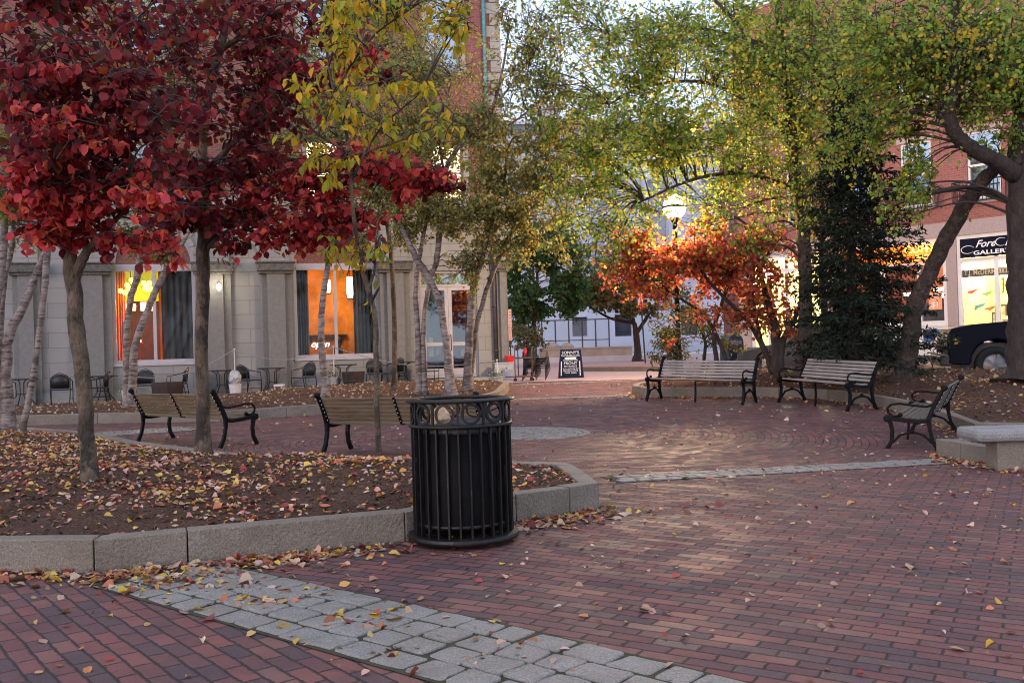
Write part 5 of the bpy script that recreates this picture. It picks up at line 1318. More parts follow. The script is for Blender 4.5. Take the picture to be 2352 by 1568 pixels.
# vehicles
def wheel_arch(cx, r, n=9, z0=.28):
    return [(cx+r*math.cos(math.pi*(1-i/n)), z0+r*math.sin(math.pi*(1-i/n))) for i in range(n+1)]
def prof_x(p): return max(x for x, _ in p)
def make_car(name, label, prof, cabin, glasses, wheels, wr, width, paint, loc, ang, group=None, lamp=None):
    rt = empty(name, loc=loc, rz=ang, label=label, cat='car' if 'pickup' not in name else 'pickup truck', group=group)
    hw = width/2; mb = MB()
    # body: three sections, sides bulge
    n = len(prof); tri = tessellate_polygon([[Vector((x, 0, z)) for x, z in prof]])
    secs = [(-hw, .93), (-hw*.93, 1.0), (hw*.93, 1.0), (hw, .93)]
    zc = .62
    secs = [(-hw+.03, 1), (-hw, 1), (hw, 1), (hw-.03, 1)]
    def sec(y, s_):
        ins = .05 if abs(abs(y)-hw) > .001 else 0
        out = []
        for x, z in prof:
            out.append((x, y, z))
        return out
    mb.prism([(x, -hw, z) for x, z in prof], (0, width, 0)); mb.build('body', paint, rt, bevel=.045)
    mb = MB(); k = .16; m = len(cabin)
    zmin = min(z for _, z in cabin); zmax = max(z for _, z in cabin)
    lo_ = [(x, -(hw-.03-k*(z-zmin)/(zmax-zmin)), z) for x, z in cabin]; hi_ = [(x, (hw-.03-k*(z-zmin)/(zmax-zmin)), z) for x, z in cabin]
    mb.v = lo_+hi_; tr_ = tessellate_polygon([[Vector((x, 0, z)) for x, z in cabin]])
    mb.f = [tuple(t) for t in tr_]+[tuple(i+m for i in reversed(t)) for t in tr_]+[(i, (i+1) % m, m+(i+1) % m, m+i) for i in range(m)]; mb.m = [0]*len(mb.f)
    mb.build('cabin', paint, rt, bevel=.03)
    for side in (-1, 1):
        for g in glasses:
            def yy(z): return side*(hw-.03-k*(z-zmin)/(zmax-zmin)+.004)
            mb = MB(); mb.v = [(x, yy(z), z) for x, z in g]+[(x, yy(z)-side*.02, z) for x, z in g]; mm = len(g)
            mb.f = [tuple(range(mm)), tuple(range(2*mm-1, mm-1, -1))]+[(i, (i+1) % mm, mm+(i+1) % mm, mm+i) for i in range(mm)]; mb.m = [0]*len(mb.f); mb.build('side_window', m_black_glass, rt)
    c0, c1 = cabin[0], cabin[1]      # windscreen from front base to roof
    def ww(z): return hw-.08-k*(z-zmin)/(zmax-zmin)
    for (p0, p1) in ((cabin[0], cabin[1]), (cabin[-1], cabin[-2])):
        f0, f1 = .08, .92; a = (p0[0]+(p1[0]-p0[0])*f0, p0[1]+(p1[1]-p0[1])*f0); b = (p0[0]+(p1[0]-p0[0])*f1, p0[1]+(p1[1]-p0[1])*f1)
        dx = -.006 if p0 == cabin[0] else .006
        mb = MB(); mb.v = [(a[0]+dx, -ww(a[1]), a[1]+.006), (a[0]+dx, ww(a[1]), a[1]+.006), (b[0]+dx, ww(b[1]), b[1]+.006), (b[0]+dx, -ww(b[1]), b[1]+.006)]; mb.f = [(0, 1, 2, 3)]; mb.m = [0]; mb.build('windscreen', m_black_glass, rt)
    mb = MB(); mb.box(.25, prof_x(prof)-.25, -(hw-.26), hw-.26, .24, .80); mb.build('underbody', m_pipe, rt)
    for cx in wheels:
        for side in (-1, 1):
            e = bpy.data.objects.new('wheel', None); COL.objects.link(e); e.parent = rt; e.location = (cx, side*(hw-.12), wr); e.rotation_euler = (R(90)*side*1, 0, 0); e.empty_display_size = .1
            mb = MB(); mb.lathe([(wr*.62, -.1), (wr*.92, -.11), (wr, -.07), (wr, .07), (wr*.92, .11), (wr*.62, .1)], 24, close=True); mb.build('tyre', m_tyre, e, smooth=True)
            mb = MB(); mb.lathe([(wr*.63, -.09), (wr*.60, -.02), (.05, -.05), (.001, -.06)], 20); mb.lathe([(wr*.63, -.09), (wr*.66, -.1), (wr*.66, .1), (wr*.63, .1)], 20)
            for s5 in range(5):
                t = 2*math.pi*s5/5; mb.obox((math.cos(t)*wr*.33, math.sin(t)*wr*.33, -.06), (math.cos(t)*wr*.3, math.sin(t)*wr*.3, 0), (-math.sin(t)*.03, math.cos(t)*.03, 0), (0, 0, .02))
            o_ = mb.build('rim', m_rim, e)
            if side > 0: pass
    return rt
m_pick = M('pickup_paint', (.002, .003, .012), .4, .2, 2, 0, spec=.1); m_sed = M('sedan_paint', (.012, .014, .022), .2, .15, 2, 0, spec=.4); m_blue = M('blue_car_paint', (.012, .02, .07), .22, .15, 2, 0, spec=.4)
# pickup, nose to the left
hx = Vector((-.95, .31)).normalized()
pkf = P(2172, 800, 22.6); ang = math.atan2(-hx.y, -hx.x)   # local +x = rear of vehicle direction (nose at x=0)
prof = [(0, .42), (.02, .62), (0, .72), (.03, 1.0), (.10, 1.10), (.5, 1.17), (1.35, 1.22), (3.2, 1.22), (3.25, 1.30), (5.4, 1.30), (5.45, .6), (5.35, .45), (4.75, .42)]+[(4.3+.45*math.cos(t), .42+.45*math.sin(t)) for t in [i*math.pi/8 for i in range(1, 8)]]+[(3.85, .42), (1.32, .40)]+[(.87+.45*math.cos(t), .40+.47*math.sin(t)) for t in [i*math.pi/8 for i in range(1, 8)]]+[(.42, .40)]
cab = [(1.25, 1.20), (1.9, 1.78), (3.0, 1.80), (3.2, 1.20)]
pk = make_car('pickup_truck', 'dark navy pickup truck nose at the right edge behind the bed', prof, cab, [[(1.55, 1.26), (1.98, 1.70), (2.95, 1.72), (3.0, 1.26)]], (.87, 4.3), .37, 1.95, m_pick, (pkf.x-.55, 21.6, G(10, 21.6)+.02), ang); pk.scale = (1.08, 1.08, 1.12)
for side in (-1, 1):
    mb = MB(); mb.box(-.012, .12, side*.72-.2, side*.72+.235 if side > 0 else side*.72+.2, .76, .96); mb.build('headlight', M('headlight_glass', (.6, .5, .45), .15, .1, 3, 0) if side < 0 else bpy.data.materials['headlight_glass'], pk, bevel=.02)
    mb = MB(); mb.box(.12, .20, side*.985-.008, side*.985+.008, .80, .92); mb.build('turn_signal', M('amber_lens', (.8, .28, .02), .3, .1, 3, 0) if side < 0 else bpy.data.materials['amber_lens'], pk, bevel=.01)
mb = MB(); mb.box(-.14, .1, -.97, .97, .38, .60); mb.build('bumper', m_pipe, pk, bevel=.04)
mb = MB(); mb.box(-.145, -.1, -.9, .9, .605, .64); mb.box(-.02, .02, -.5, .5, .68, .96); mb.build('grille', m_chrome, pk, bevel=.01)
# sedan
def sedan_prof():
    return [(0, .35), (.0, .6), (.12, .70), (.95, .86), (1.3, .9), (3.9, .93), (4.5, .86), (4.58, .5), (4.5, .3), (4.1, .28)]+[(3.72+.36*math.cos(t), .3+.38*math.sin(t)) for t in [i*math.pi/8 for i in range(1, 8)]]+[(3.35, .22), (1.25, .22)]+[(.87+.36*math.cos(t), .3+.38*math.sin(t)) for t in [i*math.pi/8 for i in range(1, 8)]]+[(.5, .28)]
cabs = [(1.15, .88), (1.85, 1.40), (3.1, 1.42), (3.85, .90)]
gl = [[(1.5, .95), (1.93, 1.33), (2.4, 1.35), (2.4, .95)], [(2.5, .95), (2.5, 1.35), (3.05, 1.35), (3.5, .96)]]
h2 = Vector((-.93, .36)).normalized(); a2 = math.atan2(-h2.y, -h2.x)
s0 = P(1702, 800, 29.5)
sed = make_car('sedan', 'dark grey sedan parked behind the birch and red-orange tree', sedan_prof(), cabs, gl, (.87, 3.72), .32, 1.78, m_sed, (s0.x, 29.5, G(7, 29.5)), a2)
mb = MB()
for yy_ in (-.62, .62): mb.box(4.5, 4.6, yy_-.2, yy_+.2, .62, .76)
mb.build('tail_light', emis('tail_red', (.9, .05, .02), .4), sed)

# ================================================================= TREES
LEAFV = np.array([[0, 0, 0], [.42, .5, .05], [.36, .62, .10], [0, 1, 0], [-.36, .62, .10], [-.42, .5, .05]])
def leaf_verts(asp):
    # base, right low, right high, tip, left high, left low  (x across, y along, z fold)
    return np.array([[0, 0, 0], [.40*asp, .28, .10], [.42*asp, .62, .08], [0, 1, -.05], [-.42*asp, .62, .08], [-.40*asp, .28, .10]])
def build_leaves(name, C, S, colr, mat, parent=None, droop=.5, asp=1.0, flat=False, curl=1.0, dirs=None, star=False):
    C = np.asarray(C, float); N = len(C); S = np.asarray(S).reshape(N, 1)
    lv = leaf_verts(asp).copy(); lv[:, 2] *= curl
    if flat:
        nrm = RNG.normal(0, .28, (N, 3)); nrm[:, 2] = 1
        ax = RNG.normal(0, 1, (N, 3)); ax[:, 2] *= .1
    else:
        ax = RNG.normal(0, 1, (N, 3)); ax[:, 2] -= droop*2; nrm = RNG.normal(0, 1, (N, 3)); nrm[:, 2] += .5; nrm[:, 1] -= .35
        if dirs is not None: ax = dirs+RNG.normal(0, .35, (N, 3))
    nrm /= np.linalg.norm(nrm, axis=1, keepdims=True); ax -= nrm*np.sum(ax*nrm, axis=1, keepdims=True); ax /= np.linalg.norm(ax, axis=1, keepdims=True)+1e-9
    bi = np.cross(ax, nrm)
    K = len(lv); WJ = RNG.uniform(.55, 1.25, (N, 1)) if flat else RNG.uniform(.8, 1.15, (N, 1)); FL = RNG.uniform(-.6, 1.8, (N, 2)) if flat else RNG.uniform(.2, 1.8, (N, 2)); cu = RNG.uniform(.2, 1.6, (N, 1)) if flat else np.ones((N, 1))
    V = np.empty((N, K, 3))
    for k in range(K): V[:, k] = C+S*(bi*lv[k, 0]*WJ+ax*(lv[k, 1]-(.5 if flat else 0))+nrm*lv[k, 2]*cu*FL[:, (0 if lv[k, 0] > 0 else 1)][:, None]*(2.2 if flat else 1.3))
    V = V.reshape(-1, 3)
    faces = np.array([[0, 1, 2, 3], [0, 3, 4, 5]]); base = (np.arange(N)*K)[:, None, None]
    Fc = (faces[None]+base).reshape(-1, 4)
    me = bpy.data.meshes.new(name); me.vertices.add(len(V)); me.vertices.foreach_set('co', V.astype(np.float32).ravel())
    me.loops.add(Fc.size); me.loops.foreach_set('vertex_index', Fc.astype(np.int32).ravel())
    me.polygons.add(len(Fc)); me.polygons.foreach_set('loop_start', (np.arange(len(Fc))*4).astype(np.int32)); me.polygons.foreach_set('loop_total', np.full(len(Fc), 4, np.int32))
    ca = me.color_attributes.new('col', 'FLOAT_COLOR', 'POINT')
    cc = np.ones((N, K, 4)); cc[:, :, :3] = np.asarray(colr)[:, None, :]
    ca.data.foreach_set('color', cc.astype(np.float32).ravel())
    me.materials.append(mat); me.update(calc_edges=True)
    o = bpy.data.objects.new(name, me); COL.objects.link(o)
    if parent: o.parent = parent; o.matrix_parent_inverse = parent.matrix_world.inverted() if parent.matrix_world != Matrix.Identity(4) else Matrix.Translation(-parent.location)
    return o
def pick(pal, n, jit=.25):
    w_ = np.array([p[0] for p in pal], float); w_ /= w_.sum(); cs = np.array([p[1] for p in pal])
    c = cs[RNG.choice(len(pal), n, p=w_)]; return np.clip(c*RNG.uniform(1-jit, 1+jit, (n, 1))*RNG.uniform(.92, 1.08, (n, 3)), 0, 1)
def spline(pts, k=5):
    pts = [Vector(p) for p in pts]; out = []
    for i in range(len(pts)-1):
        p0, p1, p2, p3 = pts[max(i-1, 0)], pts[i], pts[i+1], pts[min(i+2, len(pts)-1)]
        for j in range(k):
            t = j/k; out.append(.5*((2*p1)+(p2-p0)*t+(2*p0-5*p1+4*p2-p3)*t*t+(3*p1-p0-3*p2+p3)*t**3))
    out.append(pts[-1]); return out
def tree(name, label, cat, stems, clumps, pal, leaf, barkm, group=None, asp=.8, droop=.5, twigs=True, spray=7, anchor_all=True, mat=None, loosen=1.0, limb=True, mul=1.0, tw=1.0, wisp=1.0):
    """stems: lists of (px,py,Y,width_px); clumps: (px,py,Y,rx,ry,depth_m,n[,pal])"""
    b = stems[0][0]; base = P(b[0], b[1], b[2]); zg_ = zat(base.x, base.y); root = empty(name, loc=(base.x, base.y, zg_), label=label, cat=cat, group=group)
    bpy.context.view_layer.update()
    off_ = -Vector(root.location); mb = MB(); samples = []
    for si, s in enumerate(stems):
        pts = [P(p[0], p[1], p[2]) for p in s]; rad = [p[3]/F*p[2]/2*tw for p in s]
        if s[0] == b or (len(s[0]) > 4 and s[0][4]):   # rooted: flare and reach the ground
            pts[0].z = zat(pts[0].x, pts[0].y)-.06
        sp = spline(pts, 6); n = len(sp)
        rs = [rad[min(int(i/6), len(rad)-2)]+(rad[min(int(i/6), len(rad)-2)+1]-rad[min(int(i/6), len(rad)-2)])*((i % 6)/6 if i < n-1 else 1) for i in range(n)]
        if s[0] == b or (len(s[0]) > 4 and s[0][4]):
            rs[0] *= 1.75; rs[1] *= 1.28; rs[2] *= 1.08
        sp = [q+Vector((random.uniform(-1, 1), random.uniform(-1, 1), 0))*rs[i]*.16 for i, q in enumerate(sp)]
        mb.tube([q+off_ for q in sp], rs, 12 if rad[0] > .03 else 7, jit=.06)
        samples += [(q, rs[i]) for i, q in enumerate(sp) if i > n*.25 or not (s[0] == b)]
    mb.build('trunk', barkm, root, smooth=True)
    bm_ = MB(); LC, LS, LCOL = [], [], []; S_ = [q for q, _ in samples]
    sub = []
    for c in clumps:
        if c[6]*mul < 120 or not limb or c[3] >= 150: sub.append(c); continue
        kk = 5
        for q_ in range(kk):
            f_ = random.uniform(.5, .8); ox, oy = random.uniform(-1, 1)*c[3], random.uniform(-1, 1)*c[4]
            sub.append((c[0]+ox, c[1]+oy, c[2]+random.uniform(-.7, .7)*c[5], c[3]*f_, c[4]*f_, c[5]*f_, c[6]/kk*random.uniform(.7, 1.3))+tuple(c[7:]))
    for c in sub:
        ctr = P(c[0], c[1], c[2]); k = c[2]/F; rx, rz_, ry = c[3]*k, c[4]*k, c[5]; n = int(c[6]*mul); pl_ = c[7] if len(c) > 7 else pal
        if limb and S_:
            cand = [(q-ctr).length+max(0, q.z-ctr.z)*1.5 for q in S_]; i0 = int(np.argmin(cand)); st_ = S_[i0]; r0 = min(samples[i0][1]*.7, .05)
            m1 = st_.lerp(ctr, .4)+Vector((random.uniform(-.1, .1), random.uniform(-.1, .1), .12+.08*(ctr-st_).length)); pts = spline([st_, m1, ctr], 5)
            Ln = max(.012, min(r0, .012+.008*(ctr-st_).length)); bm_.tube([q+off_ for q in pts], [Ln*(1-.75*i/(len(pts)-1)) for i in range(len(pts))], 5, cap=False)
        ns = max(4, int(spray*1.8*(rx*rz_*4)**.5)+4); ns = max(ns, n//26) if c[3] >= 150 else ns; dirs_ = RNG.normal(0, 1, (ns, 3)); dirs_ /= np.linalg.norm(dirs_, axis=1, keepdims=True)
        ends = dirs_*np.array([rx, ry, rz_])*RNG.uniform(.5, 1.55, (ns, 1))*wisp; ends[:, 2] -= rz_*.28*wisp*np.abs(RNG.normal(0, 1, ns))*droop; cv_ = np.array(ctr)
        st0 = RNG.normal(0, .38, (ns, 3))*np.array([rx, ry, rz_])
        if twigs:
            for i in range(ns):
                a = Vector(cv_+st0[i]); e = Vector(cv_+ends[i]); mdl = a.lerp(e, .5)+Vector((0, 0, .06))
                bm_.tube([a+off_, mdl+off_, e+off_], [.008, .006, .003], 3, cap=False)
        si_ = RNG.integers(0, ns, n); t = RNG.uniform(.05, 1.05, (n, 1))**.75
        pos = cv_+st0[si_]*(1-t)+ends[si_]*t+RNG.normal(0, 1, (n, 3))*np.array([rx, ry, rz_])*.14*loosen/wisp**.7
        LC.append(pos); LS.append(RNG.uniform(.65, 1.2, n)*leaf); LCOL.append(pick(pl_, n))
    if bm_.v: bm_.build('branches', m_twig, root, smooth=True)
    C0 = np.concatenate(LC)
    o = build_leaves('crown', C0-np.array(root.location), np.concatenate(LS), np.concatenate(LCOL), mat or m_leaf, None, droop, asp); o.parent = root
    return root

RED = [(3, (.10, .013, .020)), (3, (.20, .020, .028)), (2.4, (.36, .04, .04)), (1.2, (.12, .04, .014)), (.5, (.36, .08, .02)), (.3, (.45, .05, .05))]
REDB = [(2, (.48, .04, .045)), (3, (.78, .11, .11)), (1.4, (.28, .022, .03)), (1.4, (.82, .20, .08)), (1, (.14, .014, .018))]
YG = [(3, (.60, .48, .03)), (2, (.42, .44, .05)), (2, (.70, .42, .03)), (1, (.24, .31, .04))]
OLV = [(3, (.26, .29, .10)), (2, (.36, .34, .11)), (1.5, (.19, .24, .08)), (1.5, (.48, .36, .09)), (.9, (.62, .40, .06))]
GRN = [(3, (.19, .34, .06)), (3, (.30, .43, .07)), (2, (.44, .46, .08)), (1.2, (.62, .50, .06)), (.5, (.74, .45, .04))]
ORG = [(3, (.62, .14, .06)), (3, (.60, .22, .07)), (2, (.55, .09, .09)), (1.2, (.62, .32, .06)), (1.6, (.20, .13, .05))]
DGR = [(3, (.05, .13, .05)), (2, (.08, .17, .05)), (1, (.18, .21, .05))]
OLD = [(3, (.17, .17, .06)), (2, (.24, .20, .07)), (1, (.06, .08, .025)), (1, (.22, .14, .05))]
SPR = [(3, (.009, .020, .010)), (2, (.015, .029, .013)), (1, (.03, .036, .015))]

# red foreground trees
tree('red_leaf_tree', 'dark red-leaved tree with a brown trunk at the left front', 'tree',
     [[(207, 1108, 8.0, 38), (196, 950, 8.0, 33), (178, 760, 8.0, 37), (160, 600, 8.0, 33), (140, 480, 8.0, 32), (150, 300, 8.1, 26), (140, 120, 8.2, 20), (120, -60, 8.3, 14)],
      [(172, 640, 8.0, 26), (192, 590, 7.95, 22), (228, 545, 7.9, 14), (300, 470, 7.8, 9)], [(145, 470, 8.0, 22), (90, 380, 7.9, 16), (30, 300, 7.8, 10)], [(150, 330, 8.1, 20), (230, 220, 8.0, 14), (300, 100, 8, 8)]],
     [(60, 470, 7.8, 110, 50, .5, 340, REDB), (30, 330, 7.6, 110, 70, .5, 330, REDB), (150, 390, 7.6, 110, 70, .5, 380), (280, 480, 7.7, 130, 50, .45, 420, REDB), (240, 345, 7.7, 110, 60, .5, 320, REDB), (300, 250, 7.9, 120, 70, .6, 340), (150, 230, 7.8, 120, 70, .6, 360), (40, 190, 7.9, 110, 70, .5, 330),
      (170, 165, 7.4, 60, 40, .3, 90, REDB), (90, 80, 8.2, 130, 80, .8, 420), (230, 70, 8.2, 130, 80, .8, 420), (100, -30, 8.3, 160, 60, .8, 300), (75, 520, 7.6, 60, 26, .3, 70, REDB), (230, 545, 7.8, 70, 30, .3, 80, REDB), (330, 440, 7.9, 90, 60, .5, 250), (375, 545, 7.9, 55, 35, .3, 70, REDB), (405, 590, 7.9, 18, 18, .15, 12, REDB)],
     RED, .086, m_bark, asp=.95, droop=.75, mul=1.2, wisp=1.2)
tree('red_leaf_tree', 'dark red-leaved tree with a straight grey trunk before the left bench', 'tree',
     [[(466, 1026, 10.6, 34), (464, 850, 10.6, 30), (466, 650, 10.6, 30), (468, 520, 10.6, 30), (462, 380, 10.7, 26), (478, 220, 10.8, 22), (520, 60, 10.9, 18), (540, -80, 11, 12)],
      [(466, 540, 10.6, 16), (560, 470, 10.4, 12), (700, 420, 10.2, 9), (850, 400, 10.1, 7), (980, 420, 10.0, 5)], [(465, 400, 10.6, 16), (570, 300, 10.4, 12), (690, 220, 10.3, 9), (800, 150, 10.2, 7), (880, 110, 10.1, 5)], [(466, 450, 10.6, 14), (380, 360, 10.4, 10), (320, 280, 10.3, 6)], [(474, 240, 10.8, 16), (400, 120, 10.9, 10), (330, 20, 11, 6)], [(500, 120, 10.8, 14), (620, 40, 10.8, 10), (700, -20, 10.8, 6)]],
     [(430, 470, 10.2, 90, 50, .5, 300), (520, 500, 10.2, 110, 45, .5, 360), (620, 500, 10.1, 110, 45, .5, 360, REDB), (720, 500, 10.0, 110, 45, .5, 360, REDB), (820, 480, 9.9, 90, 50, .45, 300, REDB), (700, 410, 10.0, 130, 40, .5, 360, REDB), (830, 400, 9.9, 110, 45, .45, 330, REDB), (930, 400, 9.9, 70, 40, .35, 170, REDB), (1000, 425, 9.9, 55, 14, .2, 60, RED), (850, 345, 9.9, 60, 30, .3, 110, REDB),
      (560, 400, 10.2, 110, 60, .6, 320), (430, 370, 10.2, 90, 60, .6, 260), (640, 300, 10.3, 90, 70, .6, 260), (540, 270, 10.3, 110, 70, .7, 330), (420, 230, 10.4, 100, 70, .7, 300), (560, 140, 10.5, 120, 70, .8, 380), (430, 100, 10.6, 110, 80, .8, 360), (660, 90, 10.5, 80, 70, .6, 230), (520, 20, 10.7, 160, 60, .9, 380), (660, 20, 10.6, 60, 60, .5, 120), (730, 200, 10.2, 60, 30, .3, 70, REDB), (790, 155, 10.1, 60, 24, .3, 60, REDB), (850, 120, 10.1, 50, 22, .25, 45, REDB), (770, 60, 10.3, 40, 40, .3, 50), (870, 175, 10.1, 45, 16, .2, 35),
      (540, 560, 10.1, 60, 24, .3, 55, RED), (660, 560, 10.1, 50, 20, .3, 40, REDB), (790, 545, 9.9, 40, 20, .25, 36, REDB), (350, 520, 10.3, 60, 40, .3, 80, REDB)],
     RED, .09, m_bark, asp=.95, droop=.75, mul=1.3, wisp=1.2)
# yellow-green sapling in front
tree('yellow_leaf_tree', 'slender young tree with drooping yellow-green leaves behind the trash can', 'tree',
     [[(868, 1042, 9.3, 13), (864, 850, 9.3, 13), (860, 720, 9.3, 12), (842, 655, 9.3, 13), (828, 600, 9.3, 10), (810, 480, 9.2, 9), (800, 330, 9.2, 8), (760, 180, 9.1, 6), (740, 20, 9.0, 4)],
      [(845, 665, 9.3, 8), (860, 620, 9.3, 6), (862, 570, 9.2, 4), (870, 480, 9.1, 4)], [(805, 420, 9.2, 7), (870, 300, 9.1, 5), (960, 220, 9.0, 3)], [(800, 350, 9.2, 7), (720, 300, 9.0, 5), (690, 240, 9, 3)], [(770, 210, 9.1, 6), (850, 90, 9, 5), (960, 10, 9, 3)], [(800, 360, 9.2, 6), (900, 330, 9.1, 4), (1030, 280, 9.1, 3)]],
     [(710, 200, 9.0, 50, 50, .4, 40), (760, 130, 9, 60, 60, .4, 70), (850, 60, 8.9, 90, 50, .4, 120), (960, 30, 8.9, 90, 45, .4, 120), (1040, 60, 8.9, 50, 45, .3, 50), (700, 320, 9, 50, 30, .4, 20), (800, 250, 9, 60, 60, .4, 60), (880, 190, 9, 80, 50, .4, 75), (900, 310, 9, 70, 40, .4, 60), (1010, 270, 9, 60, 30, .3, 40), (770, 20, 9, 80, 40, .4, 80), (780, 370, 9, 50, 30, .3, 40), (1060, 30, 8.9, 30, 40, .2, 24),
      (790, 560, 9.2, 45, 30, .3, 22), (840, 600, 9.2, 35, 40, .25, 20), (760, 580, 9.2, 30, 24, .2, 10), (850, 690, 9.2, 8, 20, .05, 3), (880, 570, 9.2, 30, 25, .2, 18)],
     YG, .105, m_bark, asp=.55, droop=1.8, spray=5, mul=1.2, wisp=1.2)

# birches in the middle bed
BL_ = OLV
tree('birch', 'clump of white birches with spreading limbs before the entrance doors', 'tree',
     [[(963, 872, 21.2, 24), (960, 780, 21.2, 20), (955, 680, 21.2, 17), (962, 600, 21.2, 15), (985, 480, 21.3, 12), (1000, 380, 21.3, 9)],
      [(975, 872, 21.2, 20, 1), (972, 760, 21.2, 17), (985, 660, 21.2, 14), (1004, 590, 21.2, 20), (1012, 480, 21.2, 20), (1020, 400, 21.2, 18), (1060, 330, 21.0, 14), (1120, 270, 20.9, 12), (1150, 180, 20.8, 9), (1170, 60, 20.7, 6)],
      [(1036, 886, 20.6, 40, 1), (1026, 800, 20.7, 24), (1010, 700, 20.8, 24), (985, 640, 20.8, 24), (955, 590, 20.8, 22), (930, 540, 20.8, 17), (900, 480, 20.8, 12), (850, 400, 20.8, 8)],
      [(1072, 872, 21.4, 30, 1), (1080, 740, 21.4, 27), (1090, 650, 21.4, 25), (1108, 580, 21.4, 23), (1128, 500, 21.4, 20), (1155, 420, 21.4, 14), (1170, 330, 21.4, 9)],
      [(1076, 868, 21.6, 22, 1), (1094, 757, 21.6, 17), (1123, 651, 21.6, 17), (1148, 589, 21.6, 18), (1190, 505, 21.6, 16), (1230, 440, 21.6, 14), (1270, 400, 21.6, 10), (1300, 340, 21.6, 7)], [(1205, 485, 21.6, 12), (1250, 400, 21.6, 9), (1262, 340, 21.6, 6)],
      [(1020, 400, 21.2, 10), (1010, 300, 21.1, 7), (1040, 180, 21, 5), (1080, 80, 21, 3)], [(1060, 330, 21.0, 9), (1180, 280, 21.0, 7), (1260, 210, 21, 5)], [(1110, 280, 20.9, 8), (1200, 160, 20.9, 6), (1280, 40, 20.9, 4)]],
     [(900, 440, 20.8, 70, 60, .8, 800), (960, 380, 20.9, 80, 60, .9, 900), (1050, 430, 21, 70, 60, .8, 800), (1130, 420, 21.1, 70, 60, .8, 800), (1120, 530, 21.2, 60, 40, .6, 380), (1010, 520, 21, 60, 40, .6, 300), (930, 520, 21, 40, 40, .5, 220), (1210, 520, 21.3, 60, 50, .6, 480), (1250, 450, 21.3, 60, 50, .6, 480), (1190, 570, 21.3, 45, 35, .5, 240), (1280, 350, 21.4, 80, 60, .8, 900), (1200, 330, 21.2, 70, 60, .8, 700), (1100, 330, 21, 60, 40, .7, 400),
      (1050, 300, 21, 60, 50, .7, 300), (930, 300, 21, 80, 60, .9, 560), (1180, 210, 20.9, 60, 60, .7, 260), (1230, 120, 20.9, 60, 60, .7, 330), (1180, 60, 20.9, 40, 50, .5, 170), (1290, 200, 21, 70, 60, .8, 420), (1000, 200, 21, 90, 60, .9, 380), (880, 210, 21.2, 90, 70, 1, 560), (1060, 590, 21, 60, 20, .3, 70), (1055, 620, 21, 25, 25, .3, 60), (1135, 470, 21, 50, 40, .5, 200), (1080, 640, 21, 12, 40, .2, 60)],
     BL_, .08, m_birch, asp=.8, droop=.7, mul=2.7, tw=.68, wisp=1.35)
tree('birch', 'speckled single-stem birch before the orange-lit window', 'tree',
     [[(748, 888, 21.0, 24), (738, 780, 21.0, 21), (741, 700, 21.0, 20), (752, 620, 21.0, 18), (757, 560, 21.0, 16), (765, 430, 21.0, 12), (790, 280, 21, 8)]],
     [(760, 540, 21, 45, 35, .5, 220), (720, 420, 21, 80, 60, .8, 600), (820, 440, 21, 70, 50, .7, 500), (760, 330, 21, 90, 60, .9, 700), (690, 250, 21, 80, 60, .9, 500), (820, 350, 21, 70, 60, .8, 450), (850, 560, 21, 25, 25, .3, 60)], OLV, .08, m_birch, asp=.8, mul=2.2, tw=.72)
tree('birch', 'leaning twin-stemmed birch before the red-lit window', 'tree',
     [[(294, 892, 20.5, 26), (290, 780, 20.5, 21), (300, 690, 20.5, 20), (318, 620, 20.5, 22), (325, 560, 20.5, 20), (340, 430, 20.5, 14)], [(300, 892, 20.3, 28, 1), (310, 800, 20.3, 24), (340, 710, 20.3, 22), (370, 640, 20.3, 20), (395, 600, 20.3, 16), (430, 540, 20.3, 12), (480, 440, 20.3, 8)]],
     [(340, 560, 20.3, 50, 40, .5, 260), (370, 540, 20.3, 60, 40, .5, 260), (300, 470, 20.4, 90, 60, .8, 500), (430, 440, 20.4, 90, 60, .8, 500), (360, 350, 20.4, 120, 70, 1, 600)], [(2, (.16, .19, .04)), (2, (.25, .24, .05)), (1, (.10, .13, .03))], .085, m_birch, asp=.8, tw=.72)
tree('birch', 'cluster of white and dark birch stems at the left edge', 'tree',
     [[(22, 985, 14.3, 62), (14, 860, 14.3, 40), (22, 770, 14.3, 36), (60, 690, 14.3, 30), (95, 600, 14.3, 24), (125, 540, 14.2, 18), (150, 440, 14.2, 10)],
      [(48, 985, 14.1, 26, 1), (78, 850, 14.1, 22), (98, 700, 14.1, 23), (110, 560, 14.1, 26), (125, 470, 14.1, 22), (130, 320, 14.1, 14)],
      [(10, 980, 14.5, 40, 1), (0, 820, 14.5, 26), (8, 660, 14.5, 20), (28, 560, 14.5, 18), (34, 430, 14.5, 12)], [(-20, 980, 14.2, 36, 1), (-14, 760, 14.2, 30), (6, 600, 14.2, 28), (14, 470, 14.2, 22), (30, 300, 14.2, 14)]],
     [(60, 440, 14.4, 90, 50, .8, 400), (40, 520, 14.4, 50, 40, .5, 120), (140, 360, 14.4, 100, 60, .8, 400), (60, 250, 14.5, 110, 80, .9, 500), (0, 350, 14.4, 80, 90, .8, 350)], [(2, (.22, .22, .04)), (2, (.34, .28, .05)), (1, (.12, .14, .03))], .08, m_birch, asp=.8, tw=.6, mul=1.6)
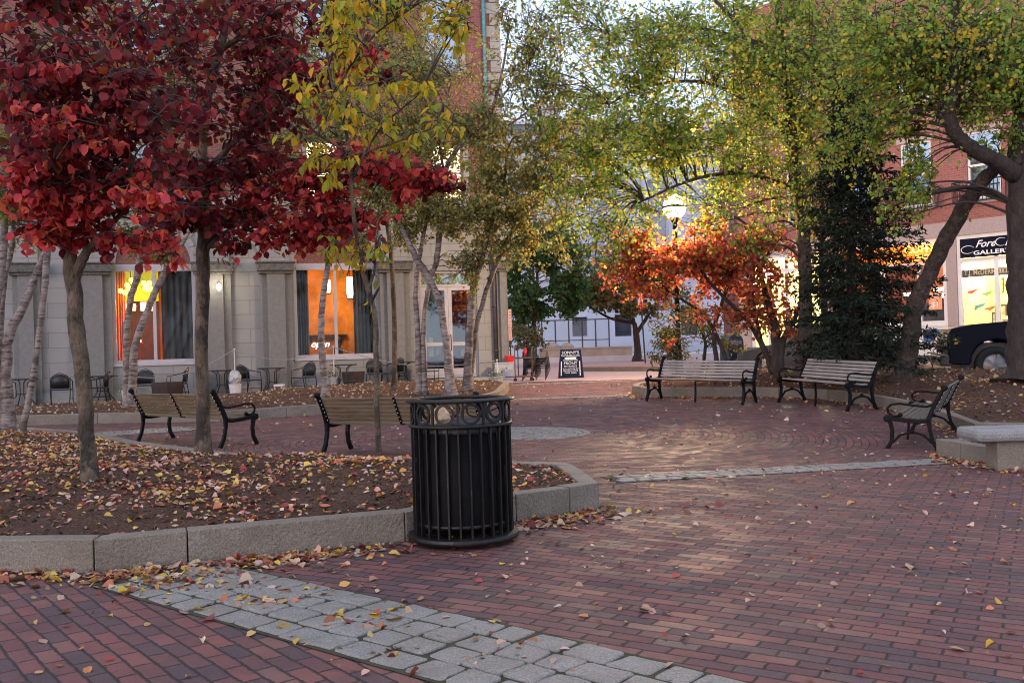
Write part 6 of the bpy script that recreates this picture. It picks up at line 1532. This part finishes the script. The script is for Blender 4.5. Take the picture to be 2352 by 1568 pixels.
# olive filler canopy beyond the red trees (tree between building and square)
tree('autumn_tree', 'fine-leaved olive tree filling the gap before the brick wall', 'tree',
     [[(905, 884, 22.6, 12), (905, 700, 22.6, 11), (890, 520, 22.6, 10), (850, 380, 22.6, 9), (820, 200, 22.6, 7), (840, 40, 22.6, 5)]],
     [(960, 160, 22.6, 160, 150, 1.3, 900), (1080, 320, 22.4, 150, 110, 1.2, 450), (700, 160, 22.6, 90, 90, 1, 800), (800, 80, 22.6, 90, 80, 1, 800), (920, 120, 22.6, 80, 80, 1, 450), (640, 330, 22.6, 80, 80, 1, 600), (760, 440, 22.6, 70, 50, .8, 300), (880, 30, 22.6, 80, 50, .8, 350), (580, 200, 22.6, 90, 100, 1, 600), (400, 200, 22.6, 140, 120, 1.2, 800), (200, 150, 22.6, 160, 140, 1.3, 900), (400, 20, 22.6, 200, 70, 1.2, 800)], OLV, .085, m_bark, asp=.8, mul=2.4, wisp=1.4)

# right-hand trees
tree('birch', 'tall straight birch rising behind the second grey bench', 'tree',
     [[(1842, 846, 20.8, 34), (1850, 740, 20.8, 31), (1850, 620, 20.8, 30), (1842, 500, 20.8, 32), (1830, 420, 20.8, 30), (1818, 320, 20.8, 34), (1810, 220, 20.8, 22), (1790, 60, 20.8, 18), (1780, -80, 20.8, 12)],
      [(1825, 330, 20.8, 14), (1740, 250, 20.5, 10), (1620, 190, 20.2, 8), (1480, 200, 20, 6), (1400, 240, 20, 4)], [(1832, 440, 20.8, 14), (1720, 400, 20.4, 10), (1600, 410, 20.1, 7), (1480, 460, 20, 5)], [(1810, 230, 20.8, 14), (1720, 90, 20.5, 10), (1640, 0, 20.3, 8), (1560, -60, 20.2, 5)], [(1800, 120, 20.8, 10), (1680, 80, 20.4, 8), (1540, 60, 20.2, 6), (1400, 80, 20.1, 4)], [(1820, 330, 20.8, 12), (1880, 220, 20.9, 8), (1960, 120, 21, 6)]],
     [(1320, 130, 20.2, 150, 130, 1.2, 330), (1490, 120, 20.2, 160, 120, 1.3, 900), (1640, 160, 20.2, 170, 140, 1.3, 1300), (1420, 330, 20.2, 160, 80, 1.2, 1000), (1600, 330, 20.2, 160, 80, 1.2, 700), (1850, 150, 20.4, 170, 150, 1.4, 3600), (1860, 380, 20.3, 60, 110, .8, 500), (1400, 480, 20.3, 150, 60, 1, 600),
      (1330, 60, 20.2, 70, 60, .8, 480), (1240, 60, 20.4, 50, 60, .7, 100), (1260, 160, 20.3, 50, 60, .6, 260), (1400, 120, 20.1, 70, 55, .8, 560), (1500, 50, 20.2, 90, 60, .9, 900), (1600, 40, 20.3, 90, 60, .9, 900), (1560, 150, 20.1, 90, 50, .9, 800), (1450, 200, 20.1, 80, 50, .8, 700), (1360, 240, 20.1, 80, 45, .8, 620), (1660, 140, 20.3, 70, 60, .8, 600), (1320, 330, 20.2, 70, 50, .8, 520), (1400, 330, 20.1, 80, 55, .9, 860), (1490, 300, 20, 90, 50, .9, 950), (1590, 290, 20.1, 90, 50, .9, 850), (1680, 300, 20.3, 80, 50, .9, 700), (1560, 365, 20.1, 90, 35, .8, 600), (1480, 400, 20, 70, 45, .7, 560), (1660, 400, 20.3, 80, 45, .8, 650), (1390, 440, 20.1, 60, 45, .7, 420), (1470, 490, 20, 40, 30, .5, 150), (1360, 540, 20.2, 50, 45, .5, 240), (1420, 560, 20.1, 45, 40, .5, 240), (1640, 450, 20.2, 30, 25, .4, 70), (1680, 480, 20.3, 60, 50, .6, 300), (1740, 200, 20.5, 60, 90, .9, 800), (1750, 60, 20.5, 80, 70, 1, 950),
      (1770, 380, 20.6, 40, 60, .6, 300), (1840, 60, 20.5, 90, 70, 1, 1100), (1860, 180, 20.5, 90, 80, 1, 1200), (1870, 290, 20.6, 70, 60, .9, 800), (1850, 400, 20.4, 50, 60, .6, 420), (1880, 480, 20.4, 30, 50, .5, 200), (1960, 60, 20.6, 90, 70, 1, 1100), (1970, 180, 20.7, 80, 60, 1, 900), (1780, 470, 20.6, 30, 50, .4, 160), (1720, 560, 20.5, 40, 40, .5, 170), (1300, 440, 20.3, 50, 50, .5, 240)],
     GRN, .085, m_bark_grey, asp=.85, droop=.8, spray=8, mul=1.2, wisp=1.5)
tree('oak', 'thick dark tree trunk at the right edge with a crooked limb', 'tree',
     [[(2348, 890, 16.6, 78), (2344, 760, 16.6, 56), (2342, 600, 16.6, 54), (2344, 450, 16.6, 58), (2352, 300, 16.6, 60), (2380, 100, 16.6, 50), (2390, -80, 16.6, 40)],
      [(2332, 400, 16.5, 44), (2285, 368, 16.3, 36), (2240, 345, 16.2, 34), (2196, 310, 16.1, 32), (2178, 260, 16.1, 30), (2192, 200, 16.0, 26), (2188, 100, 16.0, 22), (2200, -60, 16, 16)], [(2340, 380, 16.5, 30), (2330, 330, 16.5, 24), (2352, 270, 16.4, 16)]],
     [(2120, 110, 16.4, 170, 110, 1.2, 2200), (2290, 110, 16.2, 150, 120, 1, 1600),
      (2060, 60, 16.6, 90, 60, .8, 800), (2060, 170, 16.5, 80, 50, .8, 620), (2170, 50, 16.3, 90, 60, .8, 800), (2280, 50, 16.3, 90, 60, .8, 800), (2340, 130, 16.3, 60, 60, .6, 450), (2240, 140, 16.3, 80, 50, .7, 500), (2150, 150, 16.3, 60, 50, .6, 360), (2300, 220, 16.3, 60, 50, .6, 380), (2120, 230, 16.5, 40, 40, .5, 200), (2060, 290, 16.6, 45, 60, .5, 320), (2070, 390, 16.6, 40, 70, .5, 330), (2050, 470, 16.6, 30, 40, .4, 130), (2110, 440, 16.6, 25, 45, .3, 100), (2330, 300, 16.3, 30, 40, .4, 120), (2230, 240, 16.4, 50, 30, .4, 110),
      (2120, 60, 16.5, 100, 70, .8, 500), (2250, 200, 16.4, 80, 60, .8, 420), (2330, 60, 16.3, 60, 70, .7, 420), (2010, 110, 17, 80, 80, .9, 600), (2190, 70, 14, 40, 30, .3, 30, [(1, (.55, .40, .04))]), (2250, 110, 14, 60, 40, .3, 34, [(1, (.55, .38, .04))]), (1990, 250, 17, 60, 60, .8, 420), (1960, 330, 17.5, 50, 60, .7, 300)],
     GRN, .075, m_bark_dk, asp=.85, droop=.8, spray=8, mul=1.8, wisp=1.45)
tree('leaning_tree', 'bare leaning trunk slanting across the coffee shop front', 'tree',
     [[(2068, 868, 18.6, 42), (2090, 790, 18.5, 39), (2104, 700, 18.3, 38), (2140, 620, 18.0, 35), (2178, 540, 17.6, 36), (2225, 460, 17.2, 34), (2262, 410, 16.9, 32), (2300, 375, 16.7, 28)]],
     [(2270, 330, 16.7, 30, 25, .3, 60), (2215, 480, 17.3, 16, 16, .2, 10)], GRN, .08, m_bark_grey, asp=.85)
tree('thin_tree', 'slim grey trunk just right of the tall birch', 'tree', [[(1890, 846, 21.5, 18), (1893, 740, 21.5, 17), (1888, 600, 21.5, 13), (1890, 460, 21.5, 9)]],
     [(1900, 560, 21.5, 40, 50, .5, 260), (1870, 640, 21.5, 40, 40, .5, 200), (1920, 680, 21.5, 30, 40, .4, 120)], OLD, .08, m_bark_grey)
# red-orange maple by the lamp
tree('orange_maple', 'many-stemmed maple with glowing red-orange leaves by the lamp', 'tree',
     [[(1786, 846, 21.6, 34), (1784, 790, 21.6, 26), (1778, 740, 21.6, 20), (1760, 680, 21.6, 14), (1740, 600, 21.6, 9), (1720, 520, 21.5, 6)], [(1778, 848, 21.7, 16, 1), (1745, 780, 21.7, 13), (1710, 730, 21.7, 10), (1650, 670, 21.6, 8), (1600, 610, 21.5, 6)], [(1790, 848, 21.5, 18, 1), (1800, 780, 21.5, 14), (1830, 720, 21.5, 10), (1850, 650, 21.5, 7)], [(1650, 840, 22, 12, 1), (1640, 760, 22, 10), (1660, 690, 22, 8), (1690, 600, 21.8, 6)], [(1680, 840, 22, 10, 1), (1630, 740, 22, 8), (1570, 690, 22, 6), (1480, 640, 21.8, 4)], [(1748, 780, 21.7, 9), (1728, 650, 21.6, 6), (1780, 560, 21.6, 4)]],
     [(1640, 590, 21.6, 60, 40, .7, 340), (1770, 740, 21.5, 50, 30, .5, 160), (1440, 620, 21.8, 50, 40, .6, 360), (1460, 560, 21.8, 50, 35, .5, 260), (1520, 600, 21.6, 70, 50, .8, 620), (1530, 680, 21.6, 60, 30, .6, 260), (1600, 570, 21.6, 80, 35, .8, 520), (1600, 640, 21.6, 80, 50, .9, 800), (1680, 560, 21.6, 80, 50, .8, 640), (1690, 650, 21.5, 80, 50, .9, 760), (1760, 600, 21.5, 60, 50, .7, 420), (1780, 680, 21.5, 50, 40, .6, 300), (1640, 720, 21.6, 60, 25, .5, 160), (1820, 560, 21.6, 40, 40, .5, 160), (1640, 520, 21.9, 40, 20, .5, 80), (1720, 730, 21.6, 60, 24, .4, 130), (1840, 640, 21.6, 25, 50, .4, 110), (1540, 790, 22, 16, 14, .2, 26)],
     ORG, .095, m_bark_dk, asp=.95, droop=.5, spray=7, mul=1.8, wisp=1.25)
tree('shrub', 'loose olive-green shrub behind the first grey bench', 'shrub',
     [[(1560, 846, 23.2, 10), (1555, 790, 23.2, 8), (1560, 730, 23.2, 5)], [(1610, 846, 23.2, 9, 1), (1620, 790, 23.2, 7), (1600, 740, 23.2, 4)]],
     [(1520, 770, 23.2, 45, 40, .5, 420), (1570, 740, 23.2, 50, 35, .5, 420), (1600, 790, 23.2, 60, 40, .6, 560), (1660, 770, 23.2, 50, 30, .5, 300), (1540, 810, 23.2, 40, 25, .4, 260), (1500, 820, 23.2, 14, 24, .2, 70)], [(2, (.13, .14, .03)), (2, (.20, .19, .035)), (1, (.08, .10, .02))], .085, m_bark_dk, asp=.5, droop=.6)
# distant street trees
tree('street_tree', 'round dark green tree by the building corner across the street', 'tree',
     [[(1226, 812, 52, 16), (1226, 760, 52, 12), (1230, 700, 52, 9), (1235, 620, 52, 6)], [(1228, 740, 52, 8), (1200, 690, 52, 6), (1180, 640, 52, 3)]],
     [(1190, 620, 52, 50, 45, 1.6, 800), (1245, 590, 52, 55, 45, 1.6, 900), (1290, 620, 52, 40, 40, 1.4, 500), (1215, 690, 52, 50, 40, 1.6, 700), (1265, 690, 52, 50, 35, 1.6, 560), (1180, 730, 52, 30, 30, 1, 260), (1300, 670, 52, 50, 30, 1.3, 380), (1230, 550, 52, 40, 30, 1.2, 300)], DGR, .22, m_bark_dk, asp=.9, mul=2.4)
tree('street_tree', 'spreading olive-brown tree with a low forked trunk across the street', 'tree',
     [[(1464, 818, 56, 18), (1462, 770, 56, 14), (1455, 740, 56, 11), (1440, 700, 56, 8), (1400, 670, 56, 5)], [(1462, 765, 56, 10), (1485, 730, 56, 8), (1510, 690, 56, 5)], [(1455, 742, 56, 8), (1400, 730, 56, 6), (1350, 700, 56, 4)]],
     [(1330, 660, 56, 50, 30, 1.5, 420), (1370, 690, 56, 60, 26, 1.6, 420), (1400, 650, 56, 60, 35, 1.6, 620), (1460, 640, 56, 60, 40, 1.6, 620), (1460, 690, 56, 50, 26, 1.5, 340), (1510, 660, 56, 50, 40, 1.5, 420), (1540, 700, 56, 40, 30, 1.3, 240), (1420, 610, 56, 50, 25, 1.4, 240), (1320, 700, 56, 26, 22, 1, 110)], OLD, .2, m_bark_dk, asp=.9, mul=2.4)
tree('shrub', 'small rounded olive shrub beyond the parking sign', 'shrub', [[(1215, 818, 48, 6), (1210, 790, 48, 4), (1205, 775, 48, 3)]],
     [(1200, 775, 48, 36, 22, 1, 420), (1222, 790, 48, 28, 18, .9, 260), (1185, 795, 48, 24, 18, .8, 160)], OLD, .16, m_bark_dk)
# bucket flowers
for C0, e in PL:
    n = len(C0); cl = pick([(4, (.07, .10, .03)), (1, (.75, .72, .45)), (1, (.4, .38, .15))], n)
    o = build_leaves('flowers', C0, np.full(n, .06), cl, m_leaf, None, .0, .6); o.parent = e
# spruce
sp_t = P(1946, 190, 19.0); sp_b = P(1962, 850, 19.0); sp_b.z = zat(sp_b.x, sp_b.y)
root = empty('spruce', loc=sp_b, label='tall dark spruce between the birch and the brick shops', cat='tree')
mb = MB(); ax_ = sp_t-sp_b; mb.tube([(0, 0, -.05), ax_*.5, ax_], [.14, .08, .015], 8); mb.build('trunk', m_bark_dk, root, smooth=True)
bm_ = MB(); LC, LD, LCo = [], [], []
nb = 190
for i in range(nb):
    t = (i/nb)**.85; hgt = .10+.9*t; c = ax_*hgt; Lb = (1-hgt)**.75*1.75*(1+.22*math.cos(i*2.399))*random.uniform(.65, 1.12)+.12; an = i*2.399+random.uniform(-.3, .3)
    d_ = Vector((math.cos(an), math.sin(an), random.uniform(-.12, .12)-.12)); pts = [c, c+d_*Lb*.5+Vector((0, 0, -.04*Lb)), c+d_*Lb+Vector((0, 0, .02*Lb))]
    bm_.tube(pts, [.018, .012, .004], 3, cap=False)
    n = int(110*Lb)+18; tt = RNG.uniform(.12, 1.04, (n, 1)); A = np.array(pts[0]); B = np.array(pts[2]); side = np.cross(np.array(d_), [0, 0, 1]); side /= np.linalg.norm(side)
    sgn = RNG.uniform(-1, 1, (n, 1)); wid = .34*Lb*(1.05-tt)+.05
    pos = A+(B-A)*tt+side*sgn*wid+RNG.normal(0, .03, (n, 3)); pos[:, 2:] -= np.abs(sgn)*wid*.35+.02
    LC.append(pos); LD.append(np.array(d_)*.8+side*np.sign(sgn)*.9+np.array([0, 0, -.45])); LCo.append(pick(SPR, n))
bm_.build('branches', m_twig, root)
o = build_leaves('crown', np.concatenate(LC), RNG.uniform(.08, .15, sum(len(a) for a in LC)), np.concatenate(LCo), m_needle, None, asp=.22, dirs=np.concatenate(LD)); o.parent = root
# dark lower evergreen mass at spruce foot
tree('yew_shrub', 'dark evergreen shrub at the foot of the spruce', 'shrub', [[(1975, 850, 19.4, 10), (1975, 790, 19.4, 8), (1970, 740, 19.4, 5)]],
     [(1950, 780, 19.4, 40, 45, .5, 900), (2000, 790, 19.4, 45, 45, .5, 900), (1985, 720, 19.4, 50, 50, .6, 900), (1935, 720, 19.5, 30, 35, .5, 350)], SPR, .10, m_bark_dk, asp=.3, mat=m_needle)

# ================================================================= FALLEN LEAVES
FALL = [(3, (.42, .26, .10)), (3, (.50, .30, .22)), (2, (.55, .40, .28)), (1.5, (.45, .17, .06)), (1.2, (.30, .05, .04)), (1.5, (.60, .36, .05)), (1, (.36, .22, .16)), (.8, (.16, .07, .04))]
FALLY = [(2, (.50, .30, .08)), (1.4, (.60, .38, .05)), (2.5, (.48, .30, .20)), (2.5, (.40, .13, .06)), (1.5, (.26, .05, .045)), (2, (.5, .36, .28)), (2, (.30, .16, .09))]
FALLM = [(3, (.62, .30, .07)), (3, (.60, .40, .10)), (3, (.52, .16, .09)), (3, (.62, .42, .34)), (2, (.34, .06, .05)), (2, (.45, .26, .16)), (2, (.60, .30, .24))]
FALLP = [(3, (.50, .38, .30)), (2, (.52, .36, .16)), (2, (.42, .22, .12)), (1, (.55, .45, .40))]
def inpoly2(x, y, poly): return in_poly(x, y, [(p[0], p[1]) for p in poly])
def scatter(name, label, pts, size, pal, group=None):
    C0 = []; 
    for x, y in pts: C0.append((x, y, zat(x, y)+random.uniform(.006, .016)))
    n = len(C0); o = build_leaves(name, C0, np.clip(RNG.lognormal(math.log(size), .35, n), size*.4, size*2.2), pick(pal, n, .3), m_leaf_dry, None, 0, .95, flat=True)
    return tag(o, label, 'leaves', kind='stuff')
def rnd_in(poly, n, dens=None):
    xs_ = [p[0] for p in poly]; ys_ = [p[1] for p in poly]; out = []; k = 0
    while len(out) < n and k < n*60:
        k += 1; x, y = random.uniform(max(min(xs_), -14), min(max(xs_), 15)), random.uniform(min(ys_), max(ys_))
        if not inpoly2(x, y, poly): continue
        if dens and random.random() > dens(x, y): continue
        out.append((x, y))
    return out
def clumpy(x, y): return .25+.75*(.5+.5*math.sin(x*2.3+1.7*math.sin(y*1.9)))*(.5+.5*math.sin(y*2.9+math.sin(x*3.1)))
front_c = Vector((-2.2, 6.6))
vis1 = [p for p in [(p.x, p.y) for p in bed1]]
scatter('fallen_leaves', 'thick yellow and red fallen leaves over the front bed', rnd_in(vis1, 13000, lambda x, y: clumpy(x, y)*(1.0 if y > 7.4 else .6)*(1 if x > -9 else .2)), .040, FALLM)
scatter('fallen_leaves', 'small pale leaf litter over the birch bed', rnd_in([(p.x, p.y) for p in bed2], 2200), .05, FALLP)
scatter('fallen_leaves', 'tan leaf litter over the right-hand bed', rnd_in([(p.x, p.y) for p in bed3], 5200, clumpy), .048, FALL)
def chips(poly, n, label, size):
    pts_ = rnd_in(poly, n, lambda x, y: 1 if x > -10 else .15); C0 = [(x, y, zat(x, y)+random.uniform(.001, .008)) for x, y in pts_]
    o = build_leaves('mulch_chips', C0, np.full(len(C0), size)*RNG.uniform(.5, 1.6, len(C0)), pick([(3, (.10, .055, .035)), (2, (.18, .10, .06)), (2, (.05, .028, .02)), (1, (.28, .18, .12))], len(C0)), m_leaf_dry, None, 0, .3, flat=True)
    tag(o, label, 'mulch', kind='stuff')
chips(vis1, 16000, 'shredded bark chips over the front bed', .032)
chips([(p.x, p.y) for p in bed3], 5000, 'shredded bark chips over the right-hand bed', .045)
# on bricks : open field
pts = []
while len(pts) < 900:
    x, y = random.uniform(-4.5, 5.5), random.uniform(2.9, 10.5)
    if zat(x, y) < G(x, y)+.05: pts.append((x, y))
scatter('fallen_leaves', 'scattered curled leaves on the foreground bricks', pts, .036, FALL)
pts = []
while len(pts) < 900:
    x, y = random.uniform(-7, 7), random.uniform(9, 27)
    if zat(x, y) < G(x, y)+.05: pts.append((x, y))
scatter('fallen_leaves', 'sparse small leaves over the middle of the square', pts, .042, FALLP)
pts = []; L1 = [gp(-60, 1300), gp(216, 1316), gp(432, 1295), gp(760, 1262), gp(932, 1246), gp(1187, 1200), gp(1400, 1172)]
den = [150, 130, 210, 60, 30, 150]
for i in range(6):
    for _ in range(den[i]):
        t = random.random(); q = L1[i].lerp(L1[i+1], t); d = abs(random.gauss(0, .16)); pts.append((q.x+random.gauss(0, .05), q.y-.04-d))
for (px, py, n) in ((700, 1275, 60), (1300, 1195, 60), (1395, 1175, 50), (620, 1290, 60), (330, 1330, 60), (500, 1330, 50), (560, 1380, 40), (430, 1340, 50), (700, 1360, 30), (850, 1420, 30), (1100, 1500, 20)):
    q = gp(px, py)
    for _ in range(n): pts.append((q.x+random.gauss(0, .2), q.y+random.gauss(0, .14)))
pts = [p for p in pts if zat(*p) < G(*p)+.06]
scatter('fallen_leaves', 'drift of red and yellow leaves along the front granite curb', pts, .045, FALLY)
pts = []; L3 = [c3[k] for k in range(2, 12)]+[c3[15], c3[16], c3[17], c3[18]]
for i in range(len(L3)-1):
    if (L3[i+1]-L3[i]).length > 3: continue
    for _ in range(90):
        q = L3[i].lerp(L3[i+1], random.random()); d = abs(random.gauss(0, .25)); pts.append((q.x-d*.6+random.gauss(0, .05), q.y-d*.8))
pts = [p for p in pts if zat(*p) < G(*p)+.06]
scatter('fallen_leaves', 'orange leaf drift along the right-hand curb', pts, .045, FALL)
for e in ((1185, 915), (1460, 905)): pass
